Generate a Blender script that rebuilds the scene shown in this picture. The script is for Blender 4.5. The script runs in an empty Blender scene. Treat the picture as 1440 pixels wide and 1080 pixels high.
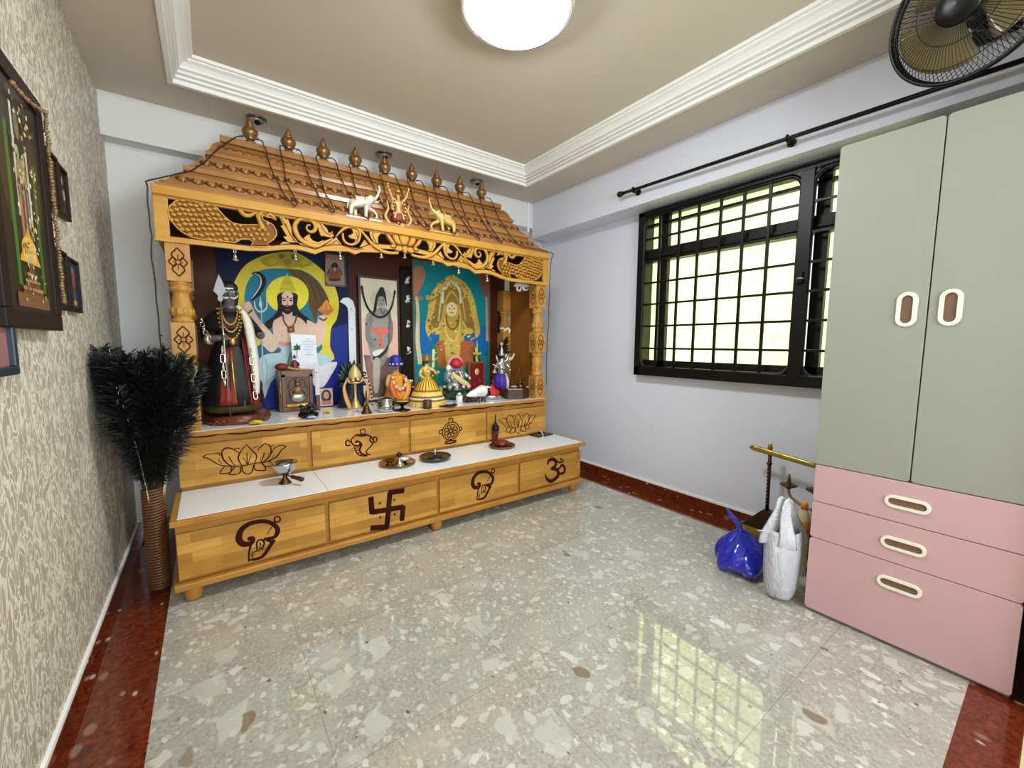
import bpy, math, random
from mathutils import Vector, Matrix
random.seed(7)
PI = math.pi
sc = bpy.context.scene
COL = sc.collection

# ------------------------------------------------------------------ camera, world, lights, exposure
CAM = Vector((0.4037, -3.2434, 1.156)); YAW = -0.63375; PITCH = -0.09818; ROLL = 0.00597; FPX = 577.97
_cy, _sy, _cp, _sp = math.cos(YAW), math.sin(YAW), math.cos(PITCH), math.sin(PITCH)
FWD = Vector((-_sy*_cp, _cy*_cp, _sp)); _r = Vector((_cy, _sy, 0)); _u = _r.cross(FWD)
RGT = math.cos(ROLL)*_r + math.sin(ROLL)*_u; UPV = -math.sin(ROLL)*_r + math.cos(ROLL)*_u
cd = bpy.data.cameras.new('camera'); cam = bpy.data.objects.new('camera', cd); COL.objects.link(cam)
cd.sensor_fit = 'HORIZONTAL'; cd.sensor_width = 36.0; cd.lens = FPX/1440*36.0; cd.clip_start = 0.02
cam.matrix_world = Matrix((( RGT.x, UPV.x, -FWD.x, CAM.x), (RGT.y, UPV.y, -FWD.y, CAM.y), (RGT.z, UPV.z, -FWD.z, CAM.z), (0,0,0,1)))
sc.camera = cam
w = bpy.data.worlds.new('world'); sc.world = w; w.use_nodes = True
w.node_tree.nodes['Background'].inputs[0].default_value = (0.75, 0.85, 1.0, 1); w.node_tree.nodes['Background'].inputs[1].default_value = 0.6
sc.view_settings.view_transform = 'Standard'; sc.view_settings.look = 'None'; sc.view_settings.gamma = 1.0
sc.view_settings.use_curve_mapping = False; sc.view_settings.exposure = 1.44
sc.cycles.max_bounces = 8; sc.cycles.diffuse_bounces = 5

LAMP_STRENGTH = 30.0
def area(name, loc, look, sx, sy, power, col):
    l = bpy.data.lights.new(name, 'AREA'); l.shape = 'RECTANGLE'; l.size = sx; l.size_y = sy; l.energy = power; l.color = col
    o = bpy.data.objects.new(name, l); COL.objects.link(o); o.location = loc
    o.rotation_euler = (Vector(look)-Vector(loc)).to_track_quat('-Z', 'Y').to_euler()
    return o
area('daylight_sky', (4.3, -2.6, 2.4), (3.2, -2.0, 1.5), 1.6, 1.4, 14, (1.0, 0.98, 0.50))
area('daylight_greenery', (4.0, -1.3, 1.2), (3.2, -1.7, 1.4), 1.0, 1.0, 7, (0.80, 1.0, 0.45))
area('added_hall_fill', (1.2, -4.95, 1.55), (1.2, 0, 1.6), 2.3, 1.5, 36, (0.90, 0.96, 1.0))  # added fill light behind the camera, brightens the altar from the front

# ------------------------------------------------------------------ helpers
def at(px, py, ax, v):
    d = FWD + RGT*((px-720)/FPX) + UPV*((540-py)/FPX)
    i = 'XYZ'.index(ax); return CAM + d*((v-CAM[i])/d[i])
def lin(c):
    return c/12.92 if c <= 0.04045 else ((c+0.055)/1.055)**2.4
def rgb(r, g, b): return (lin(r/255), lin(g/255), lin(b/255), 1)

class NT:
    def __init__(s, name):
        s.m = bpy.data.materials.new(name); s.m.use_nodes = True; s.t = s.m.node_tree
        s.b = s.t.nodes['Principled BSDF']; s.out = s.t.nodes['Material Output']
    def n(s, typ, **kw):
        nd = s.t.nodes.new(typ)
        for k, v in kw.items(): setattr(nd, k, v)
        return nd
    def l(s, a, b): s.t.links.new(a, b)
    def pos(s, scale=(1,1,1), rot=(0,0,0)):
        g = s.n('ShaderNodeNewGeometry'); mp = s.n('ShaderNodeMapping'); mp.inputs['Scale'].default_value = scale; mp.inputs['Rotation'].default_value = rot
        s.l(g.outputs['Position'], mp.inputs['Vector']); return mp.outputs['Vector']
    def noise(s, vec, scale, detail=3, rough=.5, dist=0):
        nd = s.n('ShaderNodeTexNoise'); nd.inputs['Scale'].default_value = scale; nd.inputs['Detail'].default_value = detail
        nd.inputs['Roughness'].default_value = rough; nd.inputs['Distortion'].default_value = dist
        s.l(vec, nd.inputs['Vector']); return nd.outputs['Fac']
    def vor(s, vec, scale, feature='F1', rnd=1.0):
        nd = s.n('ShaderNodeTexVoronoi'); nd.feature = feature; nd.inputs['Scale'].default_value = scale; nd.inputs['Randomness'].default_value = rnd
        s.l(vec, nd.inputs['Vector']); return nd
    def ramp(s, fac, stops, interp='LINEAR'):
        nd = s.n('ShaderNodeValToRGB'); cr = nd.color_ramp; cr.interpolation = interp
        cr.elements[0].position = stops[0][0]; cr.elements[0].color = stops[0][1]; cr.elements[1].position = stops[-1][0]; cr.elements[1].color = stops[-1][1]
        for p, c in stops[1:-1]: cr.elements.new(p).color = c
        s.l(fac, nd.inputs['Fac']); return nd.outputs['Color']
    def mix(s, fac, a, b, mode='MIX'):
        nd = s.n('ShaderNodeMix', data_type='RGBA', blend_type=mode)
        for sock, v in ((nd.inputs[0], fac), (nd.inputs[6], a), (nd.inputs[7], b)):
            if isinstance(v, (int, float)): sock.default_value = v
            elif isinstance(v, tuple): sock.default_value = v
            else: s.l(v, sock)
        return nd.outputs[2]
    def bump(s, h, strength=.2, dist=.002):
        nd = s.n('ShaderNodeBump'); nd.inputs['Strength'].default_value = strength; nd.inputs['Distance'].default_value = dist
        s.l(h, nd.inputs['Height']); s.l(nd.outputs['Normal'], s.b.inputs['Normal'])
    def base(s, c):
        if isinstance(c, tuple): s.b.inputs['Base Color'].default_value = c
        else: s.l(c, s.b.inputs['Base Color'])
    def set(s, rough=.5, metal=0., spec=.5, coat=0.):
        s.b.inputs['Roughness'].default_value = rough; s.b.inputs['Metallic'].default_value = metal
        s.b.inputs['Specular IOR Level'].default_value = spec; s.b.inputs['Coat Weight'].default_value = coat; s.b.inputs['Coat Roughness'].default_value = .08
        return s.m

_mc = {}
def M(c, rough=.5, metal=0., var=.12, scale=40., bump=0., coat=0., spec=.5):
    """plain material: one colour with a faint noise mottling"""
    key = (c, rough, metal, var, scale, bump, coat, spec)
    if key in _mc: return _mc[key]
    t = NT('paint_%d_%d_%d' % c)
    a = rgb(*c); f = t.noise(t.pos(), scale, 3)
    t.base(t.mix(f, tuple(min(1, x*(1-var)) for x in a[:3])+(1,), tuple(min(1, x*(1+var)) for x in a[:3])+(1,)))
    if bump: t.bump(f, bump, .003)
    _mc[key] = t.set(rough, metal, spec, coat); return _mc[key]

def wood(name, c1, c2, cdark, rough=.35, planks=True, axis='x', bw=.30, bh=.045, coat=0., spec=.22):
    t = NT(name); g = t.n('ShaderNodeNewGeometry'); sp = t.n('ShaderNodeSeparateXYZ'); t.l(g.outputs['Position'], sp.inputs[0])
    cb = t.n('ShaderNodeCombineXYZ')
    ad = t.n('ShaderNodeMath', operation='ADD'); t.l(sp.outputs[1], ad.inputs[0])
    if axis == 'x': t.l(sp.outputs[0], ad.inputs[1]); t.l(ad.outputs[0], cb.inputs[0]); t.l(sp.outputs[2], cb.inputs[1])
    else: t.l(sp.outputs[0], ad.inputs[1]); t.l(sp.outputs[2], cb.inputs[0]); t.l(ad.outputs[0], cb.inputs[1])
    mp = t.n('ShaderNodeMapping'); mp.inputs['Scale'].default_value = (4, 60, 1); t.l(cb.outputs[0], mp.inputs[0])
    gr = t.noise(mp.outputs[0], 1.0, 6, .6, .6)
    big = t.noise(cb.outputs[0], 6.0, 2)
    col = t.mix(gr, rgb(*c1), rgb(*c2))
    if planks:
        br = t.n('ShaderNodeTexBrick'); br.inputs['Scale'].default_value = 1.0; br.inputs['Mortar Size'].default_value = 0.0006
        br.inputs['Brick Width'].default_value = bw; br.inputs['Row Height'].default_value = bh; br.offset = .37
        br.inputs['Color1'].default_value = (.66, .60, .50, 1); br.inputs['Color2'].default_value = (1.22, 1.22, 1.2, 1); br.inputs['Mortar'].default_value = (.6, .5, .4, 1)
        t.l(cb.outputs[0], br.inputs['Vector']); col = t.mix(.85, col, br.outputs['Color'], 'MULTIPLY')
    fig = t.ramp(big, [(.35, (1,1,1,1)), (.75, tuple(rgb(*cdark)[:3])+(1,))])
    col = t.mix(.35, col, fig, 'MULTIPLY')
    t.base(col); t.bump(gr, .08, .001); return t.set(rough, 0, spec, coat)

class MB:
    def __init__(s): s.v = []; s.f = []; s.mi = []; s.sm = []; s.mats = []
    def mat(s, m):
        if m not in s.mats: s.mats.append(m)
        return s.mats.index(m)
    def add(s, vs, fs, m, smooth=False):
        o = len(s.v); s.v += [Vector(v) for v in vs]; k = s.mat(m)
        for f in fs: s.f.append([i+o for i in f]); s.mi.append(k); s.sm.append(smooth)
        return s
    def box(s, x0, x1, y0, y1, z0, z1, m):
        vs = [(x,y,z) for x in (x0,x1) for y in (y0,y1) for z in (z0,z1)]
        return s.add(vs, [(0,1,3,2),(4,6,7,5),(0,4,5,1),(2,3,7,6),(0,2,6,4),(1,5,7,3)], m)
    def obox(s, c, ax, ay, az, m):
        """box from centre and three half-axis vectors"""
        c, ax, ay, az = map(Vector, (c, ax, ay, az)); vs = [c+ax*i+ay*j+az*k for i in (-1,1) for j in (-1,1) for k in (-1,1)]
        return s.add(vs, [(0,1,3,2),(4,6,7,5),(0,4,5,1),(2,3,7,6),(0,2,6,4),(1,5,7,3)], m)
    def lathe(s, prof, c, m, n=20, axis=(0,0,1), smooth=True, sx=1., sy=1., wav=None):
        c = Vector(c); az = Vector(axis).normalized(); ax = az.orthogonal().normalized()
        if abs(az.z) > .99: ax = Vector((1,0,0))
        ay = az.cross(ax); vs = []; fs = []
        for r, z in prof:
            for i in range(n):
                a = 2*PI*i/n; q = r*(1+(wav(a, z) if wav else 0))
                vs.append(c+ax*(q*math.cos(a)*sx)+ay*(q*math.sin(a)*sy)+az*z)
        for j in range(len(prof)-1):
            for i in range(n): fs.append((j*n+i, j*n+(i+1)%n, (j+1)*n+(i+1)%n, (j+1)*n+i))
        if prof[0][0] > 1e-5: fs.append(tuple(range(n-1, -1, -1)))
        if prof[-1][0] > 1e-5: fs.append(tuple((len(prof)-1)*n+i for i in range(n)))
        return s.add(vs, fs, m, smooth)
    def ball(s, c, r, m, n=12, k=8, rot=None):
        if not hasattr(r, '__len__'): r = (r, r, r)
        vs = []; fs = []; c = Vector(c)
        for j in range(k+1):
            t = PI*j/k
            for i in range(n):
                a = 2*PI*i/n; v = Vector((math.sin(t)*math.cos(a)*r[0], math.sin(t)*math.sin(a)*r[1], math.cos(t)*r[2]))
                vs.append(c+(rot @ v if rot else v))
        for j in range(k):
            for i in range(n): fs.append((j*n+i, (j+1)*n+i, (j+1)*n+(i+1)%n, j*n+(i+1)%n))
        return s.add(vs, fs, m, True)
    def tube(s, pts, r, m, n=8, flat=None, cap=True, closed=False):
        """sweep a circle (radius r or list) along pts; flat=(normal, depth) makes a flattened ribbon"""
        pts = [Vector(p) for p in pts]; N = len(pts); vs = []; fs = []; prev = None
        for i, p in enumerate(pts):
            a = pts[i-1] if (i or closed) else p; b = pts[(i+1) % N] if (i < N-1 or closed) else p
            d = (b-a).normalized() if (b-a).length > 1e-9 else Vector((0,0,1))
            if flat: u = d.cross(Vector(flat[0])); u = u.normalized() if u.length > 1e-6 else d.orthogonal().normalized(); v2 = Vector(flat[0])
            else:
                u = d.orthogonal().normalized() if prev is None else (prev-d*prev.dot(d))
                u = u.normalized() if u.length > 1e-6 else d.orthogonal().normalized(); v2 = d.cross(u); prev = u
            ri = r[i] if hasattr(r, '__len__') else r; rd = flat[1] if flat else ri
            for k in range(n):
                t = 2*PI*k/n; vs.append(p+u*(ri*math.cos(t))+v2*(rd*math.sin(t)))
        for i in range(N if closed else N-1):
            j = (i+1) % N
            for k in range(n): fs.append((i*n+k, i*n+(k+1)%n, j*n+(k+1)%n, j*n+k))
        if cap and not closed: fs += [tuple(range(n-1,-1,-1)), tuple((N-1)*n+k for k in range(n))]
        return s.add(vs, fs, m, True)
    def prism(s, pts, d, m):
        """polygon pts (3D, planar) extruded by vector d"""
        pts = [Vector(p) for p in pts]; d = Vector(d); n = len(pts)
        vs = pts+[p+d for p in pts]
        return s.add(vs, [tuple(range(n)), tuple(range(2*n-1, n-1, -1))]+[(i, i+n, (i+1)%n+n, (i+1)%n) for i in range(n)], m)
    def build(s, name, parent=None, bevel=0, sub=0, auto=False, recentre=True):
        me = bpy.data.meshes.new(name)
        xs = [v.x for v in s.v]; ys = [v.y for v in s.v]; zs = [v.z for v in s.v]
        o3 = Vector(((min(xs)+max(xs))/2, (min(ys)+max(ys))/2, min(zs)))
        me.from_pydata([v-o3 for v in s.v], [], s.f)
        for m in s.mats: me.materials.append(m)
        for p, k, q in zip(me.polygons, s.mi, s.sm): p.material_index = k; p.use_smooth = q
        import bmesh
        bm = bmesh.new(); bm.from_mesh(me); bmesh.ops.recalc_face_normals(bm, faces=bm.faces); bm.to_mesh(me); bm.free()
        o = bpy.data.objects.new(name, me); COL.objects.link(o); o.location = o3
        if bevel:
            b = o.modifiers.new('bevel', 'BEVEL'); b.width = bevel; b.segments = 2; b.limit_method = 'ANGLE'; b.angle_limit = .6
        if sub: b = o.modifiers.new('subd', 'SUBSURF'); b.levels = b.render_levels = sub
        if parent: adopt(o, parent)
        return o
def wmat(o):
    m = o.matrix_basis.copy()
    return wmat(o.parent) @ o.matrix_parent_inverse @ m if o.parent else m
def adopt(o, parent): o.parent = parent; o.matrix_parent_inverse = wmat(parent).inverted()
def tag(o, label, cat, group=None):
    o['label'] = label; o['category'] = cat
    if group: o['group'] = group
    return o
def thing(name, label, cat, loc, group=None):
    o = bpy.data.objects.new(name, None); COL.objects.link(o); o.location = loc; o.empty_display_size = .05
    return tag(o, label, cat, group)
def struct(o): o['kind'] = 'structure'; return o
def copy_tree(o, parent=None):
    c = o.copy(); COL.objects.link(c)
    if parent: c.parent = parent
    for ch in list(o.children): copy_tree(ch, c)
    return c
def smooth(pts, k=5, closed=False):
    pts = [Vector(p) for p in pts]; n = len(pts); out = []
    for i in range(n if closed else n-1):
        p0 = pts[i-1] if (i or closed) else pts[0]; p1 = pts[i]; p2 = pts[(i+1)%n]; p3 = pts[(i+2)%n] if (i+2 < n or closed) else pts[-1]
        for j in range(k):
            t = j/k; out.append(.5*((2*p1)+(p2-p0)*t+(2*p0-5*p1+4*p2-p3)*t*t+(3*p1-p0-3*p2+p3)*t**3))
    if not closed: out.append(pts[-1])
    return out
def wl(ws, n):
    """resample width list to n values"""
    out = []
    for i in range(n):
        t = i/(n-1)*(len(ws)-1); a = int(min(t, len(ws)-2)) if len(ws) > 1 else 0
        out.append(ws[a] if len(ws) == 1 else ws[a]*(1-(t-a))+ws[a+1]*(t-a))
    return out
def skin(name, joints, edges, m, parent=None, sub=2):
    """one continuous body grown from a joint skeleton: joints = [(x,y,z,r)]"""
    me = bpy.data.meshes.new(name); o3 = Vector(joints[0][:3])
    me.from_pydata([Vector(j[:3])-o3 for j in joints], edges, []); o = bpy.data.objects.new(name, me); COL.objects.link(o); o.location = o3
    md = o.modifiers.new('skin', 'SKIN'); sv = me.skin_vertices[0].data
    for d, j in zip(sv, joints):
        r = j[3]; d.radius = r if hasattr(r, '__len__') else (r, r)
    sv[0].use_root = True
    sb = o.modifiers.new('subd', 'SUBSURF'); sb.levels = sb.render_levels = sub
    dg = bpy.context.evaluated_depsgraph_get(); dg.update()
    nm = bpy.data.meshes.new_from_object(o.evaluated_get(dg)); o.modifiers.clear(); o.data = nm; bpy.data.meshes.remove(me)
    nm.materials.clear(); nm.materials.append(m)
    for p in nm.polygons: p.use_smooth = True
    if parent: adopt(o, parent)
    return o
# ------------------------------------------------------------------ materials of the room
def m_wall(name, c, var=.03):
    t = NT(name); f = t.noise(t.pos(), 180, 3); g = t.noise(t.pos(), 1.5, 3)
    a = rgb(*c); t.base(t.mix(g, tuple(x*(1-var) for x in a[:3])+(1,), a)); t.bump(f, .12, .001); return t.set(.55)
MW_R = m_wall('wall_paint_cool', (219, 223, 236)); MW_B = m_wall('wall_paint', (226, 226, 224)); MCEIL = m_wall('ceiling_paint', (206, 196, 180))
MWHITE = m_wall('cornice_white', (242, 241, 238))
t = NT('wallpaper'); v = t.pos((1, 1, .5))
n1 = t.noise(v, 23, 2, .5, 1.8); ed = t.ramp(n1, [(.43, (0,0,0,1)), (.48, (1,1,1,1)), (.53, (1,1,1,1)), (.58, (0,0,0,1))])
n2 = t.noise(t.pos(), 5, 2)
c0 = t.mix(n2, rgb(168,160,142), rgb(178,170,152))
t.base(t.mix(ed, c0, rgb(228, 221, 204))); t.bump(ed, .15, .001); MWALLPAPER = t.set(.5)

t = NT('terrazzo_marble'); p = t.pos(); pd = t.n('ShaderNodeVectorMath', operation='ADD')
nz = t.n('ShaderNodeTexNoise'); nz.inputs['Scale'].default_value = 14; t.l(p, nz.inputs['Vector'])
ns = t.n('ShaderNodeVectorMath', operation='SCALE'); ns.inputs['Scale'].default_value = .06; t.l(nz.outputs['Color'], ns.inputs[0])
t.l(p, pd.inputs[0]); t.l(ns.outputs[0], pd.inputs[1]); pw = pd.outputs[0]
fine = t.noise(p, 75, 6, .75); med = t.noise(p, 6, 4, .6)
col = t.ramp(fine, [(.30, rgb(128, 124, 110)), (.5, rgb(163, 159, 145)), (.72, rgb(188, 185, 174))]); col = t.mix(t.ramp(med, [(.42, (0,0,0,1)), (.62, (.6,.6,.6,1))]), col, rgb(174, 171, 158))
for sc_, thr, sel, ca, cb, st_, rz_ in ((8, .46, .80, (172,169,157), (190,188,178), (1,.7,1), .5), (13, .30, .76, (172,168,156), (200,197,188), (.6,1,1), .9), (17, .28, .84, (186,183,172), (222,219,211), (1,.5,1), .3), (22, .46, .50, (174,171,160), (204,201,192), (.7,1,1), .2), (34, .44, .58, (178,175,164), (210,207,198), (1,.6,1), 1.1), (60, .44, .62, (170,167,155), (198,195,186), (1,.7,1), .8), (11, .22, .95, (116,100,76), (138,122,96), (1,.55,1), .7), (38, .30, .955, (84,78,66), (126,116,100), (1,.7,1), .4)):
    mpn = t.n('ShaderNodeMapping'); mpn.inputs['Scale'].default_value = st_; mpn.inputs['Rotation'].default_value = (0, 0, rz_); t.l(pw, mpn.inputs['Vector'])
    vo = t.vor(mpn.outputs['Vector'], sc_); vo.distance = 'MANHATTAN' if int(sc_) % 2 == 0 else 'EUCLIDEAN'; sepc = t.n('ShaderNodeSeparateColor'); t.l(vo.outputs['Color'], sepc.inputs[0])
    inside = t.ramp(vo.outputs['Distance'], [(thr-.02, (1,1,1,1)), (thr+.04, (0,0,0,1))])
    chosen = t.ramp(sepc.outputs[0], [(sel-.01, (0,0,0,1)), (sel+.01, (1,1,1,1))])
    mk = t.mix(1.0, inside, chosen, 'MULTIPLY')
    col = t.mix(mk, col, t.mix(.8, t.mix(fine, rgb(*ca), rgb(*cb)), t.mix(sepc.outputs[1], rgb(*ca), rgb(*cb))))
# faint tile joints, 0.6 m apart
g = t.n('ShaderNodeNewGeometry'); sp = t.n('ShaderNodeSeparateXYZ'); t.l(g.outputs['Position'], sp.inputs[0])
for ax, off in ((0, .625), (1, -2.765)):
    a = t.n('ShaderNodeMath', operation='SUBTRACT'); t.l(sp.outputs[ax], a.inputs[0]); a.inputs[1].default_value = off-.3
    b = t.n('ShaderNodeMath', operation='WRAP'); t.l(a.outputs[0], b.inputs[0]); b.inputs[1].default_value = .6; b.inputs[2].default_value = 0
    c = t.n('ShaderNodeMath', operation='COMPARE'); t.l(b.outputs[0], c.inputs[0]); c.inputs[1].default_value = .3; c.inputs[2].default_value = .0012
    d = t.n('ShaderNodeMath', operation='MULTIPLY'); t.l(c.outputs[0], d.inputs[0]); d.inputs[1].default_value = .55
    col = t.mix(d.outputs[0], col, rgb(110, 105, 92))
t.base(col); MFLOOR = t.set(.035, 0, .8, .3); t.b.inputs['Coat Roughness'].default_value = .02
t = NT('red_granite'); p = t.pos((1, 1, 1)); fine = t.noise(p, 45, 6, .7, .4)
col = t.ramp(fine, [(.3, rgb(60, 20, 9)), (.5, rgb(100, 38, 18)), (.7, rgb(128, 60, 34))])
for sc_, thr, sel, ca in ((20, .30, .72, (150, 108, 84)), (30, .24, .88, (205, 188, 165)), (16, .3, .78, (84, 30, 20))):
    vo = t.vor(t.pos((1, .6, 1), (0, 0, .6)), sc_); sepc = t.n('ShaderNodeSeparateColor'); t.l(vo.outputs['Color'], sepc.inputs[0])
    mk = t.mix(1.0, t.ramp(vo.outputs['Distance'], [(thr-.08, (1,1,1,1)), (thr+.03, (0,0,0,1))]), t.ramp(sepc.outputs[0], [(sel-.01, (0,0,0,1)), (sel+.01, (1,1,1,1))]), 'MULTIPLY')
    col = t.mix(mk, col, t.mix(fine, rgb(*ca), rgb(*[int(q*.8) for q in ca])))
t.base(col); MRED = t.set(.10, 0, .6, .3)
MBLACK = M((7, 6, 6), .4, 0, .1, spec=.3); MBLACKM = M((22, 20, 20), .35, .3)
MSTEEL = M((190, 190, 188), .18, 1.0, .04); MBRASS = M((176, 136, 62), .28, 1.0, .15); MDBRASS = M((96, 70, 36), .35, .9, .2)
MGOLD = M((206, 160, 60), .3, .8, .15); MBRONZE = M((64, 44, 28), .35, .7, .2)

# ------------------------------------------------------------------ room shell
W = 3.141; H = 2.47; H2 = 2.58; YF = -3.25; YH = -4.7; YW = -2.85
def sbox(name, *bxs, bevel=0):
    b = MB()
    for x in bxs: b.box(*x)
    return struct(b.build(name, bevel=bevel))
fl = MB(); fl.add([(.2,-3.124,0),(2.94,-3.124,0),(2.94,-.2,0),(.2,-.2,0),(.2,-3.124,-.1),(2.94,-3.124,-.1),(2.94,-.2,-.1),(.2,-.2,-.1)], [(0,1,2,3),(7,6,5,4),(0,4,5,1),(1,5,6,2),(2,6,7,3),(3,7,4,0)], MFLOOR)
for bx in ((-.1, .2, -3.25, .1), (2.94, 3.241, -3.25, .1), (.2, 2.94, -.2, .1), (.2, 2.94, -3.25, -3.124)): fl.box(*bx, -.1, 0, MRED)
t = NT('hall_tile'); t.base(t.mix(t.noise(t.pos(), 12, 4), rgb(196, 176, 128), rgb(212, 194, 150))); MHALL = t.set(.15)
fl.box(-.1, 3.241, YH, -3.25, -.1, 0, MHALL)
struct(fl.build('floor'))
sbox('wall_left', (-.1, 0, YH, .1, 0, 2.7, MWALLPAPER))
sbox('wall_back', (0, W, 0, .1, 0, 2.7, MW_B))
WY0, WY1, WZ0, WZ1 = -1.215, -2.80, .920, 2.135
sbox('wall_right', (W, W+.12, WY0, .1, 0, 2.7, MW_R), (W, W+.12, YH, WY1, 0, 2.7, MW_R), (W, W+.12, WY1, WY0, 0, WZ0, MW_R), (W, W+.12, WY1, WY0, WZ1, 2.7, MW_R))
sbox('wall_front', (2.42, W, -3.37, YF, 0, 2.7, MW_B), (0, .05, YH-.1, YH, 0, 2.7, MW_B), (2.35, W, YH-.1, YH, 0, 2.7, MW_B), (.05, 2.35, YH-.1, YH, 0, .8, MW_B), (.05, 2.35, YH-.1, YH, 2.3, 2.7, MW_B))  # opening in the unseen hall wall lets the added fill light in
sbox('added_hall_window', (.05, .10, YH-.07, YH-.03, .8, 2.3, MBLACK), (2.30, 2.35, YH-.07, YH-.03, .8, 2.3, MBLACK), (1.175, 1.225, YH-.07, YH-.03, .85, 2.25, MBLACK), (.1, 2.3, YH-.07, YH-.03, .8, .85, MBLACK), (.1, 2.3, YH-.07, YH-.03, 2.25, 2.3, MBLACK))  # invented window frame, out of view, around the added fill light
sbox('trim_1', (0, W, -.105, 0, 2.246, H, MW_B))                       # beam along the back wall
sbox('trim_2', (2.938, W, -3.25, -.105, 2.151, H, MW_R))               # beam over the window
sbox('trim_3', (2.875, 2.895, -.112, -.105, 2.20, H, MWHITE))          # flat conduit strip in the corner
T0, T1, TY1, TY0 = .307, 2.619, -.418, -3.12
b = MB()
for bx in ((0, T0, YF, 0), (T1, W, YF, 0), (T0, T1, TY1, 0), (T0, T1, YF, TY0)): b.box(*bx, H, H2+.1, MCEIL)
b.box(T0, T1, TY0, TY1, H2, H2+.1, MCEIL); b.box(0, W, YH, YF, H2, H2+.1, MCEIL)
struct(b.build('ceiling'))
# cornice inside the tray: stepped plaster moulding (inset, z)
prof = [(-.002, H-.012), (.020, H-.012), (.022, H+.006), (.008, H+.009), (.008, H+.014), (.032, H+.016), (.033, H+.026), (.018, H+.029), (.018, H+.034), (.042, H+.036), (.043, H+.045), (.030, H+.048), (.030, H+.053), (.052, H+.056), (.058, H+.068), (.070, H+.080), (.088, H+.088), (.088, H+.094), (.104, H+.096), (.108, H+.1095)]
vs = []; fs = []
for i, z in prof: vs += [(T0+i, TY0+i, z), (T1-i, TY0+i, z), (T1-i, TY1-i, z), (T0+i, TY1-i, z)]
for j in range(len(prof)-1):
    for k in range(4): fs.append((j*4+k, j*4+(k+1)%4, (j+1)*4+(k+1)%4, (j+1)*4+k))
b = MB(); b.add(vs, fs, MWHITE); struct(b.build('trim_4'))
# skirtings with a white caulk line on top
def skirting(name, x0, x1, y0, y1, cx0, cx1, cy0, cy1, h=.075):
    sbox(name, (x0, x1, y0, y1, 0, h, MRED), (cx0, cx1, cy0, cy1, h, h+.014, MWHITE))
skirting('baseboard_left', 0, .012, -3.25, -.012, 0, .010, -3.25, -.012, .062)
skirting('baseboard_right', W-.012, W, -3.25, -.012, W-.010, W, -3.25, -.012)
skirting('baseboard_back', 0, W, -.012, 0, 0, W, -.010, 0)

# ------------------------------------------------------------------ window with black grille
t = NT('patterned_glass'); p = t.pos((.3, 1, 1)); vo = t.vor(p, 26); nn = t.noise(p, 30, 3, .6, 1.5)
pat = t.ramp(nn, [(.46, (0,0,0,1)), (.5, (1,1,1,1)), (.54, (0,0,0,1))]); sepc = t.n('ShaderNodeSeparateColor'); t.l(vo.outputs['Color'], sepc.inputs[0])
mk = t.mix(1, pat, t.ramp(sepc.outputs[0], [(.6, (0,0,0,1)), (.62, (1,1,1,1))]), 'MULTIPLY')
col = t.mix(mk, rgb(246, 248, 216), rgb(214, 218, 176))
tr = t.n('ShaderNodeBsdfTranslucent'); t.l(col, tr.inputs[0]); gl = t.n('ShaderNodeBsdfGlossy'); gl.inputs['Roughness'].default_value = .2
mx = t.n('ShaderNodeMixShader'); mx.inputs[0].default_value = .06; t.l(tr.outputs[0], mx.inputs[1]); t.l(gl.outputs[0], mx.inputs[2]); t.l(mx.outputs[0], t.out.inputs[0])
MPANE = t.m
win = bpy.data.objects.new('window_1', None); COL.objects.link(win); win.location = (3.08, (WY0+WY1)/2, WZ0); struct(win)
def wp(name, *bxs, m=None, bevel=.002):
    b = MB()
    for x in bxs: b.box(*x, m or MBLACK)
    return b.build(name, win, bevel=bevel)
XF = 3.075
wp('outer_frame', (XF, W+.10, WY1, WY0, WZ0, WZ0+.065), (XF, W+.10, WY1, WY0, WZ1-.03, WZ1), (XF, W+.10, WY0-.05, WY0, WZ0, WZ1), (XF, W+.10, WY1, WY1+.05, WZ0, WZ1))
wp('mullion', (XF-.004, XF+.035, -2.345, -2.28, WZ0+.06, WZ1-.03))
MGR = M((8, 8, 8), .38, 0, spec=.3)
def rrect(y0, y1, z0, z1, r, x, n=6):
    pts = []
    for cy, cz, a0 in ((y1-r, z1-r, 0), (y0+r, z1-r, 90), (y0+r, z0+r, 180), (y1-r, z0+r, 270)):
        for k in range(n+1):
            a = math.radians(a0+90*k/n); pts.append((x, cy+r*math.cos(a), cz+r*math.sin(a)))
    return pts
for nm, y0, y1 in (('grille_frame', -2.285, -1.262), ('grille_frame', -2.755, -2.34)):
    b = MB(); b.tube(rrect(y0, y1, .98, 2.095, .07, XF+.012), .013, MGR, 6, closed=True)
    for cy, sy in ((y0, 1), (y1, -1)):                                   # corner web plates outside the rounded corners
        for cz, sz in ((.98, 1), (2.095, -1)):
            pts = [(XF+.008, cy, cz)]+[(XF+.008, cy+sy*(.07-.07*math.cos(a)), cz+sz*(.07-.07*math.sin(a))) for a in [math.radians(90*k/5) for k in range(6)]]
            b.prism(pts, (.008, 0, 0), MGR)
    b.build(nm, win)
for y in (-1.401, -1.55, -1.69, -1.838, -1.980, -2.125, -2.49, -2.63): wp('grille_bar', (XF+.004, XF+.018, y-.009, y+.009, .985, 2.09), m=MGR)
for z in (1.126, 1.292, 1.454, 1.612, 1.772, 1.932):
    wp('grille_bar', (XF+.006, XF+.02, -2.28, -1.265, z-.0075, z+.0075), m=MGR); wp('grille_bar', (XF+.006, XF+.02, -2.755, -2.345, z-.0075, z+.0075), m=MGR)
XS = 3.155
MSASH = M((20, 17, 15), .5, 0, spec=.3)
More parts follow.
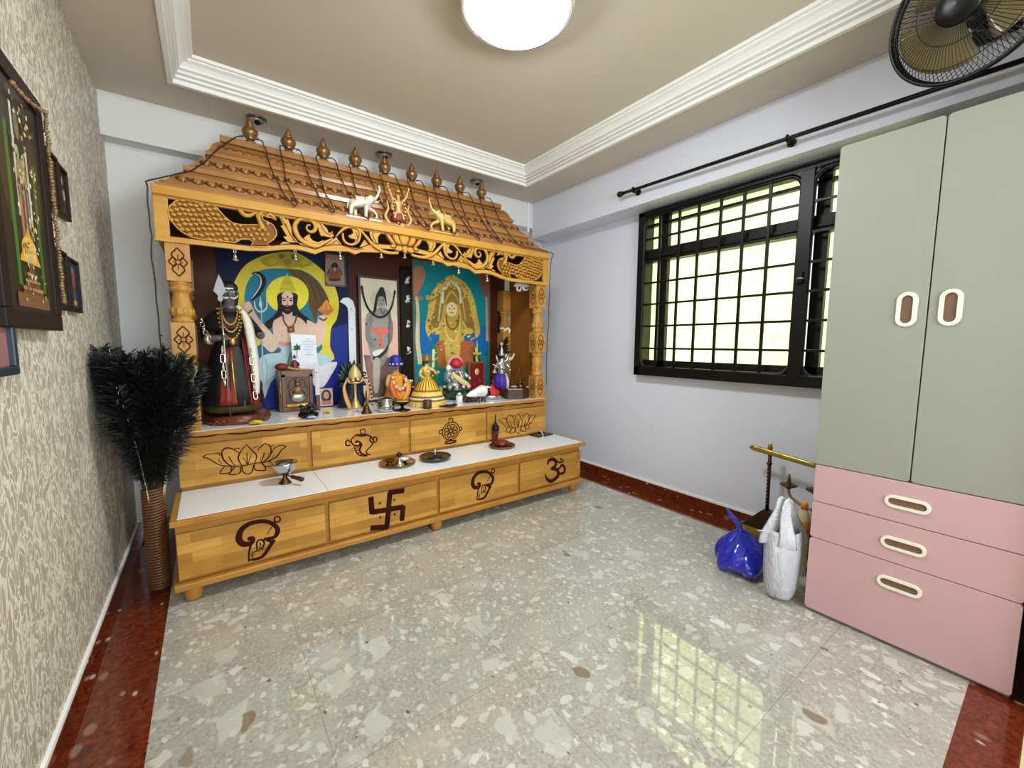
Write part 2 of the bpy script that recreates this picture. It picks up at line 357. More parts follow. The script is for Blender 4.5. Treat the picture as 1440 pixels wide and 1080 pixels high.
wp('transom', (XS-.02, XS+.05, WY1+.05, WY0-.05, 1.775, 1.868), (XS-.035, XS+.02, WY1+.05, WY0-.05, 1.80, 1.815), m=MSASH)
for y0, y1 in ((-1.42, -1.335), (-2.40, -2.335), (-2.30, -2.265)): wp('sash_stile', (XS, XS+.04, y0, y1, WZ0+.06, WZ1-.03), m=MSASH)
wp('sash_rail', (XS, XS+.04, WY1+.05, WY0-.05, WZ0+.06, WZ0+.115), (XS, XS+.04, WY1+.05, WY0-.05, 2.04, 2.06), m=MSASH)
for y0, y1 in ((-2.28, WY0-.05), (WY1+.05, -2.34)):
    for z0, z1 in ((WZ0+.06, 1.79), (1.85, WZ1-.03)): wp('glass_pane', (XS+.045, XS+.050, y0, y1, z0, z1), m=MPANE, bevel=0)
b = MB(); b.box(XF-.02, XF-.004, -2.325, -2.295, 1.50, 1.56, MBLACK); b.tube([(XF-.02, -2.31, 1.525), (XF-.035, -2.31, 1.525), (XF-.04, -2.335, 1.52)], .006, MSTEEL, 8); b.build('latch', win)

# ------------------------------------------------------------------ ceiling lamp
LC = (1.486, -1.79)
lamp = thing('ceiling_lamp', 'round white glowing ceiling lamp with thin chrome rim on the recessed ceiling', 'ceiling lamp', (LC[0], LC[1], H2-.075))
b = MB(); b.lathe([(.19, H2-.03), (.232, H2-.055), (.236, H2-.066), (.232, H2-.076), (.207, H2-.078), (.205, H2-.066)], (*LC, 0), M((214, 214, 214), .15, .9), 64)
b.lathe([(.0, H2), (.175, H2), (.175, H2-.03), (.0, H2-.03)], (*LC, 0), MWHITE, 48); b.build('rim', lamp)
t = NT('lamp_diffuser'); em = t.n('ShaderNodeEmission'); em.inputs[0].default_value = (.92, .965, 1, 1); em.inputs[1].default_value = LAMP_STRENGTH; t.l(em.outputs[0], t.out.inputs[0])
b = MB(); b.lathe([(.206, H2-.060), (.206, H2-.079), (.192, H2-.098), (.15, H2-.116), (.085, H2-.127), (.0, H2-.130)], (*LC, 0), t.m, 64); b.build('diffuser', lamp)
# recessed spotlights over the altar
for i, (x, y, wh) in enumerate(((.70, -.27, 'above the left end of the altar roof, first from the papered wall'), (1.463, -.27, 'above the middle of the altar roof'), (2.232, -.25, 'above the right end of the altar roof, nearest the window beam'))):
    d = thing('recessed_spotlight', 'recessed eyeball spotlight '+wh, 'spotlight', (x, y, H-.012), 'recessed spotlights over the altar')
    b = MB(); b.lathe([(.034, H-.002), (.036, H-.010), (.048, H-.011), (.055, H-.007), (.057, H-.001)], (x, y, 0), M((120, 112, 100), .25, .9), 28); b.build('trim_ring', d)
    b = MB(); b.ball((x, y, H-.004), (.034, .034, .022), M((176, 172, 166), .35, .6), 16, 10); b.lathe([(.018, 0), (.016, .004)], (x+.004, y-.014, H-.026), MBLACK, 14, (.15, -.5, -1)); b.build('eyeball', d)

# ------------------------------------------------------------------ curtain rod on the beam
XR = 2.878
rod = thing('curtain_rod', 'long thin black curtain rod with ball end on the beam above the window', 'curtain rod', (XR, -2.2, 2.22))
def rz(y): return 2.243+(y+1.2)*.02
b = MB(); b.tube([(XR, -1.22, rz(-1.22)), (XR, -3.22, rz(-3.22))], .0105, MBLACK, 12); b.build('pole', rod)
b = MB(); b.ball((XR, -1.19, rz(-1.19)), .021, MBLACK, 14, 10); b.lathe([(.012, 0), (.015, .008), (.012, .016)], (XR, -1.225, rz(-1.2)), MBLACK, 12, (0, 1, 0)); b.build('finial', rod)
for y in (-1.31, -2.275):
    z = rz(y); b = MB(); b.lathe([(.022, 0), (.022, .006), (.012, .010)], (2.9378, y, z-.005), MBLACK, 14, (-1, 0, 0))
    b.tube([(2.935, y, z-.005), (XR+.012, y, z-.012), (XR, y, z-.016)], .006, MBLACK, 8); b.tube([(XR+.016*math.cos(a), y, z+.016*math.sin(a)) for a in [2*PI*k/12 for k in range(12)]], .005, MBLACK, 6, closed=True); b.build('bracket', rod)

# ------------------------------------------------------------------ wall fan
FC = Vector((2.45, -2.952, 2.262)); FN = Vector((-.93, .30, -.20)).normalized()
fan = thing('wall_fan', 'black wire-guarded wall fan with smoky brown blades above the wardrobe', 'fan', (2.93, -2.98, 2.20))
fu = FN.orthogonal().normalized(); fv = FN.cross(fu)
def fp(r, a, d): return FC+fu*(r*math.cos(a))+fv*(r*math.sin(a))+FN*d
MFW = M((7, 7, 7), .35, spec=.35); t = NT('smoky_blade'); t.base(t.mix(t.noise(t.pos(), 8), rgb(112, 98, 62), rgb(130, 118, 80))); MBLADE = t.set(.25)
RF = .215
b = MB()
b.tube([fp(RF, 2*PI*k/64, .0) for k in range(64)], .0075, MFW, 8, closed=True)
for k in range(100):
    a = 2*PI*k/100; b.tube([fp(.055, a, .055), fp(.12, a+.02, .058), fp(.18, a+.04, .04), fp(RF, a+.05, .0)], .0011, MFW, 4, cap=False)
b.tube([fp(.175, 2*PI*k/48, .043) for k in range(48)], .0015, MFW, 5, closed=True); b.tube([fp(.11, 2*PI*k/40, .058) for k in range(40)], .0015, MFW, 5, closed=True); b.build('front_guard', fan)
b = MB()
b.tube([fp(RF-.004, 2*PI*k/64, -.02) for k in range(64)], .005, MFW, 8, closed=True)
for k in range(80):
    a = 2*PI*k/80; b.tube([fp(RF-.004, a, -.02), fp(.17, a-.03, -.085), fp(.07, a-.1, -.10)], .0011, MFW, 4, cap=False)
b.build('rear_guard', fan)
b = MB(); b.lathe([(.0, .072), (.03, .070), (.055, .064), (.062, .056), (.058, .048), (0, .048)], FC, MFW, 32, FN); b.build('guard_badge', fan)
for k in range(3):
    a0 = 2*PI*k/3+.55; vs = []; n = 12
    for j in range(7):
        r = .04+(.185-.04)*j/6; wd = .45+.42*math.sin(PI*min(1, j/5.2)*.55)
        for i in range(n+1):
            u = i/n-.5; rr = r-(.02*(2*u)**2 if j == 6 else 0); vs.append(fp(rr, a0+u*2*wd, .01-.06*u*(.6+.3*j/6)))
    fs = [(j*(n+1)+i, j*(n+1)+i+1, (j+1)*(n+1)+i+1, (j+1)*(n+1)+i) for j in range(6) for i in range(n)]
    b = MB(); b.add(vs, fs, MBLADE, True); o = b.build('blade', fan); md = o.modifiers.new('solid', 'SOLIDIFY'); md.thickness = .002
b = MB(); b.lathe([(0, .03), (.03, .028), (.04, .0), (.04, -.03), (0, -.03)], FC, MFW, 24, FN); b.build('hub', fan)
b = MB(); b.lathe([(0, -.10), (.062, -.10), (.068, -.13), (.06, -.20), (.03, -.225), (0, -.225)], FC, MFW, 24, FN); b.build('motor_housing', fan)
e = FC+FN*-.19; b = MB(); b.tube([e, e+Vector((.1, -.02, -.03)), (2.89, -2.95, 2.36), (2.93, -2.94, 2.39)], .022, MFW, 10); b.box(2.915, 2.938, -2.98, -2.90, 2.34, 2.45, MFW); b.build('wall_bracket', fan, bevel=.004)
# ------------------------------------------------------------------ wardrobe
XW = 2.454; WH = 1.92; Z0 = .015; YA, YB, YC = -2.634, -2.927, -3.216
MDOOR = M((146, 149, 135), .45, 0, .025, 8); MPINK = M((194, 157, 158), .5, 0, .03, 6); MCREAM = M((228, 224, 208), .45, 0, .03); MSLOT = M((112, 84, 64), .6)
MCARC = M((196, 194, 180), .5, 0, .03)
wd = thing('wardrobe', 'tall cream wardrobe with three pink drawers standing beside the window', 'wardrobe', (XW+.28, (YA+YC)/2, 0))
b = MB(); b.box(XW+.020, XW+.56, YC+.004, YA-.004, 0.0, Z0+WH-.003, M((150, 140, 122), .6)); b.build('carcass', wd, bevel=.002)
def rslab(name, y0, y1, z0, z1, m, r=.012):
    pts = [(XW, p[1], p[2]) for p in rrect(y0, y1, z0, z1, r, XW, 4)]
    b = MB(); b.prism(pts, (.018, 0, 0), m); return b.build(name, wd, bevel=.0012)
def oval_handle(parent, yc, zc, hl, hw, vert):
    """flat oval ring with a dark slot; hl half length, hw half width"""
    def ov(l, w_, x):
        pts = []; r = w_
        for s0, a0 in ((1, -90), (-1, 90)):
            for k in range(9):
                a = math.radians(a0+180*k/8); p_, q_ = s0*(l-r)+r*math.cos(a), r*math.sin(a)
                pts.append((x, yc+q_, zc+p_) if vert else (x, yc+p_, zc+q_))
        return pts
    o1, i1 = ov(hl, hw, XW-.006), ov(hl-hw*.42, hw*.56, XW-.006); o0 = ov(hl+.001, hw+.001, XW-.0002); i0 = ov(hl-hw*.42, hw*.56, XW-.0005); n = len(o1)
    b = MB(); vs = o0+o1+i1+i0; fs = []
    for a in range(3):
        for k in range(n): fs.append((a*n+k, a*n+(k+1)%n, (a+1)*n+(k+1)%n, (a+1)*n+k))
    b.add(vs, fs, MCREAM, False); b.add(i0, [tuple(range(n))], MSLOT); h = b.build('handle', parent); h['label'] = 'cream oval grip around a brown slot'
dz = WH/12
for nm, y0, y1, yh in (('door', YB+.002, YA, -2.872), ('door', YC, YB-.002, -2.982)):
    d = rslab(nm, y0, y1, Z0+4*dz+.002, Z0+WH, MDOOR); oval_handle(d, yh, 1.288, .062, .028, True)
for i, (a, c_) in enumerate(((0, 2), (2, 3), (3, 4))):
    d = rslab('drawer', YC, YA, Z0+a*dz+.0015, Z0+c_*dz-.0015, MPINK); oval_handle(d, -2.926, (.254, .412, .573)[i], .063, .0235, False)

# ------------------------------------------------------------------ bags and brass stand by the wardrobe
def bag_mesh(c, levels, m, n=28, fold=.06, seed=1, extra=None):
    """lumpy plastic bag: levels=[(z, rx, ry, dx, dy)]"""
    rnd = random.Random(seed); ph = [rnd.uniform(0, 6.28) for _ in range(6)]; vs = []; fs = []
    L = len(levels)
    for j, (z, rx, ry, dx, dy) in enumerate(levels):
        for i in range(n):
            a = 2*PI*i/n
            q = 1+fold*(math.sin(3*a+ph[0]+z*9)+.7*math.sin(5*a+ph[1]-z*14)+.5*math.sin(9*a+ph[2]+z*20)+.4*math.sin(13*a+ph[3]))
            zz = z+(.010*math.sin(4*a+ph[4]) if 0 < j < L-1 else 0)
            vs.append((c[0]+dx+rx*q*math.cos(a), c[1]+dy+ry*q*math.sin(a), c[2]+max(0.001, zz)))
    for j in range(L-1):
        for i in range(n): fs.append((j*n+i, j*n+(i+1)%n, (j+1)*n+(i+1)%n, (j+1)*n+i))
    fs.append(tuple(range(n-1, -1, -1))); fs.append(tuple((L-1)*n+i for i in range(n)))
    return vs, fs
t = NT('blue_plastic'); nf = t.noise(t.pos((1,1,.6)), 10, 2, .5, 1.2); t.base(t.mix(nf, rgb(4, 16, 140), rgb(8, 40, 200))); t.bump(nf, .7, .03); MBLUEBAG = t.set(.10, 0, .8, .4)
bc = at(1042, 812, 'Z', 0); bc = Vector((2.585, -2.312, 0))
bag = thing('plastic_bag', 'knotted blue plastic bag slumped on the floor beside the white bag', 'bag', bc)
vs, fs = bag_mesh(bc, [(0, .11, .09, 0, 0), (.02, .15, .110, 0, 0), (.06, .158, .118, 0, 0), (.10, .142, .108, .008, 0), (.135, .105, .080, .012, .005), (.165, .06, .05, .012, .01), (.19, .024, .022, .01, .015), (.198, .012, .012, .008, .018)], MBLUEBAG, seed=4, fold=.11)
b = MB(); b.add(vs, fs, MBLUEBAG, True); b.build('sack', bag, sub=1)
b = MB(); k0 = bc+Vector((0, .018, .192))
b.ball(k0+Vector((0, 0, .004)), (.018, .018, .012), MBLUEBAG)
b.tube(smooth([k0, k0+Vector((-.01, .012, .04)), k0+Vector((-.02, .045, .075)), k0+Vector((-.02, .065, .10))], 4), wl([.010, .016, .013, .005], 13), MBLUEBAG, 8, flat=((.9, .3, .2), .004)); b.build('knot', bag)
t = NT('white_plastic'); nf = t.noise(t.pos((1, 1, .4)), 26, 4, .6, 1.2); t.base(t.mix(nf, rgb(176, 178, 186), rgb(210, 212, 218))); t.bump(nf, .8, .02)
t.b.inputs['Transmission Weight'].default_value = 0.0; MWBAG = t.set(.3, 0, .5)
wc = at(1108, 836, 'Z', 0); wc = Vector((2.475, -2.528, 0))
bag = thing('plastic_bag', 'white translucent carrier bag standing upright against the pink drawers', 'bag', wc)
vs, fs = bag_mesh(wc, [(0, .050, .040, 0, 0), (.02, .075, .060, 0, 0), (.08, .088, .068, 0, 0), (.16, .094, .072, 0, 0), (.24, .094, .074, 0, 0), (.30, .084, .068, 0, 0), (.325, .074, .062, 0, 0)], MWBAG, seed=9, fold=.035)
b = MB(); b.add(vs, fs[:-1], MWBAG, True); o = b.build('sack', bag, sub=1); md = o.modifiers.new('solid', 'SOLIDIFY'); md.thickness = .0015
for x_ in (-.04, .035):
    p0, p1 = wc+Vector((-.066, x_, .30)), wc+Vector((.066, x_, .29)); tp = wc+Vector((-.012, x_*.4, .462))
    b = MB(); b.tube(smooth([p0-Vector((0, 0, .04)), p0, tp+Vector((-.022, 0, -.06)), tp, tp+Vector((.024, 0, -.06)), p1, p1-Vector((0, 0, .04))], 5), wl([.040, .034, .022, .014, .022, .034, .040], 31), MWBAG, 8, flat=((-.8, -.6, 0), .003)); b.build('handle', bag)
b = MB(); b.tube([wc+Vector((-.06, .04, .295)), wc+Vector((-.08, .06, .312)), wc+Vector((-.092, .075, .310))], [.012, .016, .006], MWBAG, 8, flat=((.5, .2, .8), .004)); b.build('torn_flap', bag)
# brass stand
XB = 3.02
st = thing('brass_stand', 'dark brass post with hammered gold crossbar standing on a wedge foot by the wall', 'stand', (XB, -2.24, 0))
MHAM = NT('hammered_gold'); nf = MHAM.noise(MHAM.pos(), 60, 3); MHAM.base(MHAM.mix(nf, rgb(110, 92, 28), rgb(196, 176, 84))); MHAM.bump(nf, .6, .004); MHAM = MHAM.set(.3, .7)
b = MB(); b.tube([(XB, -2.245, .17), (XB, -2.24, .56)], .010, MBRONZE, 12)
for k in range(12): b.ball((XB-.009, -2.244+.0006*k, .22+.022*k), .004, MGOLD, 6, 4)
b.lathe([(.0, .0), (.013, .002), (.015, .012), (.010, .02), (.012, .03), (.0, .036)], (XB, -2.239, .548), MBRASS, 14); b.lathe([(.011, .0), (.016, .008), (.011, .016)], (XB, -2.241, .455), MBRONZE, 12); b.build('post', st)
b = MB(); a0, a1 = Vector((XB-.012, -2.135, .543)), Vector((XB-.012, -2.56, .499)); b.tube([a0, a0+(a1-a0)*.05, a0+(a1-a0)*.3, a0+(a1-a0)*.7, a1], [.010, .017, .016, .015, .014], MHAM, 10, flat=((1, 0, 0), .008)); b.build('crossbar', st)
b = MB(); b.prism([(XB-.03, -2.11, .06), (XB-.03, -2.40, .06), (XB-.03, -2.40, .16), (XB-.03, -2.23, .185), (XB-.03, -2.13, .075)], (.06, 0, 0), MBRONZE); b.box(XB-.03, XB+.03, -2.42, -2.10, 0.001, .06, MHAM); b.build('foot', st, bevel=.004)
# candelabra
cb_ = thing('candelabra', 'dark brass candelabra with dish and spike cups behind the white bag', 'candle holder', (2.86, -2.52, 0))
XC = 2.88
b = MB(); b.lathe([(.07, 0), (.075, .008), (.03, .02), (.012, .05), (.010, .30), (.014, .31), (.0, .32)], (XC, -2.515, 0.001), MDBRASS, 20); b.build('base', cb_)
for y in (-2.395, -2.515):
    z = .405 if y > -2.45 else .41
    b = MB(); b.lathe([(.010, -.02), (.014, -.012), (.030, -.006), (.042, .002), (.040, .006), (.014, .004), (.010, .012), (.004, .062), (.0, .064)], (XC, y, z), MDBRASS, 20); b.build('candle_dish', cb_)
b = MB(); b.tube(smooth([(XC, -2.395, .388), (XC, -2.405, .35), (XC, -2.44, .325), (XC, -2.48, .31), (XC, -2.513, .30)], 4), .007, MBRASS, 8); b.build('arm', cb_)
pb = thing('bottle', 'small clear bottle with orange cap standing behind the white bag', 'bottle', (2.74, -2.485, .0))
p0 = Vector((2.76, -2.512, 0))
b = MB(); b.lathe([(.0, .001), (.024, .001), (.026, .01), (.026, .30), (.022, .325), (.013, .34), (.013, .35)], p0, M((206, 192, 150), .1, 0, .1), 20); b.build('body', pb)
b = MB(); b.lathe([(.0155, .342), (.0155, .372), (.013, .376), (0, .376)], p0, M((232, 150, 30), .4), 18); b.build('cap', pb)
b = MB(); b.tube([p0+Vector((.0263*math.cos(a), .0263*math.sin(a), .25)) for a in [2*PI*k/20 for k in range(20)]], .024, M((226, 140, 24), .5), 6, flat=((1, 0, 0), .0265), closed=True); 
b = MB(); b.lathe([(.0265, .20), (.0268, .202), (.0268, .28), (.0265, .282)], p0, M((222, 132, 20), .5), 20); b.build('label_band', pb)

# ------------------------------------------------------------------ pictures on the papered wall
MFRAME = M((28, 15, 11), .5, 0, .2, 20, spec=.25)
def frame_on_left(name, label, y0, y1, z0, z1, depth, wd_, m=MFRAME, group=None, x0=.002):
    r = thing(name, label, 'picture', (x0+depth/2, (y0+y1)/2, z0), group)
    b = MB(); X1 = x0+depth
    b.box(x0, X1, y0, y1, z0, z0+wd_, m); b.box(x0, X1, y0, y1, z1-wd_, z1, m); b.box(x0, X1, y0, y0+wd_, z0+wd_, z1-wd_, m); b.box(x0, X1, y1-wd_, y1, z0+wd_, z1-wd_, m); b.build('frame', r, bevel=.003)
    return r
def patch_print(r, X, y0, y1, z0, z1, bg, shapes, name='print'):
    """flat print on the wall: shapes = [(kind, u, v, su, sv, colour)] in 0..1 of the print"""
    b = MB(); b.box(X-.003, X, y0, y1, z0, z1, M(bg, .4, 0, .25, 30)); k = 0
    for s_ in shapes:
        k += 1; xx = X+.0001*k; kind, u, v_, su, sv, c = s_; yc = y0+u*(y1-y0); zc = z0+v_*(z1-z0); a = su*(y1-y0); h = sv*(z1-z0); m = M(c, .4, 0, .25, 60)
        if kind == 'e': pts = [(xx, yc+a*math.cos(q), zc+h*math.sin(q)) for q in [2*PI*i/18 for i in range(18)]]
        elif kind == 'b': pts = [(xx, yc-a, zc-h), (xx, yc+a, zc-h), (xx, yc+a, zc+h), (xx, yc-a, zc+h)]
        else: pts = [(xx, yc-a, zc-h), (xx, yc+a, zc-h), (xx, yc, zc+h)]
        b.prism(pts, (.0003, 0, 0), m)
    return b.build(name, r)
rnd = random.Random(3)
GY0, GY1, GZ0, GZ1 = -1.80, -1.355, 1.187, 1.858
big = frame_on_left('framed_picture', 'large dark framed deity picture hung with a bead garland on the papered wall', GY0, GY1, GZ0, GZ1, .035, .046)
sh = [('e', .5, .62, .42, .36, (52, 44, 26)), ('b', .5, .5, .20, .42, (30, 36, 22)), ('e', .5, .83, .05, .07, (120, 110, 84)), ('b', .26, .45, .03, .34, (60, 110, 40)), ('b', .78, .40, .03, .30, (54, 104, 44)), ('b', .40, .66, .02, .24, (200, 198, 184)), ('b', .64, .58, .02, .18, (196, 196, 180)),
      ('e', .5, .62, .10, .06, (150, 134, 90)), ('e', .45, .70, .04, .03, (186, 176, 136)), ('e', .56, .68, .035, .03, (180, 168, 130)), ('b', .5, .47, .10, .14, (150, 132, 96)), ('b', .47, .45, .02, .15, (150, 40, 34)), ('b', .55, .43, .018, .15, (60, 76, 110)), ('t', .5, .30, .22, .08, (222, 168, 60)), ('e', .5, .28, .16, .06, (232, 184, 84)),
      ('b', .5, .23, .05, .04, (206, 186, 150)), ('t', .5, .13, .30, .10, (104, 66, 44)), ('b', .5, .05, .34, .03, (120, 80, 52)), ('b', .5, .105, .22, .008, (170, 130, 84)), ('b', .5, .14, .16, .006, (180, 140, 90)), ('b', .5, .17, .11, .006, (190, 150, 96))]
for i in range(130): sh.append(('e', rnd.uniform(.30, .70), rnd.uniform(.04, .95), rnd.uniform(.008, .022), rnd.uniform(.005, .012), rnd.choice([(214, 196, 140), (196, 168, 92), (226, 220, 200), (120, 60, 40), (70, 100, 50)])))
patch_print(big, .031, GY0+.044, GY1-.044, GZ0+.044, GZ1-.044, (24, 20, 16), sh)
gar = MB(); MBEAD = M((140, 112, 76), .25, .3, .4)
def gpts():
    pts = []
    for i in range(60): pts.append((.0445, GY1-.006+.006*math.sin(i*.9), GZ1-.02-i*.0095))
    for i in range(16): pts.append((.050, GY1-.03-i*.018, GZ1-.03-.045*math.sin(PI*i/15*.5)-.0))
    for i in range(44): pts.append((.050, GY1-.075-.03*math.sin(i*.1), GZ0+.62-.2-i*.0085))
    return pts
for k, p_ in enumerate(gpts()[:76]): gar.ball(p_, .0052 if k % 3 else .007, MBEAD, 6, 4)
gar.tube(gpts()[:60], .0015, MBRONZE, 4)
tag(gar.build('bead_garland'), 'pale bead garland draped over the large dark picture frame', 'garland')
def small_pic(label, y0, y1, z0, z1, bg, shapes):
    r = frame_on_left('framed_picture', label, y0, y1, z0, z1, .018, .013, group='small framed pictures on the papered wall'); patch_print(r, .012, y0+.01, y1-.01, z0+.01, z1-.01, bg, shapes)
shA = [('e', .5, .6, .3, .25, (120, 92, 50)), ('e', .5, .72, .14, .10, (186, 150, 100)), ('t', .5, .35, .34, .26, (92, 60, 34)), ('e', .5, .2, .2, .08, (206, 170, 80))]
shB = [('e', .5, .75, .12, .09, (196, 160, 140)), ('e', .35, .5, .16, .12, (150, 96, 90)), ('e', .66, .46, .14, .12, (196, 150, 140)), ('t', .5, .25, .3, .2, (70, 40, 50))]
shC = [('e', .5, .7, .28, .2, (60, 84, 90)), ('e', .5, .74, .14, .1, (190, 170, 150)), ('t', .5, .38, .34, .3, (150, 120, 50)), ('e', .5, .15, .3, .08, (196, 176, 60))]
shD = [('e', .5, .72, .24, .16, (96, 110, 140)), ('e', .5, .6, .2, .2, (150, 60, 60)), ('t', .5, .3, .36, .24, (52, 80, 96)), ('e', .5, .14, .2, .06, (200, 150, 60))]
small_pic('small brown framed print of the upper pair, half behind the large garlanded picture', -1.245, -1.128, 1.587, 1.778, (70, 50, 26), shA)
small_pic('small dark framed print of the upper pair, on the side nearer the altar', -1.122, -1.010, 1.592, 1.770, (34, 22, 22), shB)
small_pic('small framed print of the lower pair with yellow at its foot, beside the large picture', -1.250, -1.128, 1.260, 1.462, (46, 46, 40), shC)
small_pic('small framed print of the lower pair on the altar side, blue and red', -1.108, -.968, 1.262, 1.455, (40, 50, 66), shD)
MBLUEF = M((24, 44, 60), .35, 0, .2)
cr = frame_on_left('framed_picture', 'picture in dark blue frame cut off at the left edge of the photo', -2.35, -1.735, 1.075, 1.62, .03, .02, MBLUEF)
patch_print(cr, .02, -2.335, -1.75, 1.09, 1.605, (120, 66, 60), [('b', .5, .25, .5, .25, (150, 100, 96)), ('b', .5, .62, .5, .12, (110, 120, 60)), ('e', .7, .75, .2, .16, (170, 60, 50)), ('e', .3, .6, .12, .2, (200, 170, 140))])
# ------------------------------------------------------------------ the altar cabinet
MOAK = wood('oak_planks', (208, 164, 84), (166, 116, 44), (196, 150, 90), .38)
MOAKT = wood('oak_trim', (196, 146, 70), (156, 102, 38), (190, 140, 80), .35, False)
MOAKP = wood('oak_post', (204, 158, 80), (166, 114, 46), (200, 150, 90), .3, False, 'z')
MROOF = wood('roof_wood', (186, 134, 72), (140, 92, 42), (180, 130, 80), .24, False, coat=.3, spec=.5)
MMAHOG = wood('mahogany', (96, 42, 16), (58, 22, 8), (120, 70, 50), .5, False, 'z')
MCARVE = wood('carved_gold_wood', (214, 168, 80), (180, 128, 48), (210, 160, 100), .35, False)
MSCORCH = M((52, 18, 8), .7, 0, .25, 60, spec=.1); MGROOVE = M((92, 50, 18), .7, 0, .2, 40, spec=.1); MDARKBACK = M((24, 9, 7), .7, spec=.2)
MTILE = M((232, 235, 236), .12, 0, .02, 6)
MFIN = M((132, 92, 40), .3, .35, .2, 20, coat=.4)
SH = .698; BEN = .393; AX0, AX1 = .231, 2.737; AC = 1.4625
alt = thing('altar_cabinet', 'carved golden oak home altar with tiered temple roof standing against the back wall', 'altar', (AC, -.5, 0))
def ap(name, *bxs, m=MOAKT, bevel=.003, parent=None):
    b = MB()
    for x in bxs: b.box(*x, m)
    return b.build(name, parent or alt, bevel=bevel)
# lower bench
ap('bench_carcass', (.240, 2.728, -.985, -.03, .093, .368), m=MOAKT)
ap('plinth_moulding', (.224, 2.738, -1.022, -.03, .062, .093), bevel=.006)
ap('bench_top', (AX0-.004, AX1+.010, -1.043, -.611, .366, .391))
ap('bench_tile', (.252, .862, -1.022, -.613, .388, BEN), (.8645, 2.722, -1.022, -.613, .388, BEN), m=MTILE, bevel=.0005)
for x in (.290, 1.490, 2.672):
    b = MB(); b.lathe([(.026, 0), (.032, .006), (.036, .03), (.034, .05), (.030, .062)], (x, -.975, .001), MOAKT, 18); b.build('foot', alt)
for x in (.290, 1.490, 2.672):
    b = MB(); b.lathe([(.026, 0), (.036, .03), (.030, .062)], (x, -.10, .001), MOAKT, 14); b.build('foot', alt)
LD = [(.243, .845), (.866, 1.482), (1.502, 2.108), (2.126, 2.726)]; UD = [(.246, .841), (.865, 1.463), (1.481, 2.089), (2.104, 2.696)]
ldr = [ap('lower_drawer', (a, c_, -1.004, -.985, .110, .318), m=MOAK) for a, c_ in LD]
ap('upper_carcass', (.250, 2.692, -.596, -.03, .36, .678), m=MOAKT)
udr = [ap('upper_drawer', (a, c_, -.613, -.596, .412, .627), m=MOAK) for a, c_ in UD]
ap('shelf_rail', (.240, 2.700, -.602, -.58, .632, .676))
ap('shelf', (.226, 2.706, -.641, -.012, .676, .696)); ap('shelf_tile', (.25, 2.684, -.618, -.03, .694, SH), m=MTILE, bevel=.0005)
b = MB()                                                                  # scorched carved line under the shelf
pts = []
for i in range(90): pts.append((.25+i*.0272, -.604, .664+.004*math.sin(i*1.1)+.003*math.sin(i*.37)))
b.tube(pts, .0035, MSCORCH, 6, flat=((0, 1, 0), .003)); b.build('carved_line', alt)
# emblems: dark carved strokes lying on the drawer faces
def strokes(name, parent, ox, oy, s, plane, ss, m=MSCORCH, dep=.0025, shift=None, mir=False, lab=None):
    b = MB(); px2m = None
    for pts, ws in ss:
        P3 = [at(ox+x/s, oy+y/s, 'Y', plane) for x, y in pts]
        if len(P3) > 2: P3 = smooth(P3, 5)
        d0 = (at(ox+100/s, oy, 'Y', plane)-at(ox, oy, 'Y', plane)).length/100
        zz = []
        for p in P3:
            q = Vector(p)
            if shift: q += Vector(shift)
            if mir: q.x = 2*AC-q.x
            zz.append(q)
        sc_ = ((zz[0]-CAM).length)/((at(ox, oy, 'Y', plane)-CAM).length)
        b.tube(zz, [x*d0/2*1.3 for x in wl(ws, len(zz))], m, 8, flat=((0, 1, 0), dep))
    o = b.build(name, parent)
    if lab: o['label'] = lab
    return o
lotus = [([(690,225),(620,310),(585,390),(610,460),(640,495)], [8,14,18,12,8]), ([(690,225),(760,300),(815,360),(810,420),(790,470)], [8,14,16,12,8]),
  ([(590,330),(510,280),(430,270),(380,320),(390,400),(450,470),(520,505)], [10,14,16,18,16,12]), ([(130,385),(200,350),(320,340),(360,370)], [10,8,7]), ([(140,385),(220,410),(300,460),(380,490),(530,505)], [14,12,10,12]),
  ([(830,300),(890,235),(940,215),(990,250),(1000,320),(960,400),(890,455)], [12,14,12,16,18,12]), ([(1195,250),(1120,235),(1040,280),(1000,350)], [10,12,10]), ([(1195,250),(1130,300),(1080,370),(1000,420),(870,465)], [14,16,18,16,10]),
  ([(530,505),(640,495),(790,465),(890,455)], [12,12,12]), ([(530,300),(560,275),(610,275)], [10,8]), ([(775,280),(810,250),(850,255)], [8,8]), ([(1000,250),(1030,235),(1045,260)], [8,6]), ([(315,335),(340,325),(360,350)], [8,8]),
  ([(640,500),(645,570),(710,600),(760,570),(780,480)], [12,14,14,12]), ([(620,510),(600,590),(475,605),(520,540),(540,510)], [14,14,14,12]), ([(500,515),(480,580),(360,590),(390,530),(420,500)], [12,14,12,10]),
  ([(790,480),(800,545),(930,550),(910,490),(880,460)], [12,14,14,12]), ([(890,460),(930,500),(1030,490),(1000,450),(970,440)], [10,12,10]),
  ([(695,330),(700,490)], [10,12]), ([(640,385),(680,440),(700,480)], [8,8]), ([(755,350),(725,420),(710,480)], [8,8]), ([(465,380),(510,450),(545,495)], [12,8]), ([(920,330),(890,410),(870,455)], [14,10]), ([(870,380),(870,440)], [6,5]), ([(330,410),(380,470)], [6,6]), ([(1030,360),(1010,400)], [6,6])]
strokes('lotus_emblem', udr[0], 270, 600, 9, -.6135, lotus)
sh_r = at(728, 594, 'Y', -.6135)-at(346.5, 644, 'Y', -.6135)
strokes('lotus_emblem', udr[3], 270, 600, 9, -.6135, lotus, shift=(sh_r.x, 0, sh_r.z))
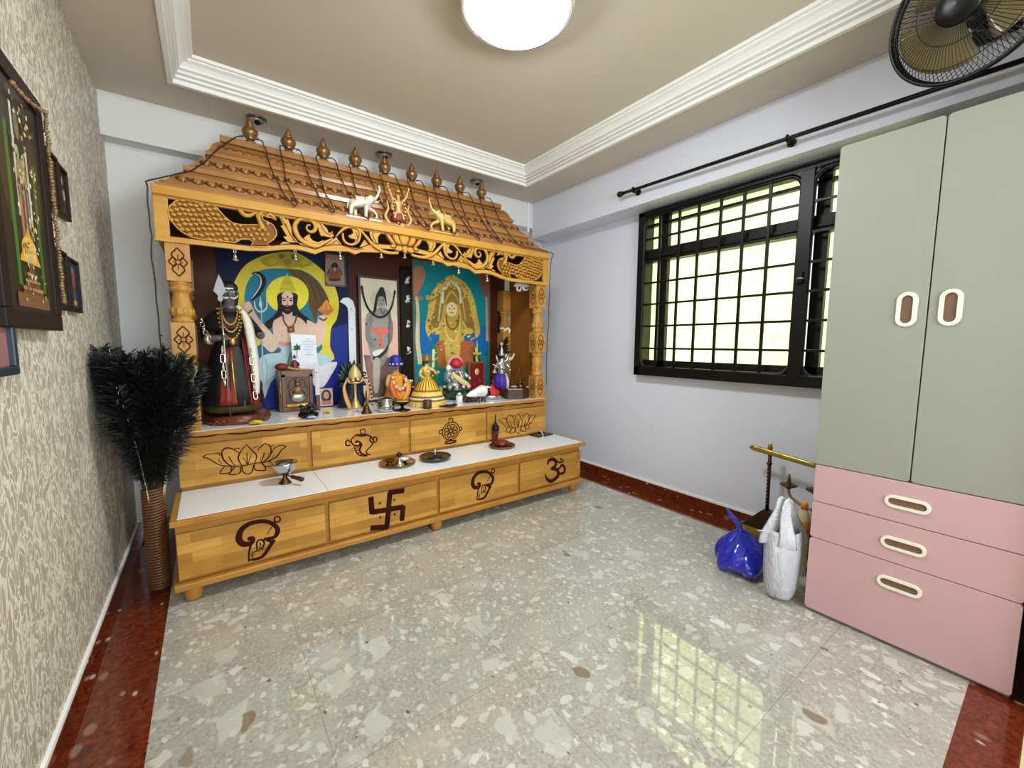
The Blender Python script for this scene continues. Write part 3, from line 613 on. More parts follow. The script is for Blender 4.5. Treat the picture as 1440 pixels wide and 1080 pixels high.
conch = [([(240,280),(205,290),(215,275),(245,285),(240,320),(190,315),(165,280),(180,240),(230,215),(300,210),(360,240),(380,280),(350,330),(310,370),(320,400),(350,410)], [10,9,10,12,12,10,9,9,11,11,11,10,10,9]),
  ([(240,280),(262,310),(245,360),(270,400),(320,415)], [14,18,14,12]), ([(190,330),(210,380),(250,415),(320,420)], [9,10,9]), ([(195,345),(235,340)], [8,8]), ([(205,370),(245,360)], [8,8]), ([(225,395),(255,380)], [8,8]), ([(250,415),(268,398)], [7,7]), ([(280,420),(288,405)], [7,7]),
  ([(160,290),(130,265),(112,290),(120,318),(160,315)], [10,12,10]), ([(380,270),(385,235),(412,250),(405,280),(375,290)], [9,11,9]), ([(262,205),(252,175),(280,160),(300,175),(292,200)], [8,9,8]), ([(210,215),(260,225),(320,220)], [14,16,10]), ([(350,240),(345,270),(365,290)], [12,14,10])]
strokes('conch_emblem', udr[1], 470, 580, 6.857, -.6135, conch)
whl = []
cx_, cy_ = 1124, 178
for r_, w_ in ((82, 10), (64, 6), (14, 10)): whl.append(([(cx_+r_*math.cos(2*PI*k/24), cy_+r_*math.sin(2*PI*k/24)-.18*r_*math.cos(2*PI*k/24)) for k in range(25)], [w_, w_]))
for k in range(8):
    a = 2*PI*(k+.5)/8; q = lambda r_, da: (cx_+r_*math.cos(a+da), cy_+r_*math.sin(a+da)-.18*r_*math.cos(a+da))
    whl.append(([q(18, 0), q(45, -.28), q(66, 0), q(45, .28), q(18, 0)], [7, 9, 7]))
whl += [([(1105,88),(1108,62),(1125,55),(1142,68),(1140,92)], [8,9,8]), ([(1045,170),(1015,175),(1015,205),(1045,200)], [9,10,9]), ([(1203,145),(1225,140),(1230,165),(1205,175)], [9,10,9]), ([(1090,262),(1075,300),(1170,285),(1165,260)], [10,14,10]), ([(1085,285),(1120,272),(1165,275)], [12,14,12])]
strokes('wheel_emblem', udr[2], 470, 580, 6.857, -.6135, whl)
gan = [([(375,570),(440,560),(430,620),(320,640),(255,570),(285,450),(400,360),(560,325),(680,340),(770,400),(790,470),(740,545),(640,560)], [45,60,60,75,75,70,60,55,50,55,62,50,30]),
  ([(745,580),(700,640),(650,720),(580,810),(470,850),(390,855)], [50,50,50,45,35,18]), ([(390,880),(395,760),(415,660),(420,610)], [18,22,30,40]), ([(790,255),(820,275),(820,315),(785,335),(750,320),(750,275),(790,250)], [20,22,20]), ([(745,330),(700,420),(640,500)], [14,12,10]), ([(740,330),(770,380)], [14,14]),
  ([(510,720),(500,640),(520,590),(570,580),(605,620),(580,690),(530,690)], [18,22,24,18]), ([(430,760),(520,730),(620,700)], [14,14,12]), ([(540,620),(560,650),(540,660)], [12,12]), ([(600,560),(700,600),(750,590)], [34,40,20]), ([(410,790),(450,780),(440,830)], [12,12])]
strokes('deity_emblem', ldr[0], 310, 700, 9.818, -1.0045, gan)
sh_r = at(678.5, 683.5, 'Y', -1.0045)-at(363, 761, 'Y', -1.0045)
strokes('deity_emblem', ldr[2], 310, 700, 9.818, -1.0045, gan, shift=(sh_r.x, 0, sh_r.z))
sw = []
for a_ in ([(205,602),(187,808)], [(95,722),(285,690)], [(196,606),(290,592)], [(284,683),(276,772)], [(197,806),(88,816)], [(98,730),(91,630)]): sw.append((a_, [26, 26]))
for d_ in ((145,668),(230,648),(147,752),(233,733)): sw.append(([(d_[0]-5, d_[1]), (d_[0]+5, d_[1])], [11, 11]))
strokes('swastika_emblem', ldr[1], 500, 550, 4.235, -1.0045, sw)
om = [([(1146,438),(1150,415),(1175,405),(1193,420),(1188,448),(1165,462),(1198,468),(1208,495),(1190,522),(1160,536),(1138,520),(1130,492)], [10,20,22,24,22,14,22,26,26,24,16,8]), ([(1195,470),(1215,458),(1228,440),(1243,452),(1244,480),(1225,492),(1208,484)], [10,14,16,20,18,10]), ([(1196,412),(1212,425),(1230,420),(1240,405)], [8,12,12,8]), ([(1218,406),(1228,404)], [14,14])]
strokes('om_emblem', ldr[3], 500, 550, 4.235, -1.0045, om)
# pillars
def pillar(x, y, quiet=False):
    c = (x, y, 0); r = .0475; b = MB()
    for z0, z1 in ((1.452, 1.634), (1.082, 1.250), (.698, .886)): b.box(x-r, x+r, y-r, y+r, z0, z1, MOAKP)
    for z0, z1 in ((1.250, 1.452), (.886, 1.082)):
        h = z1-z0; pr = [(.044, 0), (.048, .05), (.040, .10), (.036, .14), (.046, .18), (.048, .24), (.042, .42), (.036, .60), (.033, .70), (.038, .76), (.047, .80), (.047, .86), (.038, .89), (.042, .93), (.048, .97), (.044, 1)]
        if z0 < 1: pr = [(.044, 0), (.048, .05), (.042, .10), (.047, .16), (.040, .20), (.034, .25), (.038, .40), (.047, .62), (.046, .72), (.036, .80), (.044, .86), (.047, .92), (.044, 1)]
        b.lathe([(q, z0+z_*h) for q, z_ in pr], c, MOAKP, 24)
        if z0 < 1:
            for k in range(7): b.tube(smooth([(x+.040*math.cos(a_), y+.040*math.sin(a_), z0+h*u) for u, a_ in [(.25+.12*j, 2*PI*k/7+.16*j) for j in range(5)]], 3), .004, MOAKP, 5)
        else:
            for k in range(10): b.ball((x+.041*math.cos(2*PI*k/10), y+.041*math.sin(2*PI*k/10), z0+h*.27), (.012, .012, .022), MOAKP, 6, 6)
    p = b.build('pillar', alt)
    if quiet: return
    for zc, hh in ((1.543, .066), (1.166, .064), (.792, .068)):            # carved four-petal flower on front and left faces
        for face in (0, 1):
            b = MB()
            def Q(u, v): return (x+u, y-r-.0005, zc+v) if face == 0 else (x-r-.0005, y+u, zc+v)
            nrm = (0, 1, 0) if face == 0 else (1, 0, 0)
            for k in range(4):
                a = PI/2*k; L = hh if k % 2 else .036; wv = .024 if k % 2 else .021
                if face: L = L if k % 2 else .034
                q = lambda l, s_: Q(l*math.cos(a)-s_*math.sin(a), l*math.sin(a)+s_*math.cos(a))
                b.tube(smooth([q(.008, -.004), q(L*.5, -wv), q(L*.85, -wv*.4), q(L, 0), q(L*.85, wv*.4), q(L*.5, wv), q(.008, .004)], 4), .0034, MGROOVE, 6, flat=(nrm, .0016))
                b.tube([q(.01, 0), q(L*.55, 0)], .0018, MGROOVE, 6, flat=(nrm, .0014))
            b.tube([Q(.010*math.cos(a), .010*math.sin(a)) for a in [2*PI*k/10 for k in range(10)]], .002, MGROOVE, 6, flat=(nrm, .0015), closed=True)
            b.build('flower_carving', p)
for x in (.3035, 2.6325): pillar(x, -.5635)
for x in (.3035, 2.6325): pillar(x, -.085, True)
ap('back_panel', (.26, 2.68, -.022, -.010, SH, 1.86), m=MMAHOG)
ap('side_panel', (2.668, 2.679, -.516, -.13, SH, 1.86), m=wood('oak_side', (170, 112, 44), (130, 78, 26), (170, 120, 70), .3, False, 'z')); ap('side_panel', (.257, .268, -.516, -.13, SH, 1.86), m=MMAHOG)
ap('mullion_board', (1.285, 1.79, -.0255, -.022, SH, 1.86), m=MMAHOG)
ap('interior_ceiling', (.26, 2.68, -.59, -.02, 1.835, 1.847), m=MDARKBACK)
# frieze
YFZ = -.617
fz = bpy.data.objects.new('frieze', None); COL.objects.link(fz); fz.location = (AC, YFZ, 1.63); adopt(fz, alt)
def fzp(ox, oy, s): return lambda pts: [at(ox+x/s, oy+y/s, 'Y', YFZ) for x, y in pts]
def mirr(P): return [Vector((2*AC-p.x, p.y, p.z)) for p in P]
c1_, c2_, c3_ = fzp(220, 260, 8), fzp(380, 290, 8), fzp(540, 310, 6)
b = MB(); b.box(.225, .281, YFZ-.002, YFZ+.02, 1.636, 1.850, MCARVE); b.box(2*AC-.281, 2.70, YFZ-.002, YFZ+.02, 1.636, 1.850, MCARVE); b.box(.225, 2.70, YFZ, YFZ+.02, 1.838, 1.850, MCARVE)
b.box(.222, .365, YFZ-.006, YFZ+.02, 1.634, 1.646, MCARVE); b.box(2*AC-.365, 2.703, YFZ-.006, YFZ+.02, 1.634, 1.646, MCARVE); b.build('frieze_frame', fz, bevel=.002)
# scalloped lower band
low = [Vector((.28, YFZ, 1.637)), Vector((.60, YFZ, 1.637))]+[Vector(p) for p in c2_([(0,500),(100,490),(200,482),(300,486),(400,505),(510,537),(600,502),(700,486),(790,486),(870,502),(960,540),(1030,512),(1130,507),(1230,516),(1330,540),(1440,545)])]
low = [p for p in low if p.x < 1.2]
low += [Vector((1.25, YFZ, 1.742)), Vector((1.34, YFZ, 1.748)), Vector((1.41, YFZ, 1.756)), Vector((AC, YFZ, 1.764))]
full = low+mirr(low)[::-1][1:]
b = MB(); vs = []; fs = []
for p in full: vs += [p, p+Vector((0, 0, .026)), p+Vector((0, .02, 0)), p+Vector((0, .02, .026))]
for i in range(len(full)-1):
    o = i*4; q = o+4; fs += [(o, q, q+1, o+1), (o+1, q+1, q+3, o+3), (o+3, q+3, q+2, o+2), (o+2, q+2, q, o)]
b.add(vs, fs, MCARVE); b.tube([p+Vector((0, -.001, .026)) for p in full], .0025, MGROOVE, 5); b.build('scalloped_band', fz)
# peacocks
pk = [(130,300),(150,235),(220,180),(320,150),(420,145),(530,165),(610,205),(680,260),(740,330),(800,390),(860,430),(950,450),(1050,450),(1130,450),(1165,455),(1150,420),(1125,350),(1135,310),(1180,285),(1250,290),(1300,315),(1350,400),(1320,385),(1290,365),(1260,365),(1220,350),(1195,330),(1185,370),(1210,400),(1260,420),(1310,450),(1345,510),(1350,560),(1320,610),(1250,655),(1240,670),(1300,690),(1160,700),(1060,690),(1090,640),(1040,610),(950,610),(880,650),(800,640),(640,625),(500,610),(400,590),(310,545),(240,490),(190,430),(150,380)]
def inside(pt, poly):
    x, y = pt; c = False; j = len(poly)-1
    for i in range(len(poly)):
        if (poly[i][1] > y) != (poly[j][1] > y) and x < (poly[j][0]-poly[i][0])*(y-poly[i][1])/(poly[j][1]-poly[i][1])+poly[i][0]: c = not c
        j = i
    return c
MPK = wood('peacock_wood', (150, 98, 34), (112, 66, 20), (150, 100, 60), .55, False)
d1 = (c1_([(100,300)])[0]-c1_([(0,300)])[0]).length/100
rr = random.Random(11); marks = []
for i in range(18):
    for j in range(9):
        x = 165+i*62+(31 if j % 2 else 0); y = 165+j*56+rr.uniform(-10, 10)
        if inside((x, y), pk) and x < 1330: marks.append((x, y))
for side in (0, 1):
    fx = (lambda P: [Vector(p) for p in P]) if side == 0 else mirr
    po = bpy.data.objects.new('carved_peacock', None); COL.objects.link(po)
    b = MB(); P = fx(c1_(pk)); b.prism([p+Vector((0, .004, 0)) for p in P], (0, .014, 0), MPK)
    b.tube(P, .004, MCARVE, 6, flat=((0, 1, 0), .005), closed=True)
    for x, y in marks:
        dx, dy = (-34, -10) if x < 800 else (-22, -14)
        if x > 1120: dx, dy = 0, 18
        P2 = fx(c1_([(x-dx*.8, y-dy*.8), (x, y+3), (x+dx, y+dy)])); b.tube(smooth(P2, 2), [.002, .0085, .0095, .007, .002], MCARVE, 6, flat=((0, 1, 0), .007))
    P2 = fx(c1_([(1135,300),(1060,340),(1000,340),(950,300),(890,225)])); b.tube(smooth(P2, 4), wl([.004, .010, .012, .012, .003], 17), MCARVE, 6, flat=((0, 1, 0), .008))
    P2 = smooth(fx(c1_([(1200,500),(1160,410),(1150,345),(1190,305),(1245,312),(1295,345),(1348,400)])), 4); b.tube(P2, [x*d1/2 for x in wl([100, 62, 48, 46, 56, 40, 6], len(P2))], MCARVE, 8, flat=((0, 1, 0), .012))
    e_ = fx(c1_([(1248, 318)]))[0]+Vector((0, -.010, 0)); b.ball(e_+Vector((0, -.004, 0)), (.004, .003, .004), MSCORCH, 8, 6)
    COL.objects.unlink(po); bpy.data.objects.remove(po); b.build('carved_peacock', fz)
# scroll leaves
polys = [([(85,80),(150,110),(175,150),(200,140),(235,230),(250,330),(330,420),(380,452),(120,430),(210,410),(150,340),(190,335),(120,215),(150,215)], 2), ([(500,160),(560,170),(640,250),(660,300),(690,290),(720,330),(690,350),(640,340),(600,330),(575,335),(560,300),(540,240)], 2),
  ([(375,360),(410,330),(445,312),(450,350),(480,385),(540,405),(610,375),(560,430),(470,430),(400,410)], 2), ([(920,250),(990,270),(1015,330),(985,420),(950,430),(960,370),(900,355),(880,330),(915,315),(940,300)], 2), ([(1115,265),(1160,300),(1190,270),(1245,300),(1215,345),(1212,400),(1250,460),(1180,425),(1130,340)], 2),
  ([(1010,455),(1060,375),(1130,455)], 2), ([(615,440),(745,345),(810,440)], 2), ([(80,445),(150,400),(330,410),(470,470),(620,440),(800,440),(960,470),(1130,465),(1260,480),(1260,520),(80,480)], 2)]
scr = [([(700,362),(600,415),(520,445),(430,425),(345,375),(292,300),(278,220),(315,155),(390,135),(455,155),(500,200),(508,250),(480,285),(435,282),(408,250),(420,215),(450,215)], [20,44,60,62,64,62,60,50,40,46,52,52,44,36,26,20,26]),
  ([(735,345),(800,275),(860,238),(930,228),(995,262),(1010,330),(985,400),(920,432),(860,418),(822,370),(815,305)], [16,34,40,42,40,36,34,34,34,36,26]),
  ([(1000,250),(1080,345),(1150,430),(1250,500),(1350,525),(1440,525)], [26,44,54,52,44,40]), ([(690,300),(700,300)], [44, 44])]
hatch = [([(830+i*28, 425+i*7), (850+i*28, 462+i*4)], [8, 8]) for i in range(8)]
veins = [([(120,130),(200,260),(270,390)], [6,5]), ([(170,190),(230,320),(320,430)], [5,5]), ([(560,190),(610,280),(680,330)], [6,5]), ([(300,200),(330,320),(400,390)], [5,5]), ([(960,290),(985,350),(960,410)], [6,5]), ([(1150,300),(1180,390),(1220,440)], [6,5]), ([(1040,320),(1120,430),(1230,505)], [5,5]), ([(660,430),(740,390)], [5,5]), ([(700,437),(745,385),(790,437)], [6,6])]
d0 = (c2_([(100,300)])[0]-c2_([(0,300)])[0]).length/100
b = MB()
for side in (0, 1):
    fx = (lambda P: [Vector(p) for p in P]) if side == 0 else mirr
    for pts, _ in polys: b.prism([p+Vector((0, .002, 0)) for p in fx(c2_(pts))], (0, .014, 0), MCARVE)
    for pts, ws in scr:
        P = smooth(fx(c2_(pts)), 5) if len(pts) > 2 else fx(c2_(pts)); b.tube(P, [x*d0/2 for x in wl(ws, len(P))], MCARVE, 8, flat=((0, 1, 0), .009))
    for pts, ws in hatch+veins:
        P = [p+Vector((0, -.0085 if pts[0][0] not in (120,170,560,660,700,1150,960) else -.0005, 0)) for p in fx(c2_(pts))]; P = smooth(P, 4) if len(P) > 2 else P
        b.tube(P, [x*d0/2 for x in wl(ws, len(P))], MGROOVE, 6, flat=((0, 1, 0), .003))
b.build('scroll_carving', fz)
b = MB()                                                                   # lotus in the middle
lp = [[(130,118),(165,108),(200,118),(215,165),(172,222),(128,170)], [(72,108),(112,110),(132,165),(150,212),(105,195),(75,150)], [(5,92),(50,125),(75,165),(105,212),(70,200),(30,150)], [(105,212),(150,218),(160,250),(120,262),(92,245)], [(50,210),(75,195),(105,212),(90,232),(60,228)], [(150,218),(195,218),(190,280),(165,272)]]
cxl = c3_([(172, 170)])[0].x
for i, pts in enumerate(lp):
    for s_ in ((0,) if i in (0, 5) else (0, 1)):
        P = [Vector((p.x-cxl+AC, p.y, p.z)) for p in c3_(pts)]
        if s_: P = mirr(P)
        q = smooth(P, 3, True); cc = sum(q, Vector())/len(q)
        vs = [p+Vector((0, .004, 0)) for p in q]+[cc+(p-cc)*.6+Vector((0, -.006, 0)) for p in q]+[p+Vector((0, .016, 0)) for p in q]; n = len(q)
        b.add(vs, [tuple(range(n, 2*n))]+[(k, (k+1)%n, n+(k+1)%n, n+k) for k in range(n)]+[(2*n+k, 2*n+(k+1)%n, (k+1)%n, k) for k in range(n)], MCARVE)
        b.tube(q, .002, MGROOVE, 5, closed=True)
b.build('lotus_carving', fz)
# side friezes, cornice board and the tiered roof
ap('side_frieze', (.232, .25, -.60, -.10, 1.636, 1.850)); ap('side_frieze', (2.675, 2.693, -.60, -.10, 1.636, 1.850))
ap('cornice_board', (.225, 2.702, -.637, -.112, 1.848, 1.891), m=MCARVE)
RX0, RX1, RYF, RYB = .225, 2.702, -.637, -.114
def tier(name, pr, m=MROOF):
    vs = []; fs = []
    for i, z in pr: vs += [(RX0+i, RYB, z), (RX0+i, RYF+i, z), (RX1-i, RYF+i, z), (RX1-i, RYB, z)]
    for j in range(len(pr)-1):
        for k in range(4): fs.append((j*4+k, j*4+(k+1)%4, (j+1)*4+(k+1)%4, (j+1)*4+k))
    fs += [(0, 1, 2, 3)[::-1], tuple((len(pr)-1)*4+k for k in range(4))]
    b = MB(); b.add(vs, fs, m); return b
MREL = M((92, 50, 20), .35, 0, .25, 40); MRELL = M((190, 132, 62), .35, 0, .2, 40)
def leafband(b, ins, zc, x0, x1, sp_, hz, tilt):
    n = int((x1-x0)/sp_)
    for k in range(n):
        x = x0+(k+.5)*sp_
        for s_ in (-1, 1):
            P = smooth([(x+s_*.003, RYF+ins+tilt*(-hz), zc-hz), (x+s_*sp_*.40, RYF+ins-.003, zc), (x+s_*sp_*.22, RYF+ins+tilt*hz*.8, zc+hz*.8)], 3); b.tube(P, wl([.003, .0085, .002], len(P)), MREL, 6)
        P = [(x, RYF+ins-tilt*hz*.6, zc-hz*.6), (x, RYF+ins+tilt*hz, zc+hz)]; b.tube(P, [.006, .003], MRELL, 6)
b = tier('t', [(.012, 1.891), (.012, 1.905), (.026, 1.911), (.034, 1.925), (.050, 1.930), (.098, 1.984), (.106, 1.996), (.128, 2.006), (.133, 2.018)])
leafband(b, .074, 1.957, RX0+.09, RX1-.09, .058, .020, .85)
for k in range(6):
    b.ball((RX0+.074, RYF+.11+k*.0705, 1.957), (.008, .020, .019), MREL, 8, 6); b.ball((RX1-.074, RYF+.11+k*.0705, 1.957), (.008, .020, .019), MREL, 8, 6)
b.build('roof_tier', alt)
b = tier('t', [(.120, 2.018), (.120, 2.040), (.140, 2.044), (.146, 2.058), (.160, 2.064), (.196, 2.118), (.204, 2.130), (.222, 2.140), (.228, 2.152)])
leafband(b, .180, 2.092, RX0+.19, RX1-.19, .058, .020, .67)
b.build('roof_tier', alt)
b = tier('t', [(.216, 2.152), (.216, 2.171), (.228, 2.178), (.240, 2.196), (.250, 2.222), (.272, 2.246), (.300, 2.262), (.306, 2.266)])
for k in range(46):                                                          # vine scroll
    x = RX0+.29+k*.0418
    if x < RX1-.28:
        P = [(x+.018*math.cos(a)*(1 if k % 2 else -1), RYF+.246+.16*(z_-2.205)-.002, z_) for a, z_ in [(q, 2.208+.014*math.sin(q)) for q in [.2+.5*j for j in range(9)]]]
        b.tube(P, wl([.004, .002], 9), MREL, 5)
b.build('roof_tier', alt)
tier('t', [(.288, 2.264), (.288, 2.299)], MROOF).build('ridge_board', alt, bevel=.003)
for k in range(9):
    b = MB(); x = .661+k*.1975
    b.lathe([(.024, 0), (.032, .006), (.032, .012), (.022, .018), (.020, .028), (.034, .046), (.043, .066), (.040, .080), (.028, .090), (.016, .094), (.025, .098), (.025, .104), (.013, .107), (.020, .111), (.020, .116), (.010, .119), (.015, .123), (.014, .128), (.006, .132), (.008, .140), (.003, .150), (0, .152)], (x, -.31, 2.297), MFIN, 22); b.build('finial', alt)
# ------------------------------------------------------------------ string of fairy lights, dangling over the roof
MWIRE = M((30, 14, 14), .4); b = MB()
def roofpt(x, i):
    tbl = [(0, 1.893), (.05, 1.932), (.10, 1.992), (.125, 2.042), (.16, 2.066), (.20, 2.13), (.222, 2.174), (.25, 2.224), (.288, 2.302)]
    z = 2.302
    for (a, za), (c_, zc) in zip(tbl, tbl[1:]):
        if a <= i <= c_: z = za+(zc-za)*(i-a)/(c_-a)
    return Vector((x, RYF+i-.012, z+.010))
rr = random.Random(5)
pts = [Vector((.212, -.60, 1.05)), Vector((.214, -.61, 1.35)), Vector((.208, -.60, 1.50)), Vector((.211, -.62, 1.70)), Vector((.211, -.645, 1.87)), Vector((.225, -.64, 1.90))]
for i, x in ((.10, .36), (.16, .43), (.24, .52), (.288, .61)): pts.append(roofpt(x, i))
for k in range(9):
    x = .661+k*.1975
    pts += [Vector((x, -.352, 2.312)), roofpt(x+.055, .288), roofpt(x+.075, .22), roofpt(x+.10, .15), roofpt(x+.125, .08), roofpt(x+.15, .012)]
    if k < 8: pts += [roofpt(x+.175, .012), roofpt(x+.165+rr.uniform(-.01, .01), .09), roofpt(x+.15, .16), roofpt(x+.150, .24), roofpt(x+.145, .288)]
pts += [Vector((2.712, -.64, 1.90)), Vector((2.717, -.63, 1.84)), Vector((2.712, -.62, 1.60)), Vector((2.716, -.61, 1.35)), Vector((2.71, -.60, 1.10)), Vector((2.712, -.60, .80))]
sm_ = smooth(pts, 4); sm_ = [p+Vector((rr.uniform(-.003, .003), 0, rr.uniform(-.002, .002))) for p in sm_]
b.tube(sm_, .0034, MWIRE, 5)
sl = thing('string_lights', 'thin dark string of fairy lights draped in zigzags over the altar roof', 'string lights', (AC, -.5, 1.9))
b.build('wire', sl); b = MB()
for k in range(2, len(sm_)-1, 5):
    p = sm_[k]; b.tube([p, p+Vector((rr.uniform(-.012, .012), -.006, rr.uniform(-.012, .008)))], .003, MWIRE, 5)
b.build('bulb', sl)['kind'] = 'stuff'
# ------------------------------------------------------------------ bells along the frieze
MBELL = M((206, 200, 186), .2, 1.0, .1)
proto = None
bells = [(330, 349), (415, 350), (478, 349.5), (536, 357), (569, 360), (609, 368), (645, 376), (685, 387)]
def frz(x):
    for p, q in zip(full, full[1:]):
        if p.x <= x <= q.x: return p.z+(q.z-p.z)*(x-p.x)/(q.x-p.x)
    return 1.636
lbl = ['hanging below the left carved peacock', 'hanging in front of the yellow arch of the deity poster', 'hanging before the small square print', 'hanging over the tall black and white print', 'hanging under the carved lotus of the frieze', 'hanging over the left half of the teal goddess print', 'hanging over the right half of the teal goddess print', 'hanging left of the right carved peacock']
for i, (px, py) in enumerate(bells):
    x = at(px, py, 'Y', YFZ+.008).x; zt = frz(x)+.001
    r = thing('hanging_bell', 'small silvery bell '+lbl[i], 'bell', (x, YFZ+.01, zt-.058), 'bells hanging from the altar frieze')
    b = MB(); c = (x, YFZ+.01, zt-.058); b.lathe([(.016, 0), (.0165, .003), (.013, .007), (.010, .02), (.008, .028), (.004, .033), (.004, .038), (0, .039)], c, MBELL, 14); b.build('bell_body', r)
    b = MB(); b.tube([(x+.006*math.cos(a), YFZ+.01, zt-.012+.008*math.sin(a)) for a in [2*PI*k/10 for k in range(10)]], .0018, MBELL, 5, closed=True); b.tube([(x, YFZ+.01, zt-.004), (x, YFZ+.01, zt+.006)], .0015, MBELL, 5); b.build('hook', r)
    b = MB(); b.ball((x, YFZ+.01, zt-.06), .004, MBRASS, 6, 5); b.build('clapper', r)
# ------------------------------------------------------------------ prints and boards standing at the back of the altar
def layered(name, parent, ox, oy, s, Y, layers, step=.00025, rough=.55):
    """flat print: stacked colour shapes traced on the plane of the print"""
    b = MB()
    for k, L in enumerate(layers):
        kind, pts, c = L[:3]; y = Y-step*(k+1)
        if kind == 'P': P = [at(ox+x/s, oy+q/s, 'Y', Y) for x, q in pts]
        elif kind == 'S': P = smooth([at(ox+x/s, oy+q/s, 'Y', Y) for x, q in pts], 4, True)
        elif kind == 'E':
            (x, q, rx, rz_) = pts; P = [at(ox+(x+rx*math.cos(a))/s, oy+(q+rz_*math.sin(a))/s, 'Y', Y) for a in [2*PI*i/24 for i in range(24)]]
        elif kind == 'L':
            C_ = [at(ox+x/s, oy+q/s, 'Y', Y) for x, q in pts]; C_ = smooth(C_, 4) if len(C_) > 2 else C_; wds = wl(L[3], len(C_)); d0 = (at(ox+100/s, oy, 'Y', Y)-at(ox, oy, 'Y', Y)).length/100
            A, B_ = [], []
            for i, p in enumerate(C_):
                d = (C_[min(i+1, len(C_)-1)]-C_[max(i-1, 0)]); d.y = 0; d = d.normalized() if d.length > 1e-9 else Vector((1, 0, 0)); nn_ = Vector((-d.z, 0, d.x))*(wds[i]*d0/2); A.append(p+nn_); B_.append(p-nn_)
            P = A+B_[::-1]
        if kind == 'L':
            n = len(A); b.add([Vector((p.x, y, p.z)) for p in P], [(i, i+1, 2*n-2-i, 2*n-1-i) for i in range(n-1)], M(c, rough, 0, .15, 50, spec=.2))
        else: b.add([Vector((p.x, y, p.z)) for p in P], [tuple(range(len(P)))], M(c, rough, 0, .15, 50, spec=.2))
    return b.build(name, parent)
def board(name, label, cat, x0, x1, z0, z1, y0, y1, m, frame=None, fw=.015, group=None):
    r = thing(name, label, cat, ((x0+x1)/2, (y0+y1)/2, z0), group)
    b = MB(); b.box(x0+(fw if frame else 0), x1-(fw if frame else 0), y0+(.003 if frame else 0), y1, z0+(fw if frame else 0), z1-(fw if frame else 0), m); b.build('board', r)
    if frame:
        b = MB(); b.box(x0, x1, y0, y1, z0, z0+fw, frame); b.box(x0, x1, y0, y1, z1-fw, z1, frame); b.box(x0, x0+fw, y0, y1, z0+fw, z1-fw, frame); b.box(x1-fw, x1, y0, y1, z0+fw, z1-fw, frame); b.build('frame', r, bevel=.002)
    return r
SK = (222, 190, 168); YE = (222, 204, 62)
r = board('deity_poster', 'large poster of a bearded seated deity under a yellow arch at the altar back', 'poster', .47, 1.262, SH+.001, 1.80, -.036, -.025, M((16, 28, 62), .6, 0, .1, spec=.2))
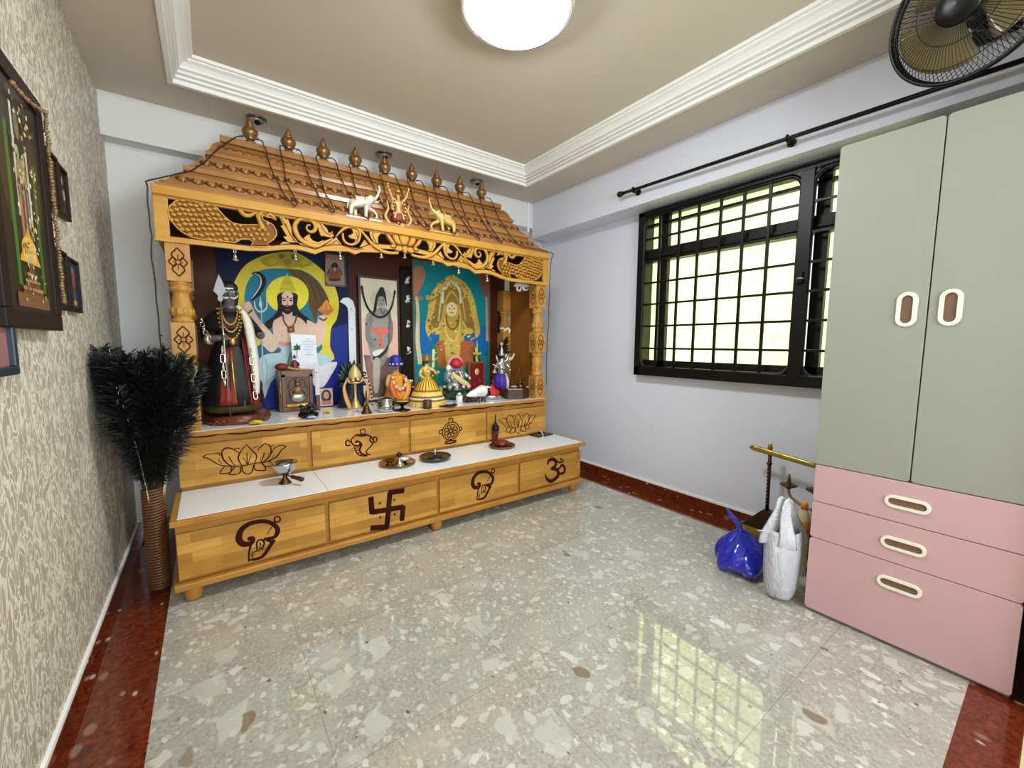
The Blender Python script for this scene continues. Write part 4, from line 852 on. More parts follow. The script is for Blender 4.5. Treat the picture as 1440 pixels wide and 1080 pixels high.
layered('print', r, 320, 340, 4.5, -.0362, [
 ('P', [(60,700),(760,520),(760,1010),(60,1075)], (26,44,128)), ('S', [(165,760),(128,600),(95,560),(55,460),(28,330),(50,240),(110,150),(200,98),(290,72),(370,62),(450,75),(540,130),(610,190),(665,260),(692,320),(705,400),(690,490),(655,550),(648,660),(645,760)], YE),
 ('S', [(230,720),(215,640),(160,520),(115,420),(108,330),(130,250),(180,195),(260,170),(360,170),(470,180),(560,235),(620,320),(640,390),(600,480),(575,560),(580,700)], (40,122,150)), ('P', [(370,172),(470,182),(560,240),(622,325),(645,385),(570,430),(560,520),(540,470),(515,400),(500,300),(430,228)], (96,74,34)),
 ('L', [(560,250),(600,380)], (74,54,26), [6]), ('L', [(520,230),(570,400)], (74,54,26), [6]), ('L', [(480,215),(545,360)], (116,92,44), [6]), ('L', [(450,200),(530,330)], (74,54,26), [5]),
 ('E', (378,335,136,118), (236,222,60)), ('P', [(376,200),(400,240),(428,300),(432,335),(322,335),(332,290),(352,240)], (206,190,48)), ('L', [(330,300),(430,300)], (168,150,30), [5]), ('L', [(345,262),(412,262)], (168,150,30), [4]),
 ('S', [(320,330),(318,420),(290,470),(240,510),(235,560),(300,530),(340,470),(420,465),(470,500),(520,570),(550,560),(530,500),(465,450),(440,400),(437,330)], (22,14,14)),
 ('P', [(60,720),(230,640),(330,690),(170,760)], (40,100,140)), ('S', [(300,490),(350,470),(410,470),(470,490),(520,560),(520,640),(430,690),(340,680),(300,620),(285,540)], SK), ('S', [(95,440),(110,390),(140,380),(165,430),(200,490),(290,590),(330,640),(280,700),(220,650),(160,560)], SK), ('S', [(500,500),(560,520),(575,470),(600,480),(620,540),(600,640),(540,660)], SK), ('E', (378,372,44,58), SK), ('E', (378,455,32,30), SK),
 ('P', [(326,340),(345,345),(340,470),(270,510),(318,430)], (20,12,12)), ('P', [(412,345),(434,340),(440,420),(500,500),(415,460)], (20,12,12)), ('S', [(338,395),(378,412),(420,395),(412,435),(378,460),(345,435)], (18,12,12)), ('L', [(335,400),(350,415),(378,402),(406,415),(422,398)], (18,12,12), [5,12,8,12,5]), ('L', [(362,430),(394,430)], (170,70,60), [7]),
 ('E', (358,372,9,5), (24,16,16)), ('E', (400,372,9,5), (24,16,16)), ('L', [(342,356),(370,362)], (20,14,14), [6]), ('L', [(388,362),(416,354)], (20,14,14), [6]), ('L', [(378,372),(378,392)], (180,140,120), [7]), ('E', (378,350,6,8), (176,50,34)),
 ('L', [(350,460),(360,510),(395,545),(425,510),(438,460)], (104,52,26), [10]), ('P', [(375,535),(420,530),(425,570),(380,578)], (128,68,34)), ('E', (400,555,8,8), (206,120,50)), ('L', [(320,640),(380,650),(430,640)], (214,150,140), [30]), ('E', (345,590,5,4), (196,130,120)),
 ('S', [(175,800),(200,740),(250,710),(330,700),(345,665),(420,660),(450,690),(540,700),(640,720),(655,760),(620,820),(480,850),(300,860),(230,1000),(190,990)], (178,204,208)), ('S', [(560,800),(690,760),(650,850),(600,920),(540,900)], (222,218,226)), ('L', [(240,740),(250,800),(245,900)], (140,172,180), [8]), ('L', [(330,760),(345,840)], (140,172,180), [8]), ('L', [(400,700),(380,780),(390,860)], (96,140,120), [12]),
 ('L', [(150,205),(190,198),(225,225),(228,270),(195,330),(150,372)], (18,16,18), [6,20,26,26,26,10]), ('L', [(170,200),(205,222),(210,270),(180,325),(150,362)], (226,226,222), [3,6,7,6,3]), ('E', (125,410,26,30), SK), ('L', [(95,432),(125,455),(155,430)], (92,56,34), [12]),
 ('L', [(212,380),(216,560),(224,1000)], (170,190,192), [9,9,11]), ('L', [(170,375),(175,420),(210,445),(245,420),(245,370)], (190,208,208), [6,12,14,12,6]), ('P', [(206,345),(218,400),(212,430),(196,400)], (200,214,214)), ('E', (210,550,24,24), SK), ('L', [(190,585),(215,600),(232,575)], (92,56,34), [9]),
 ('P', [(622,366),(672,430),(660,442),(580,444),(568,434)], (226,150,70)), ('P', [(568,434),(672,430),(640,462),(600,462)], (196,120,66)), ('E', (600,478,24,14), SK), ('L', [(578,482),(605,496),(626,482)], (80,46,30), [10]), ('L', [(600,390),(590,434)], (170,100,40), [4]), ('L', [(622,380),(622,434)], (170,100,40), [4]), ('L', [(645,400),(650,430)], (170,100,40), [4]),
 ('P', [(700,772),(758,765),(758,1000),(620,910),(660,850)], (28,40,150)), ('S', [(180,900),(215,870),(230,920),(210,1000),(190,1000)], (206,160,160)), ('L', [(190,870),(212,900),(208,980),(235,1040)], (20,14,16), [14,18,10,8]),
 ('S', [(215,120),(280,90),(330,70),(378,62),(430,75),(500,115),(540,140),(480,165),(430,160),(378,172),(330,150),(260,160)], (176,160,44)), ('E', (340,95,20,16), (120,108,28)), ('E', (415,98,20,16), (120,108,28)), ('E', (378,130,22,20), (146,132,34)), ('E', (280,125,26,18), (196,178,56)), ('E', (480,130,26,18), (196,178,56))])
MFRD = M((58, 30, 18), .35, 0, .2, 20)
sp0 = at(457, 358, 'Y', -.05); sp1 = at(487, 403, 'Y', -.05)
r = board('framed_print', 'small square print of a seated deity at the upper right of the yellow arch poster', 'picture', 1.096, 1.240, 1.558, 1.79, -.052, -.038, M((128, 108, 84), .4, 0, .2), MFRD, .012)
layered('print', r, 380, 340, 4.15, -.0522, [('P', [(322,95),(432,118),(430,245),(322,235)], (150,130,106)), ('E', (375,175,36,40), (112,98,84)), ('E', (376,140,20,18), (40,42,52)), ('S', [(350,180),(375,150),(402,180),(410,215),(340,212)], (132,70,50)), ('E', (376,160,9,11), (190,150,120)), ('L', [(345,160),(330,195)], (46,40,44), [7]), ('L', [(405,160),(420,195)], (46,40,44), [7]), ('E', (376,222,38,9), (70,50,44))])
# tall black and white deity print, framed, with a black bead garland
r = board('framed_print', 'tall framed black and white print of a standing deity with red sash', 'picture', 1.318, 1.632, SH+.001, 1.655, -.066, -.036, M((222, 206, 184), .4, 0, .05), MFRD, .018)
layered('print', r, 380, 340, 4.15, -.0632, [
 ('P', [(533,235),(732,250),(735,460),(533,440)], (224,214,190)), ('P', [(533,440),(735,460),(745,680),(548,660)], (226,180,160)), ('P', [(545,660),(745,680),(750,900),(590,910)], (120,92,90)), ('E', (650,330,68,60), (208,200,178)),
 ('S', [(600,400),(640,385),(680,390),(705,430),(708,520),(690,640),(660,720),(600,720),(575,620),(555,520),(560,430)], (150,148,142)), ('S', [(590,430),(560,470),(556,560),(590,620),(610,600),(585,540),(600,460)], (128,126,122)), ('S', [(690,420),(716,480),(712,570),(690,600),(682,540),(690,470)], (120,118,114)),
 ('E', (646,340,30,40), (160,156,150)), ('S', [(610,345),(622,300),(650,270),(672,300),(680,380),(665,330),(650,318),(628,330),(618,400),(600,420)], (44,42,42)), ('E', (650,282,16,18), (40,38,38)), ('E', (636,338,4,3), (30,28,28)), ('E', (658,340,4,3), (30,28,28)), ('L', [(638,362),(656,363)], (110,70,66), [4]), ('L', [(640,384),(655,420),(668,400)], (60,56,54), [6]),
 ('S', [(590,510),(640,500),(690,512),(680,540),(650,545),(660,640),(640,650),(630,550),(600,530)], (214,110,96)), ('S', [(600,660),(660,640),(690,590),(680,640),(640,680),(610,700)], (50,50,54)), ('S', [(600,640),(660,625),(640,655),(605,668)], (228,226,222)), ('S', [(600,700),(640,690),(632,860),(606,870)], (186,178,160)), ('S', [(560,690),(590,700),(600,860),(585,890)], (150,110,100)),
 ('L', [(700,390),(690,600)], (90,86,84), [6]), ('E', (610,585,18,22), (140,138,134)), ('E', (560,480,5,6), (40,36,36)), ('E', (610,570,4,5), (40,36,36)), ('E', (640,600,4,5), (40,36,36))])
b = MB(); MBB = M((20, 14, 14), .25)
gp = smooth([at(380+x/4.15, 340+y/4.15, 'Y', -.073) for x, y in [(535,262),(545,320),(570,385),(605,425),(645,440),(685,420),(712,370),(728,290)]], 7)
for p in gp: b.ball(p, .008, MBB, 8, 6)
b.tube(gp, .002, MBB, 4); tag(b.build('bead_garland'), 'black bead garland looped across the black and white deity print', 'garland')
# white blade with small red dots
r = thing('ceremonial_sickle', 'tall white hook-topped ritual blade leaning between the poster and the framed print', 'ritual blade', (1.235, -.045, SH))
b = MB(); C_ = [at(380+x/4.15, 340+y/4.15, 'Y', -.045) for x, y in [(405,350),(425,328),(455,325),(482,345),(492,390),(492,680)]]
x0_, x1_ = C_[4].x-.060, C_[4].x+.004
pl = [(C_[0].x, C_[0].z), (C_[1].x, C_[1].z), (C_[2].x, C_[2].z), (C_[3].x, C_[3].z), (x1_, C_[4].z), (x1_-.006, SH+.001), (x0_-.004+.012, SH+.001), (x0_+.012, C_[4].z-.03), (x0_+.008, C_[4].z+.005), (x0_-.01, C_[4].z+.025)]
b.prism([(x, -.044, z) for x, z in pl], (0, -.006, 0), M((196, 202, 206), .3, .1)); b.build('blade', r, bevel=.001)
b = MB()
for q in (.06, .21, .50): b.ball((x1_-.03, -.050, C_[3].z-q), (.005, .002, .005), M((130, 50, 60), .4), 8, 6)
b.build('dot', r)
# black strip board with silver emblems
r = board('ornament_board', 'narrow black glossy board with white ornaments standing left of the teal goddess print', 'board', 1.650, 1.745, SH+.001, 1.76, -.052, -.036, M((16, 13, 13), .2, 0, .1, coat=.3))
rr = random.Random(2); MSIL = M((214, 214, 210), .3, .4)
for py in (222, 333, 478, 633, 822):
    p = at(380+805/4.15, 340+py/4.15, 'Y', -.054); b = MB()
    for k in range(7): b.ball((1.705+rr.uniform(-.015, .015), -.054, p.z+rr.uniform(-.022, .022)), (.010, .003, .009), MSIL, 7, 5)
    b.tube(smooth([(1.69, -.054, p.z-.03), (1.72, -.054, p.z-.02), (1.695, -.054, p.z), (1.72, -.054, p.z+.02)], 3), .004, MSIL, 5); b.build('ornament', r)
# teal goddess print
tz = at(620, 377, 'Y', -.045).z
MFG = M((120, 78, 34), .35, 0, .2)
r = board('goddess_poster', 'large teal framed print of a golden enthroned goddess on the right side of the altar', 'poster', 1.750, 2.500, SH+.001, 1.83, -.047, -.026, M((10, 128, 140), .35, 0, .08), MFG, .012)
rr = random.Random(8)
GO = (206, 176, 84); L_ = [('P', [(95,120),(540,150),(545,800),(95,800)], (12,132,142)), ('P', [(105,450),(300,470),(545,470),(545,650),(110,640)], (16,104,168)),
 ('S', [(95,120),(150,110),(165,170),(140,230),(110,290),(98,300)], (176,120,92)), ('S', [(490,160),(545,150),(545,300),(520,280),(500,230)], (140,84,66)), ('L', [(112,290),(120,400),(118,560),(135,700)], (216,196,150), [16,22,26,30]), ('L', [(536,290),(540,560)], (190,150,110), [14,18]),
 ('S', [(165,480),(180,380),(190,300),(230,230),(270,190),(325,160),(385,190),(425,230),(460,300),(480,400),(498,500),(470,540),(440,480),(220,500),(190,540)], GO), ('S', [(200,500),(215,400),(240,290),(325,200),(415,290),(445,400),(450,520)], (150,116,50)), ('L', [(268,330),(275,250),(325,205),(372,250),(380,330)], (224,220,196), [14,18,20,18,14]),
 ('S', [(280,330),(325,250),(370,330),(400,560),(325,700),(250,560)], (196,160,70)), ('S', [(230,580),(280,560),(300,640),(290,720),(240,700)], (178,104,56)), ('S', [(370,570),(440,560),(472,600),(455,700),(380,720),(350,650)], (176,96,58)), ('S', [(200,620),(235,600),(240,800),(205,800)], (60,128,70)), ('S', [(455,620),(492,610),(500,790),(465,790)], (40,112,56)), ('L', [(215,610),(212,720)], (228,232,214), [16]), ('L', [(472,600),(476,690)], (226,230,214), [14]),
 ('S', [(285,560),(330,540),(375,560),(370,680),(340,760),(300,740)], GO), ('E', (325,368,33,44), (226,206,150)), ('S', [(285,340),(300,300),(325,270),(352,300),(368,340),(325,322)], (150,120,40)), ('E', (312,362,5,4), (40,26,20)), ('E', (340,362,5,4), (40,26,20)), ('L', [(314,388),(338,388)], (176,70,60), [5]), ('L', [(325,366),(325,380)], (190,160,110), [5]), ('E', (325,345,4,5), (180,40,40)),
 ('L', [(290,400),(300,460),(330,490),(360,460),(368,400)], (110,76,30), [8]), ('L', [(282,420),(290,510),(330,560),(368,510),(376,420)], (224,200,110), [9]), ('E', (232,500,30,20), (214,184,92)), ('E', (425,500,30,20), (214,184,92)), ('L', [(262,440),(240,500)], (216,180,110), [16]), ('L', [(392,440),(420,500)], (216,180,110), [16]), ('L', [(262,280),(245,440)], (200,190,160), [10]), ('L', [(385,280),(410,440)], (206,150,110), [12]),
 ('E', (178,295,12,16), (196,150,90)), ('E', (135,300,16,14), (160,126,72))]
for i in range(90):
    a = rr.uniform(.1, PI-.1); q = rr.uniform(.72, 1.02); L_.append(('E', (325+150*q*math.cos(a), 440-270*q*math.sin(a), rr.uniform(4, 9), rr.uniform(4, 8)), rr.choice([(226,204,110), (170,134,54), (134,100,40), (216,190,90)])))
for i in range(60): L_.append(('E', (rr.uniform(180, 470), rr.uniform(430, 720), rr.uniform(4, 9), rr.uniform(3, 8)), rr.choice([(230,210,120), (180,140,60), (140,70,40), (200,170,80), (60,120,60)])))
layered('print', r, 560, 350, 4.32, -.0442, L_, step=.00002)

# ------------------------------------------------------------------ figures and ritual things on the shelf
MLEAF = M((20, 26, 18), .6); rr = random.Random(21)
def onshelf(px, py): p = at(px, py, 'Z', SH); return Vector((p.x, p.y, SH+.001))
def rod(b, p, q, r0, r1, m, n=8): b.tube([p, q], [r0, r1], m, n)
# big guardian statue
S0 = Vector((.505, -.385, 0))
MBASEW = M((98, 44, 24), .35, 0, .5, 14, .2); MSTONE = M((92, 86, 82), .28, 0, .25); MROBE = M((18, 14, 15), .6, 0, .2); MREDC = M((128, 34, 26), .55, 0, .4, 50); MCLOTHW = M((214, 208, 196), .6, 0, .1)
ped = thing('carved_pedestal', 'carved reddish brown wooden slab pedestal under the dark guardian statue', 'pedestal', (.52, -.40, SH))
b = MB(); n = 26
pf = lambda s_, z: [(.52+s_*.160*math.cos(a)*(1+.06*math.sin(5*a)), -.40+s_*.145*math.sin(a)*(1+.05*math.sin(4*a+1)), z+(.006*math.sin(3*a) if z > .72 else 0)) for a in [2*PI*k/n for k in range(n)]]
vs = pf(1, SH+.001)+pf(1.03, SH+.02)+pf(.96, SH+.044)+pf(.90, SH+.046); b.add(vs, [(j*n+k, j*n+(k+1)%n, (j+1)*n+(k+1)%n, (j+1)*n+k) for j in range(3) for k in range(n)]+[tuple(range(n))[::-1], tuple(3*n+k for k in range(n))], MBASEW, True); b.build('slab', ped)
b = MB()
for k in range(9): b.tube(smooth([(.40+.028*k, -.535+.004*k % .01, SH+.01), (.415+.028*k, -.54, SH+.03), (.43+.028*k, -.532, SH+.012)], 3), .005, MBASEW, 5)
b.build('relief_carving', ped)
st = thing('guardian_statue', 'tall dark moustached guardian statue in black and red robes at the left of the altar', 'statue', (S0.x, S0.y, SH+.048))
zb = SH+.050
J = [(S0.x, S0.y, 1.08, .062), (S0.x, S0.y, 1.20, .070), (S0.x, S0.y, 1.30, .062), (S0.x, S0.y, 1.352, .021), (S0.x+.003, S0.y-.012, 1.398, .034), (S0.x+.004, S0.y-.008, 1.44, .040), (S0.x+.004, S0.y-.004, 1.475, .028),
     (S0.x-.078, S0.y, 1.295, .030), (S0.x-.115, S0.y-.02, 1.22, .028), (S0.x-.108, S0.y-.07, 1.165, .024), (S0.x-.065, S0.y-.105, 1.175, .020), (S0.x-.035, S0.y-.115, 1.178, .016),
     (S0.x+.078, S0.y, 1.295, .030), (S0.x+.122, S0.y-.02, 1.23, .027), (S0.x+.145, S0.y-.075, 1.19, .024), (S0.x+.135, S0.y-.12, 1.20, .018),
     (S0.x-.05, S0.y, .98, .052), (S0.x-.055, S0.y-.01, .88, .042), (S0.x-.055, S0.y-.01, .79, .032), (S0.x-.058, S0.y-.06, .768, .022), (S0.x+.05, S0.y, .98, .052), (S0.x+.055, S0.y-.01, .88, .042), (S0.x+.055, S0.y-.01, .79, .032), (S0.x+.075, S0.y-.06, .768, .022)]
E_ = [(0,1),(1,2),(2,3),(3,4),(4,5),(5,6),(2,7),(7,8),(8,9),(9,10),(10,11),(2,12),(12,13),(13,14),(14,15),(0,16),(16,17),(17,18),(18,19),(0,20),(20,21),(21,22),(22,23)]
body_ = skin('body', J, E_, MROBE, st); body_.data.materials.append(MSTONE)
for pl_ in body_.data.polygons:
    c_ = body_.matrix_basis @ pl_.center if False else pl_.center+Vector(J[0][:3])
    if c_.z > 1.345 or (c_.z < 1.21 and c_.y < S0.y-.085) or c_.z < .79: pl_.material_index = 1
F0 = Vector((S0.x+.004, S0.y-.05, 1.42)); b = MB()                        # face
b.ball(F0+Vector((0, -.001, -.002)), (.008, .011, .014), MSTONE); b.build('nose', st)
for s_ in (-1, 1):
    b = MB(); b.ball(F0+Vector((.017*s_, .008, .014)), (.010, .006, .006), M((216, 212, 204), .3)); b.ball(F0+Vector((.017*s_, .002, .014)), (.004, .003, .004), MBLACK, 8, 6); b.build('eye', st)
    b = MB(); b.tube(smooth([F0+Vector((.004*s_, 0, -.017)), F0+Vector((.02*s_, -.002, -.023)), F0+Vector((.036*s_, .008, -.012)), F0+Vector((.043*s_, .016, .0))], 4), wl([.005, .007, .005, .002], 13), M((188, 184, 176), .4), 6); b.build('moustache', st)
    b = MB(); b.tube([F0+Vector((.006*s_, .002, .026)), F0+Vector((.026*s_, .008, .027))], .003, MBLACK, 5); b.build('eyebrow', st)
    b = MB(); b.ball((S0.x+.004+.043*s_, S0.y-.004, 1.425), (.007, .010, .016), MSTONE); b.build('ear', st)
b = MB(); b.box(F0.x-.022, F0.x+.022, F0.y+.008, F0.y+.012, 1.448, 1.456, M((220, 218, 210), .5)); b.build('forehead_mark', st)
b = MB(); b.ball((S0.x+.004, S0.y+.008, 1.462), (.047, .046, .036), MROBE, 14, 10); b.ball((S0.x+.004, S0.y+.03, 1.41), (.048, .030, .075), MROBE, 14, 10); b.build('hair', st)
b = MB(); b.lathe([(.150, .80), (.138, .90), (.118, 1.02), (.088, 1.12), (.080, 1.14)], (S0.x, S0.y, 0), MROBE, 40, wav=lambda a, z: .05*math.sin(11*a)*(1.15-z)*3); o = b.build('robe', st); md = o.modifiers.new('solid', 'SOLIDIFY'); md.thickness = .003
b = MB(); b.lathe([(.135, .765), (.140, .80), (.136, .83)], (S0.x, S0.y, 0), M((70, 62, 22), .6), 30, wav=lambda a, z: .04*math.sin(14*a)); b.build('under_skirt', st)
def sheet(b, rows, m):
    n = len(rows[0]); vs = [p for r_ in rows for p in r_]; b.add(vs, [(j*n+i, j*n+i+1, (j+1)*n+i+1, (j+1)*n+i) for j in range(len(rows)-1) for i in range(n-1)], m, True)
def wrap(a0, a1, z0, z1, r0, r1, m, name, n=8, k=8, slant=0):
    b = MB(); rows = []
    for j in range(k+1):
        t_ = j/k; z = z0+(z1-z0)*t_; r_ = r0+(r1-r0)*t_
        rows.append([(S0.x+(r_+.004*math.sin(i*2.2))*math.cos(math.radians(a0+(a1-a0)*i/n+slant*t_)), S0.y+(r_+.004*math.sin(i*2.2))*math.sin(math.radians(a0+(a1-a0)*i/n+slant*t_)), z) for i in range(n+1)])
    sheet(b, rows, m); o = b.build(name, st); md = o.modifiers.new('solid', 'SOLIDIFY'); md.thickness = .003; return o
wrap(-118, -86, .81, 1.12, .158, .096, MREDC, 'red_panel'); wrap(-62, -38, .80, 1.18, .158, .098, MREDC, 'red_panel')
b = MB(); b.tube([(S0.x+.002, S0.y-.160, .82), (S0.x-.002, S0.y-.132, .98), (S0.x-.006, S0.y-.103, 1.10)], .004, MGOLD, 6, flat=((0, 1, 0), .002)); b.build('gold_edging', st)
b = MB(); rows = []
C_ = smooth([(.545, -.455, 1.355), (.573, -.472, 1.31), (.588, -.480, 1.255), (.598, -.500, 1.17), (.606, -.515, 1.06), (.611, -.525, .95), (.611, -.528, .86)], 4)
for i_, q in enumerate(C_):
    w_ = .012+.012*math.sin(PI*min(1, i_/len(C_)*1.05)); rows.append([(q.x-w_, q.y-.004, q.z), (q.x-.3*w_, q.y-.010, q.z+.003), (q.x+.4*w_, q.y-.004, q.z+.004), (q.x+w_, q.y+.012, q.z+.004)])
sheet(b, rows, MCLOTHW); o = b.build('white_shawl', st); md = o.modifiers.new('solid', 'SOLIDIFY'); md.thickness = .005
b = MB(); b.lathe([(.040, 1.325), (.075, 1.318), (.112, 1.285), (.125, 1.235), (.118, 1.215)], (S0.x, S0.y, 0), MROBE, 30, sy=.8, wav=lambda a, z: .05*math.sin(9*a)); o = b.build('shoulder_cape', st); md = o.modifiers.new('solid', 'SOLIDIFY'); md.thickness = .004
for k, (wd_, dp) in enumerate(((.036, .085), (.046, .125), (.055, .165))):
    b = MB(); pts = [(S0.x+wd_*math.sin(a), S0.y-.070-.035*math.sin((a+PI/2)/PI*PI)-.012*k, 1.335-dp*(math.cos(a))) for a in [PI*(j/20)-PI/2 for j in range(21)]]
    for p in pts: b.ball(p, .0065, MGOLD, 7, 5)
    b.build('gold_necklace', st)
b = MB(); b.ball((S0.x+.004, S0.y-.133, 1.158), (.013, .008, .020), MGOLD); b.build('pendant', st)
b = MB(); b.lathe([(.027, -.012), (.029, 0), (.027, .012)], (S0.x-.100, S0.y-.083, 1.167), M((190, 186, 176), .3, .6), 14, (.8, -.5, .15)); b.build('cuff', st)
for dx, dy, dz_ in ((-.012, -.014, .012), (-.010, -.018, .004), (-.009, -.017, -.004), (-.011, -.014, -.011)):   # fingers round the shaft
    b = MB(); c_ = Vector((S0.x-.035, S0.y-.118, 1.178)); b.tube(smooth([c_+Vector((-.012, .006, dz_)), c_+Vector((-.004, -.014, dz_)), c_+Vector((.010, -.014, dz_)), c_+Vector((.014, -.002, dz_))], 3), .0045, MSTONE, 6); b.build('finger', st)
b = MB(); c_ = Vector((S0.x-.035, S0.y-.118, 1.178)); b.tube(smooth([c_+Vector((-.010, .004, .014)), c_+Vector((.002, -.012, .021)), c_+Vector((.012, -.010, .016))], 3), .005, MSTONE, 6); b.build('thumb', st)
for j in range(5):
    b = MB(); c_ = Vector((S0.x+.135, S0.y-.122, 1.20)); a = (j-2)*.4; b.tube([c_, c_+Vector((.012*math.sin(a), -.016, .010*math.cos(a)-.006)), c_+Vector((.016*math.sin(a), -.018, -.004*(j-2)))], [.006, .005, .004], MSTONE, 6); b.build('finger' if j else 'thumb', st)
# spear
sp = thing('spear', 'silver spear with leaf blade held upright by the dark guardian statue', 'spear', (.47, S0.y-.13, SH+.05))
pb_, ptp = Vector((.478, S0.y-.138, SH+.052)), Vector((.4655, S0.y-.128, 1.37))
b = MB(); b.tube([pb_, ptp], .0055, M((176, 174, 168), .25, .9), 8); b.build('shaft', sp)
b = MB(); q = ptp
pl = [(-.006, 0), (-.014, .012), (-.010, .03), (-.030, .055), (-.020, .09), (0, .150), (.020, .09), (.028, .055), (.010, .03), (.014, .012), (.006, 0)]
b.prism([q+Vector((x, -.004, z)) for x, z in pl], (0, .008, 0), M((112, 112, 110), .42, .9)); b.build('blade', sp, bevel=.002)
# chains
MCHAIN = M((226, 218, 200), .22, .9)
def chain(name, label, pts, L=.034):
    r = thing(name, label, 'chain', pts[-1], 'chains hanging from the guardian statue'); P = smooth(pts, 10); acc = 0; k = 0; last = P[0]
    links = []
    i = 0; pos = [P[0]]
    for p in P[1:]:
        if (p-pos[-1]).length >= L*.82: pos.append(p)
    for a, c_ in zip(pos, pos[1:]):
        d = (c_-a).normalized(); u = d.cross(Vector((0, 1, .2) if k % 2 else (1, .25, 0))).normalized(); m_ = (a+c_)/2; b = MB(); hl, hw = L/2, .011 if k % 2 == 0 else .009
        ring_ = [m_+d*((hl-hw)*(1 if math.cos(q) > 0 else -1)+hw*math.cos(q))+u*(hw*math.sin(q)) for q in [2*PI*j/14 for j in range(14)]]
        b.tube(ring_, .0030, MCHAIN, 5, closed=True); b.build('link', r); k += 1
chain('chain', 'silver chain hanging straight down the statue front left of the gold pendant', [Vector((S0.x-.045, S0.y-.142, 1.135)), Vector((S0.x-.046, S0.y-.158, 1.0)), Vector((S0.x-.040, S0.y-.175, .885))], .046)
chain('chain', 'silver chain hanging beside the red panel right of the statue pendant', [Vector((S0.x+.085, S0.y-.132, 1.12)), Vector((S0.x+.088, S0.y-.150, .98)), Vector((S0.x+.095, S0.y-.165, .83))], .046)
chain('chain', 'silver chain draped on the upper arm holding the spear', [Vector((S0.x-.128, S0.y-.050, 1.285)), Vector((S0.x-.118, S0.y-.098, 1.215)), Vector((S0.x-.092, S0.y-.122, 1.17))], .030)
# flowers
def flower(label, c, r, col, mid, group='loose flower heads on the altar shelf', petals=14, tilt=0):
    f = thing('flower_head', label, 'flower', c, group); rnd_ = random.Random(int(c[0]*1000))
    m = M(col, .6, 0, .08); vs = []
    for lay, (rr_, zz, n_) in enumerate(((1, .25, petals), (.78, .5, petals), (.5, .72, petals-4))):
        b = MB()
        for k in range(n_):
            a = 2*PI*(k+.5*lay)/n_+rnd_.uniform(-.08, .08); d = Vector((math.cos(a), math.sin(a), 0)); t_ = Vector((-d.y, d.x, 0)); R_ = r*rr_*rnd_.uniform(.9, 1.05); w_ = R_*.20
            c0 = Vector(c)+Vector((0, 0, r*.18)); p = [c0+d*R_*.15, c0+d*R_*.6+t_*w_+Vector((0, 0, r*zz*.5)), c0+d*R_+Vector((0, 0, r*zz*.55)), c0+d*R_*.6-t_*w_+Vector((0, 0, r*zz*.5)), c0+d*R_*.6+Vector((0, 0, r*zz*.38))]
            b.add(p, [(0, 1, 4), (1, 2, 4), (2, 3, 4), (3, 0, 4)], m, True)
        o = b.build('petals', f); md = o.modifiers.new('solid', 'SOLIDIFY'); md.thickness = .0012
    b = MB(); b.ball(Vector(c)+Vector((0, 0, r*.42)), (r*.28, r*.28, r*.2), M(mid, .7)); b.build('centre', f)
    b = MB(); b.lathe([(.0, 0), (r*.22, .001), (r*.3, r*.2), (r*.1, r*.24)], c, M((84, 110, 50), .6), 10); b.build('calyx', f)
YEL = (244, 226, 58); LIL = (228, 210, 236)
p = onshelf(359, 594); flower('yellow flower head lying in front of the guardian statue pedestal', (p.x, -.585, SH+.001), .040, YEL, (226, 200, 30))
p = onshelf(461, 581); flower('yellow flower head lying before the tiny woman portrait', (p.x, p.y, SH+.001), .032, YEL, (226, 200, 30))
p = onshelf(438, 589); flower('pale lilac flower head lying before the black oil lamp', (p.x, p.y-.005, SH+.001), .031, LIL, (190, 150, 200))
p = onshelf(504, 579); flower('pale lilac flower head lying left of the brass hand bell', (p.x-.005, p.y+.02, SH+.001), .028, LIL, (190, 150, 200))
# wooden shrine box
bx = thing('shrine_box', 'dark carved wooden shrine box with relief of a deity standing before the poster', 'shrine box', (.855, -.145, SH))
X0, X1, Y0, Y1, Z1_ = .752, .958, -.215, -.08, .968
MDW = M((70, 38, 22), .35, 0, .3, 30); MDW2 = M((104, 62, 34), .35, 0, .3, 30)
b = MB(); b.box(X0, X1, Y0+.01, Y1, SH+.001, Z1_, MDW); b.build('box', bx, bevel=.003)
b = MB(); f = .022; b.box(X0+.02, X1-.002, Y0, Y0+.012, SH+.004, SH+.03, MDW2); b.box(X0+.02, X1-.002, Y0, Y0+.012, Z1_-f-.02, Z1_, MDW2); b.box(X0+.02, X0+.02+f, Y0, Y0+.012, SH+.03, Z1_-f, MDW2); b.box(X1-f, X1-.002, Y0, Y0+.012, SH+.03, Z1_-f, MDW2); b.build('frame', bx, bevel=.002)
b = MB(); cx = (X0+X1)/2+.01; MREL2 = M((120, 84, 56), .35, .3, .3, 50); MSILR = M((168, 164, 156), .3, .7, .2)
b.ball((cx, Y0+.006, .79), (.048, .012, .034), MSILR); b.ball((cx, Y0+.004, .835), (.032, .012, .034), MREL2); b.ball((cx, Y0+.002, .878), (.018, .012, .020), MREL2); b.lathe([(.018, 0), (.012, .018), (.003, .034)], (cx, Y0+.004, .892), MREL2, 10)
b.tube([(cx+.055*math.cos(a), Y0+.006, .855+.065*math.sin(a)) for a in [PI*k/14 for k in range(15)]], .005, MREL2, 6)
for s_ in (-1, 1): b.tube(smooth([(cx+.02*s_, Y0+.003, .85), (cx+.045*s_, Y0, .83), (cx+.04*s_, Y0-.001, .80)], 3), .007, MREL2, 6)
b.build('deity_relief', bx)
b = MB(); b.box(X0+.045, X1-.03, Y0-.006, Y0+.01, SH+.034, SH+.05, MGOLD); b.build('gold_sill', bx)
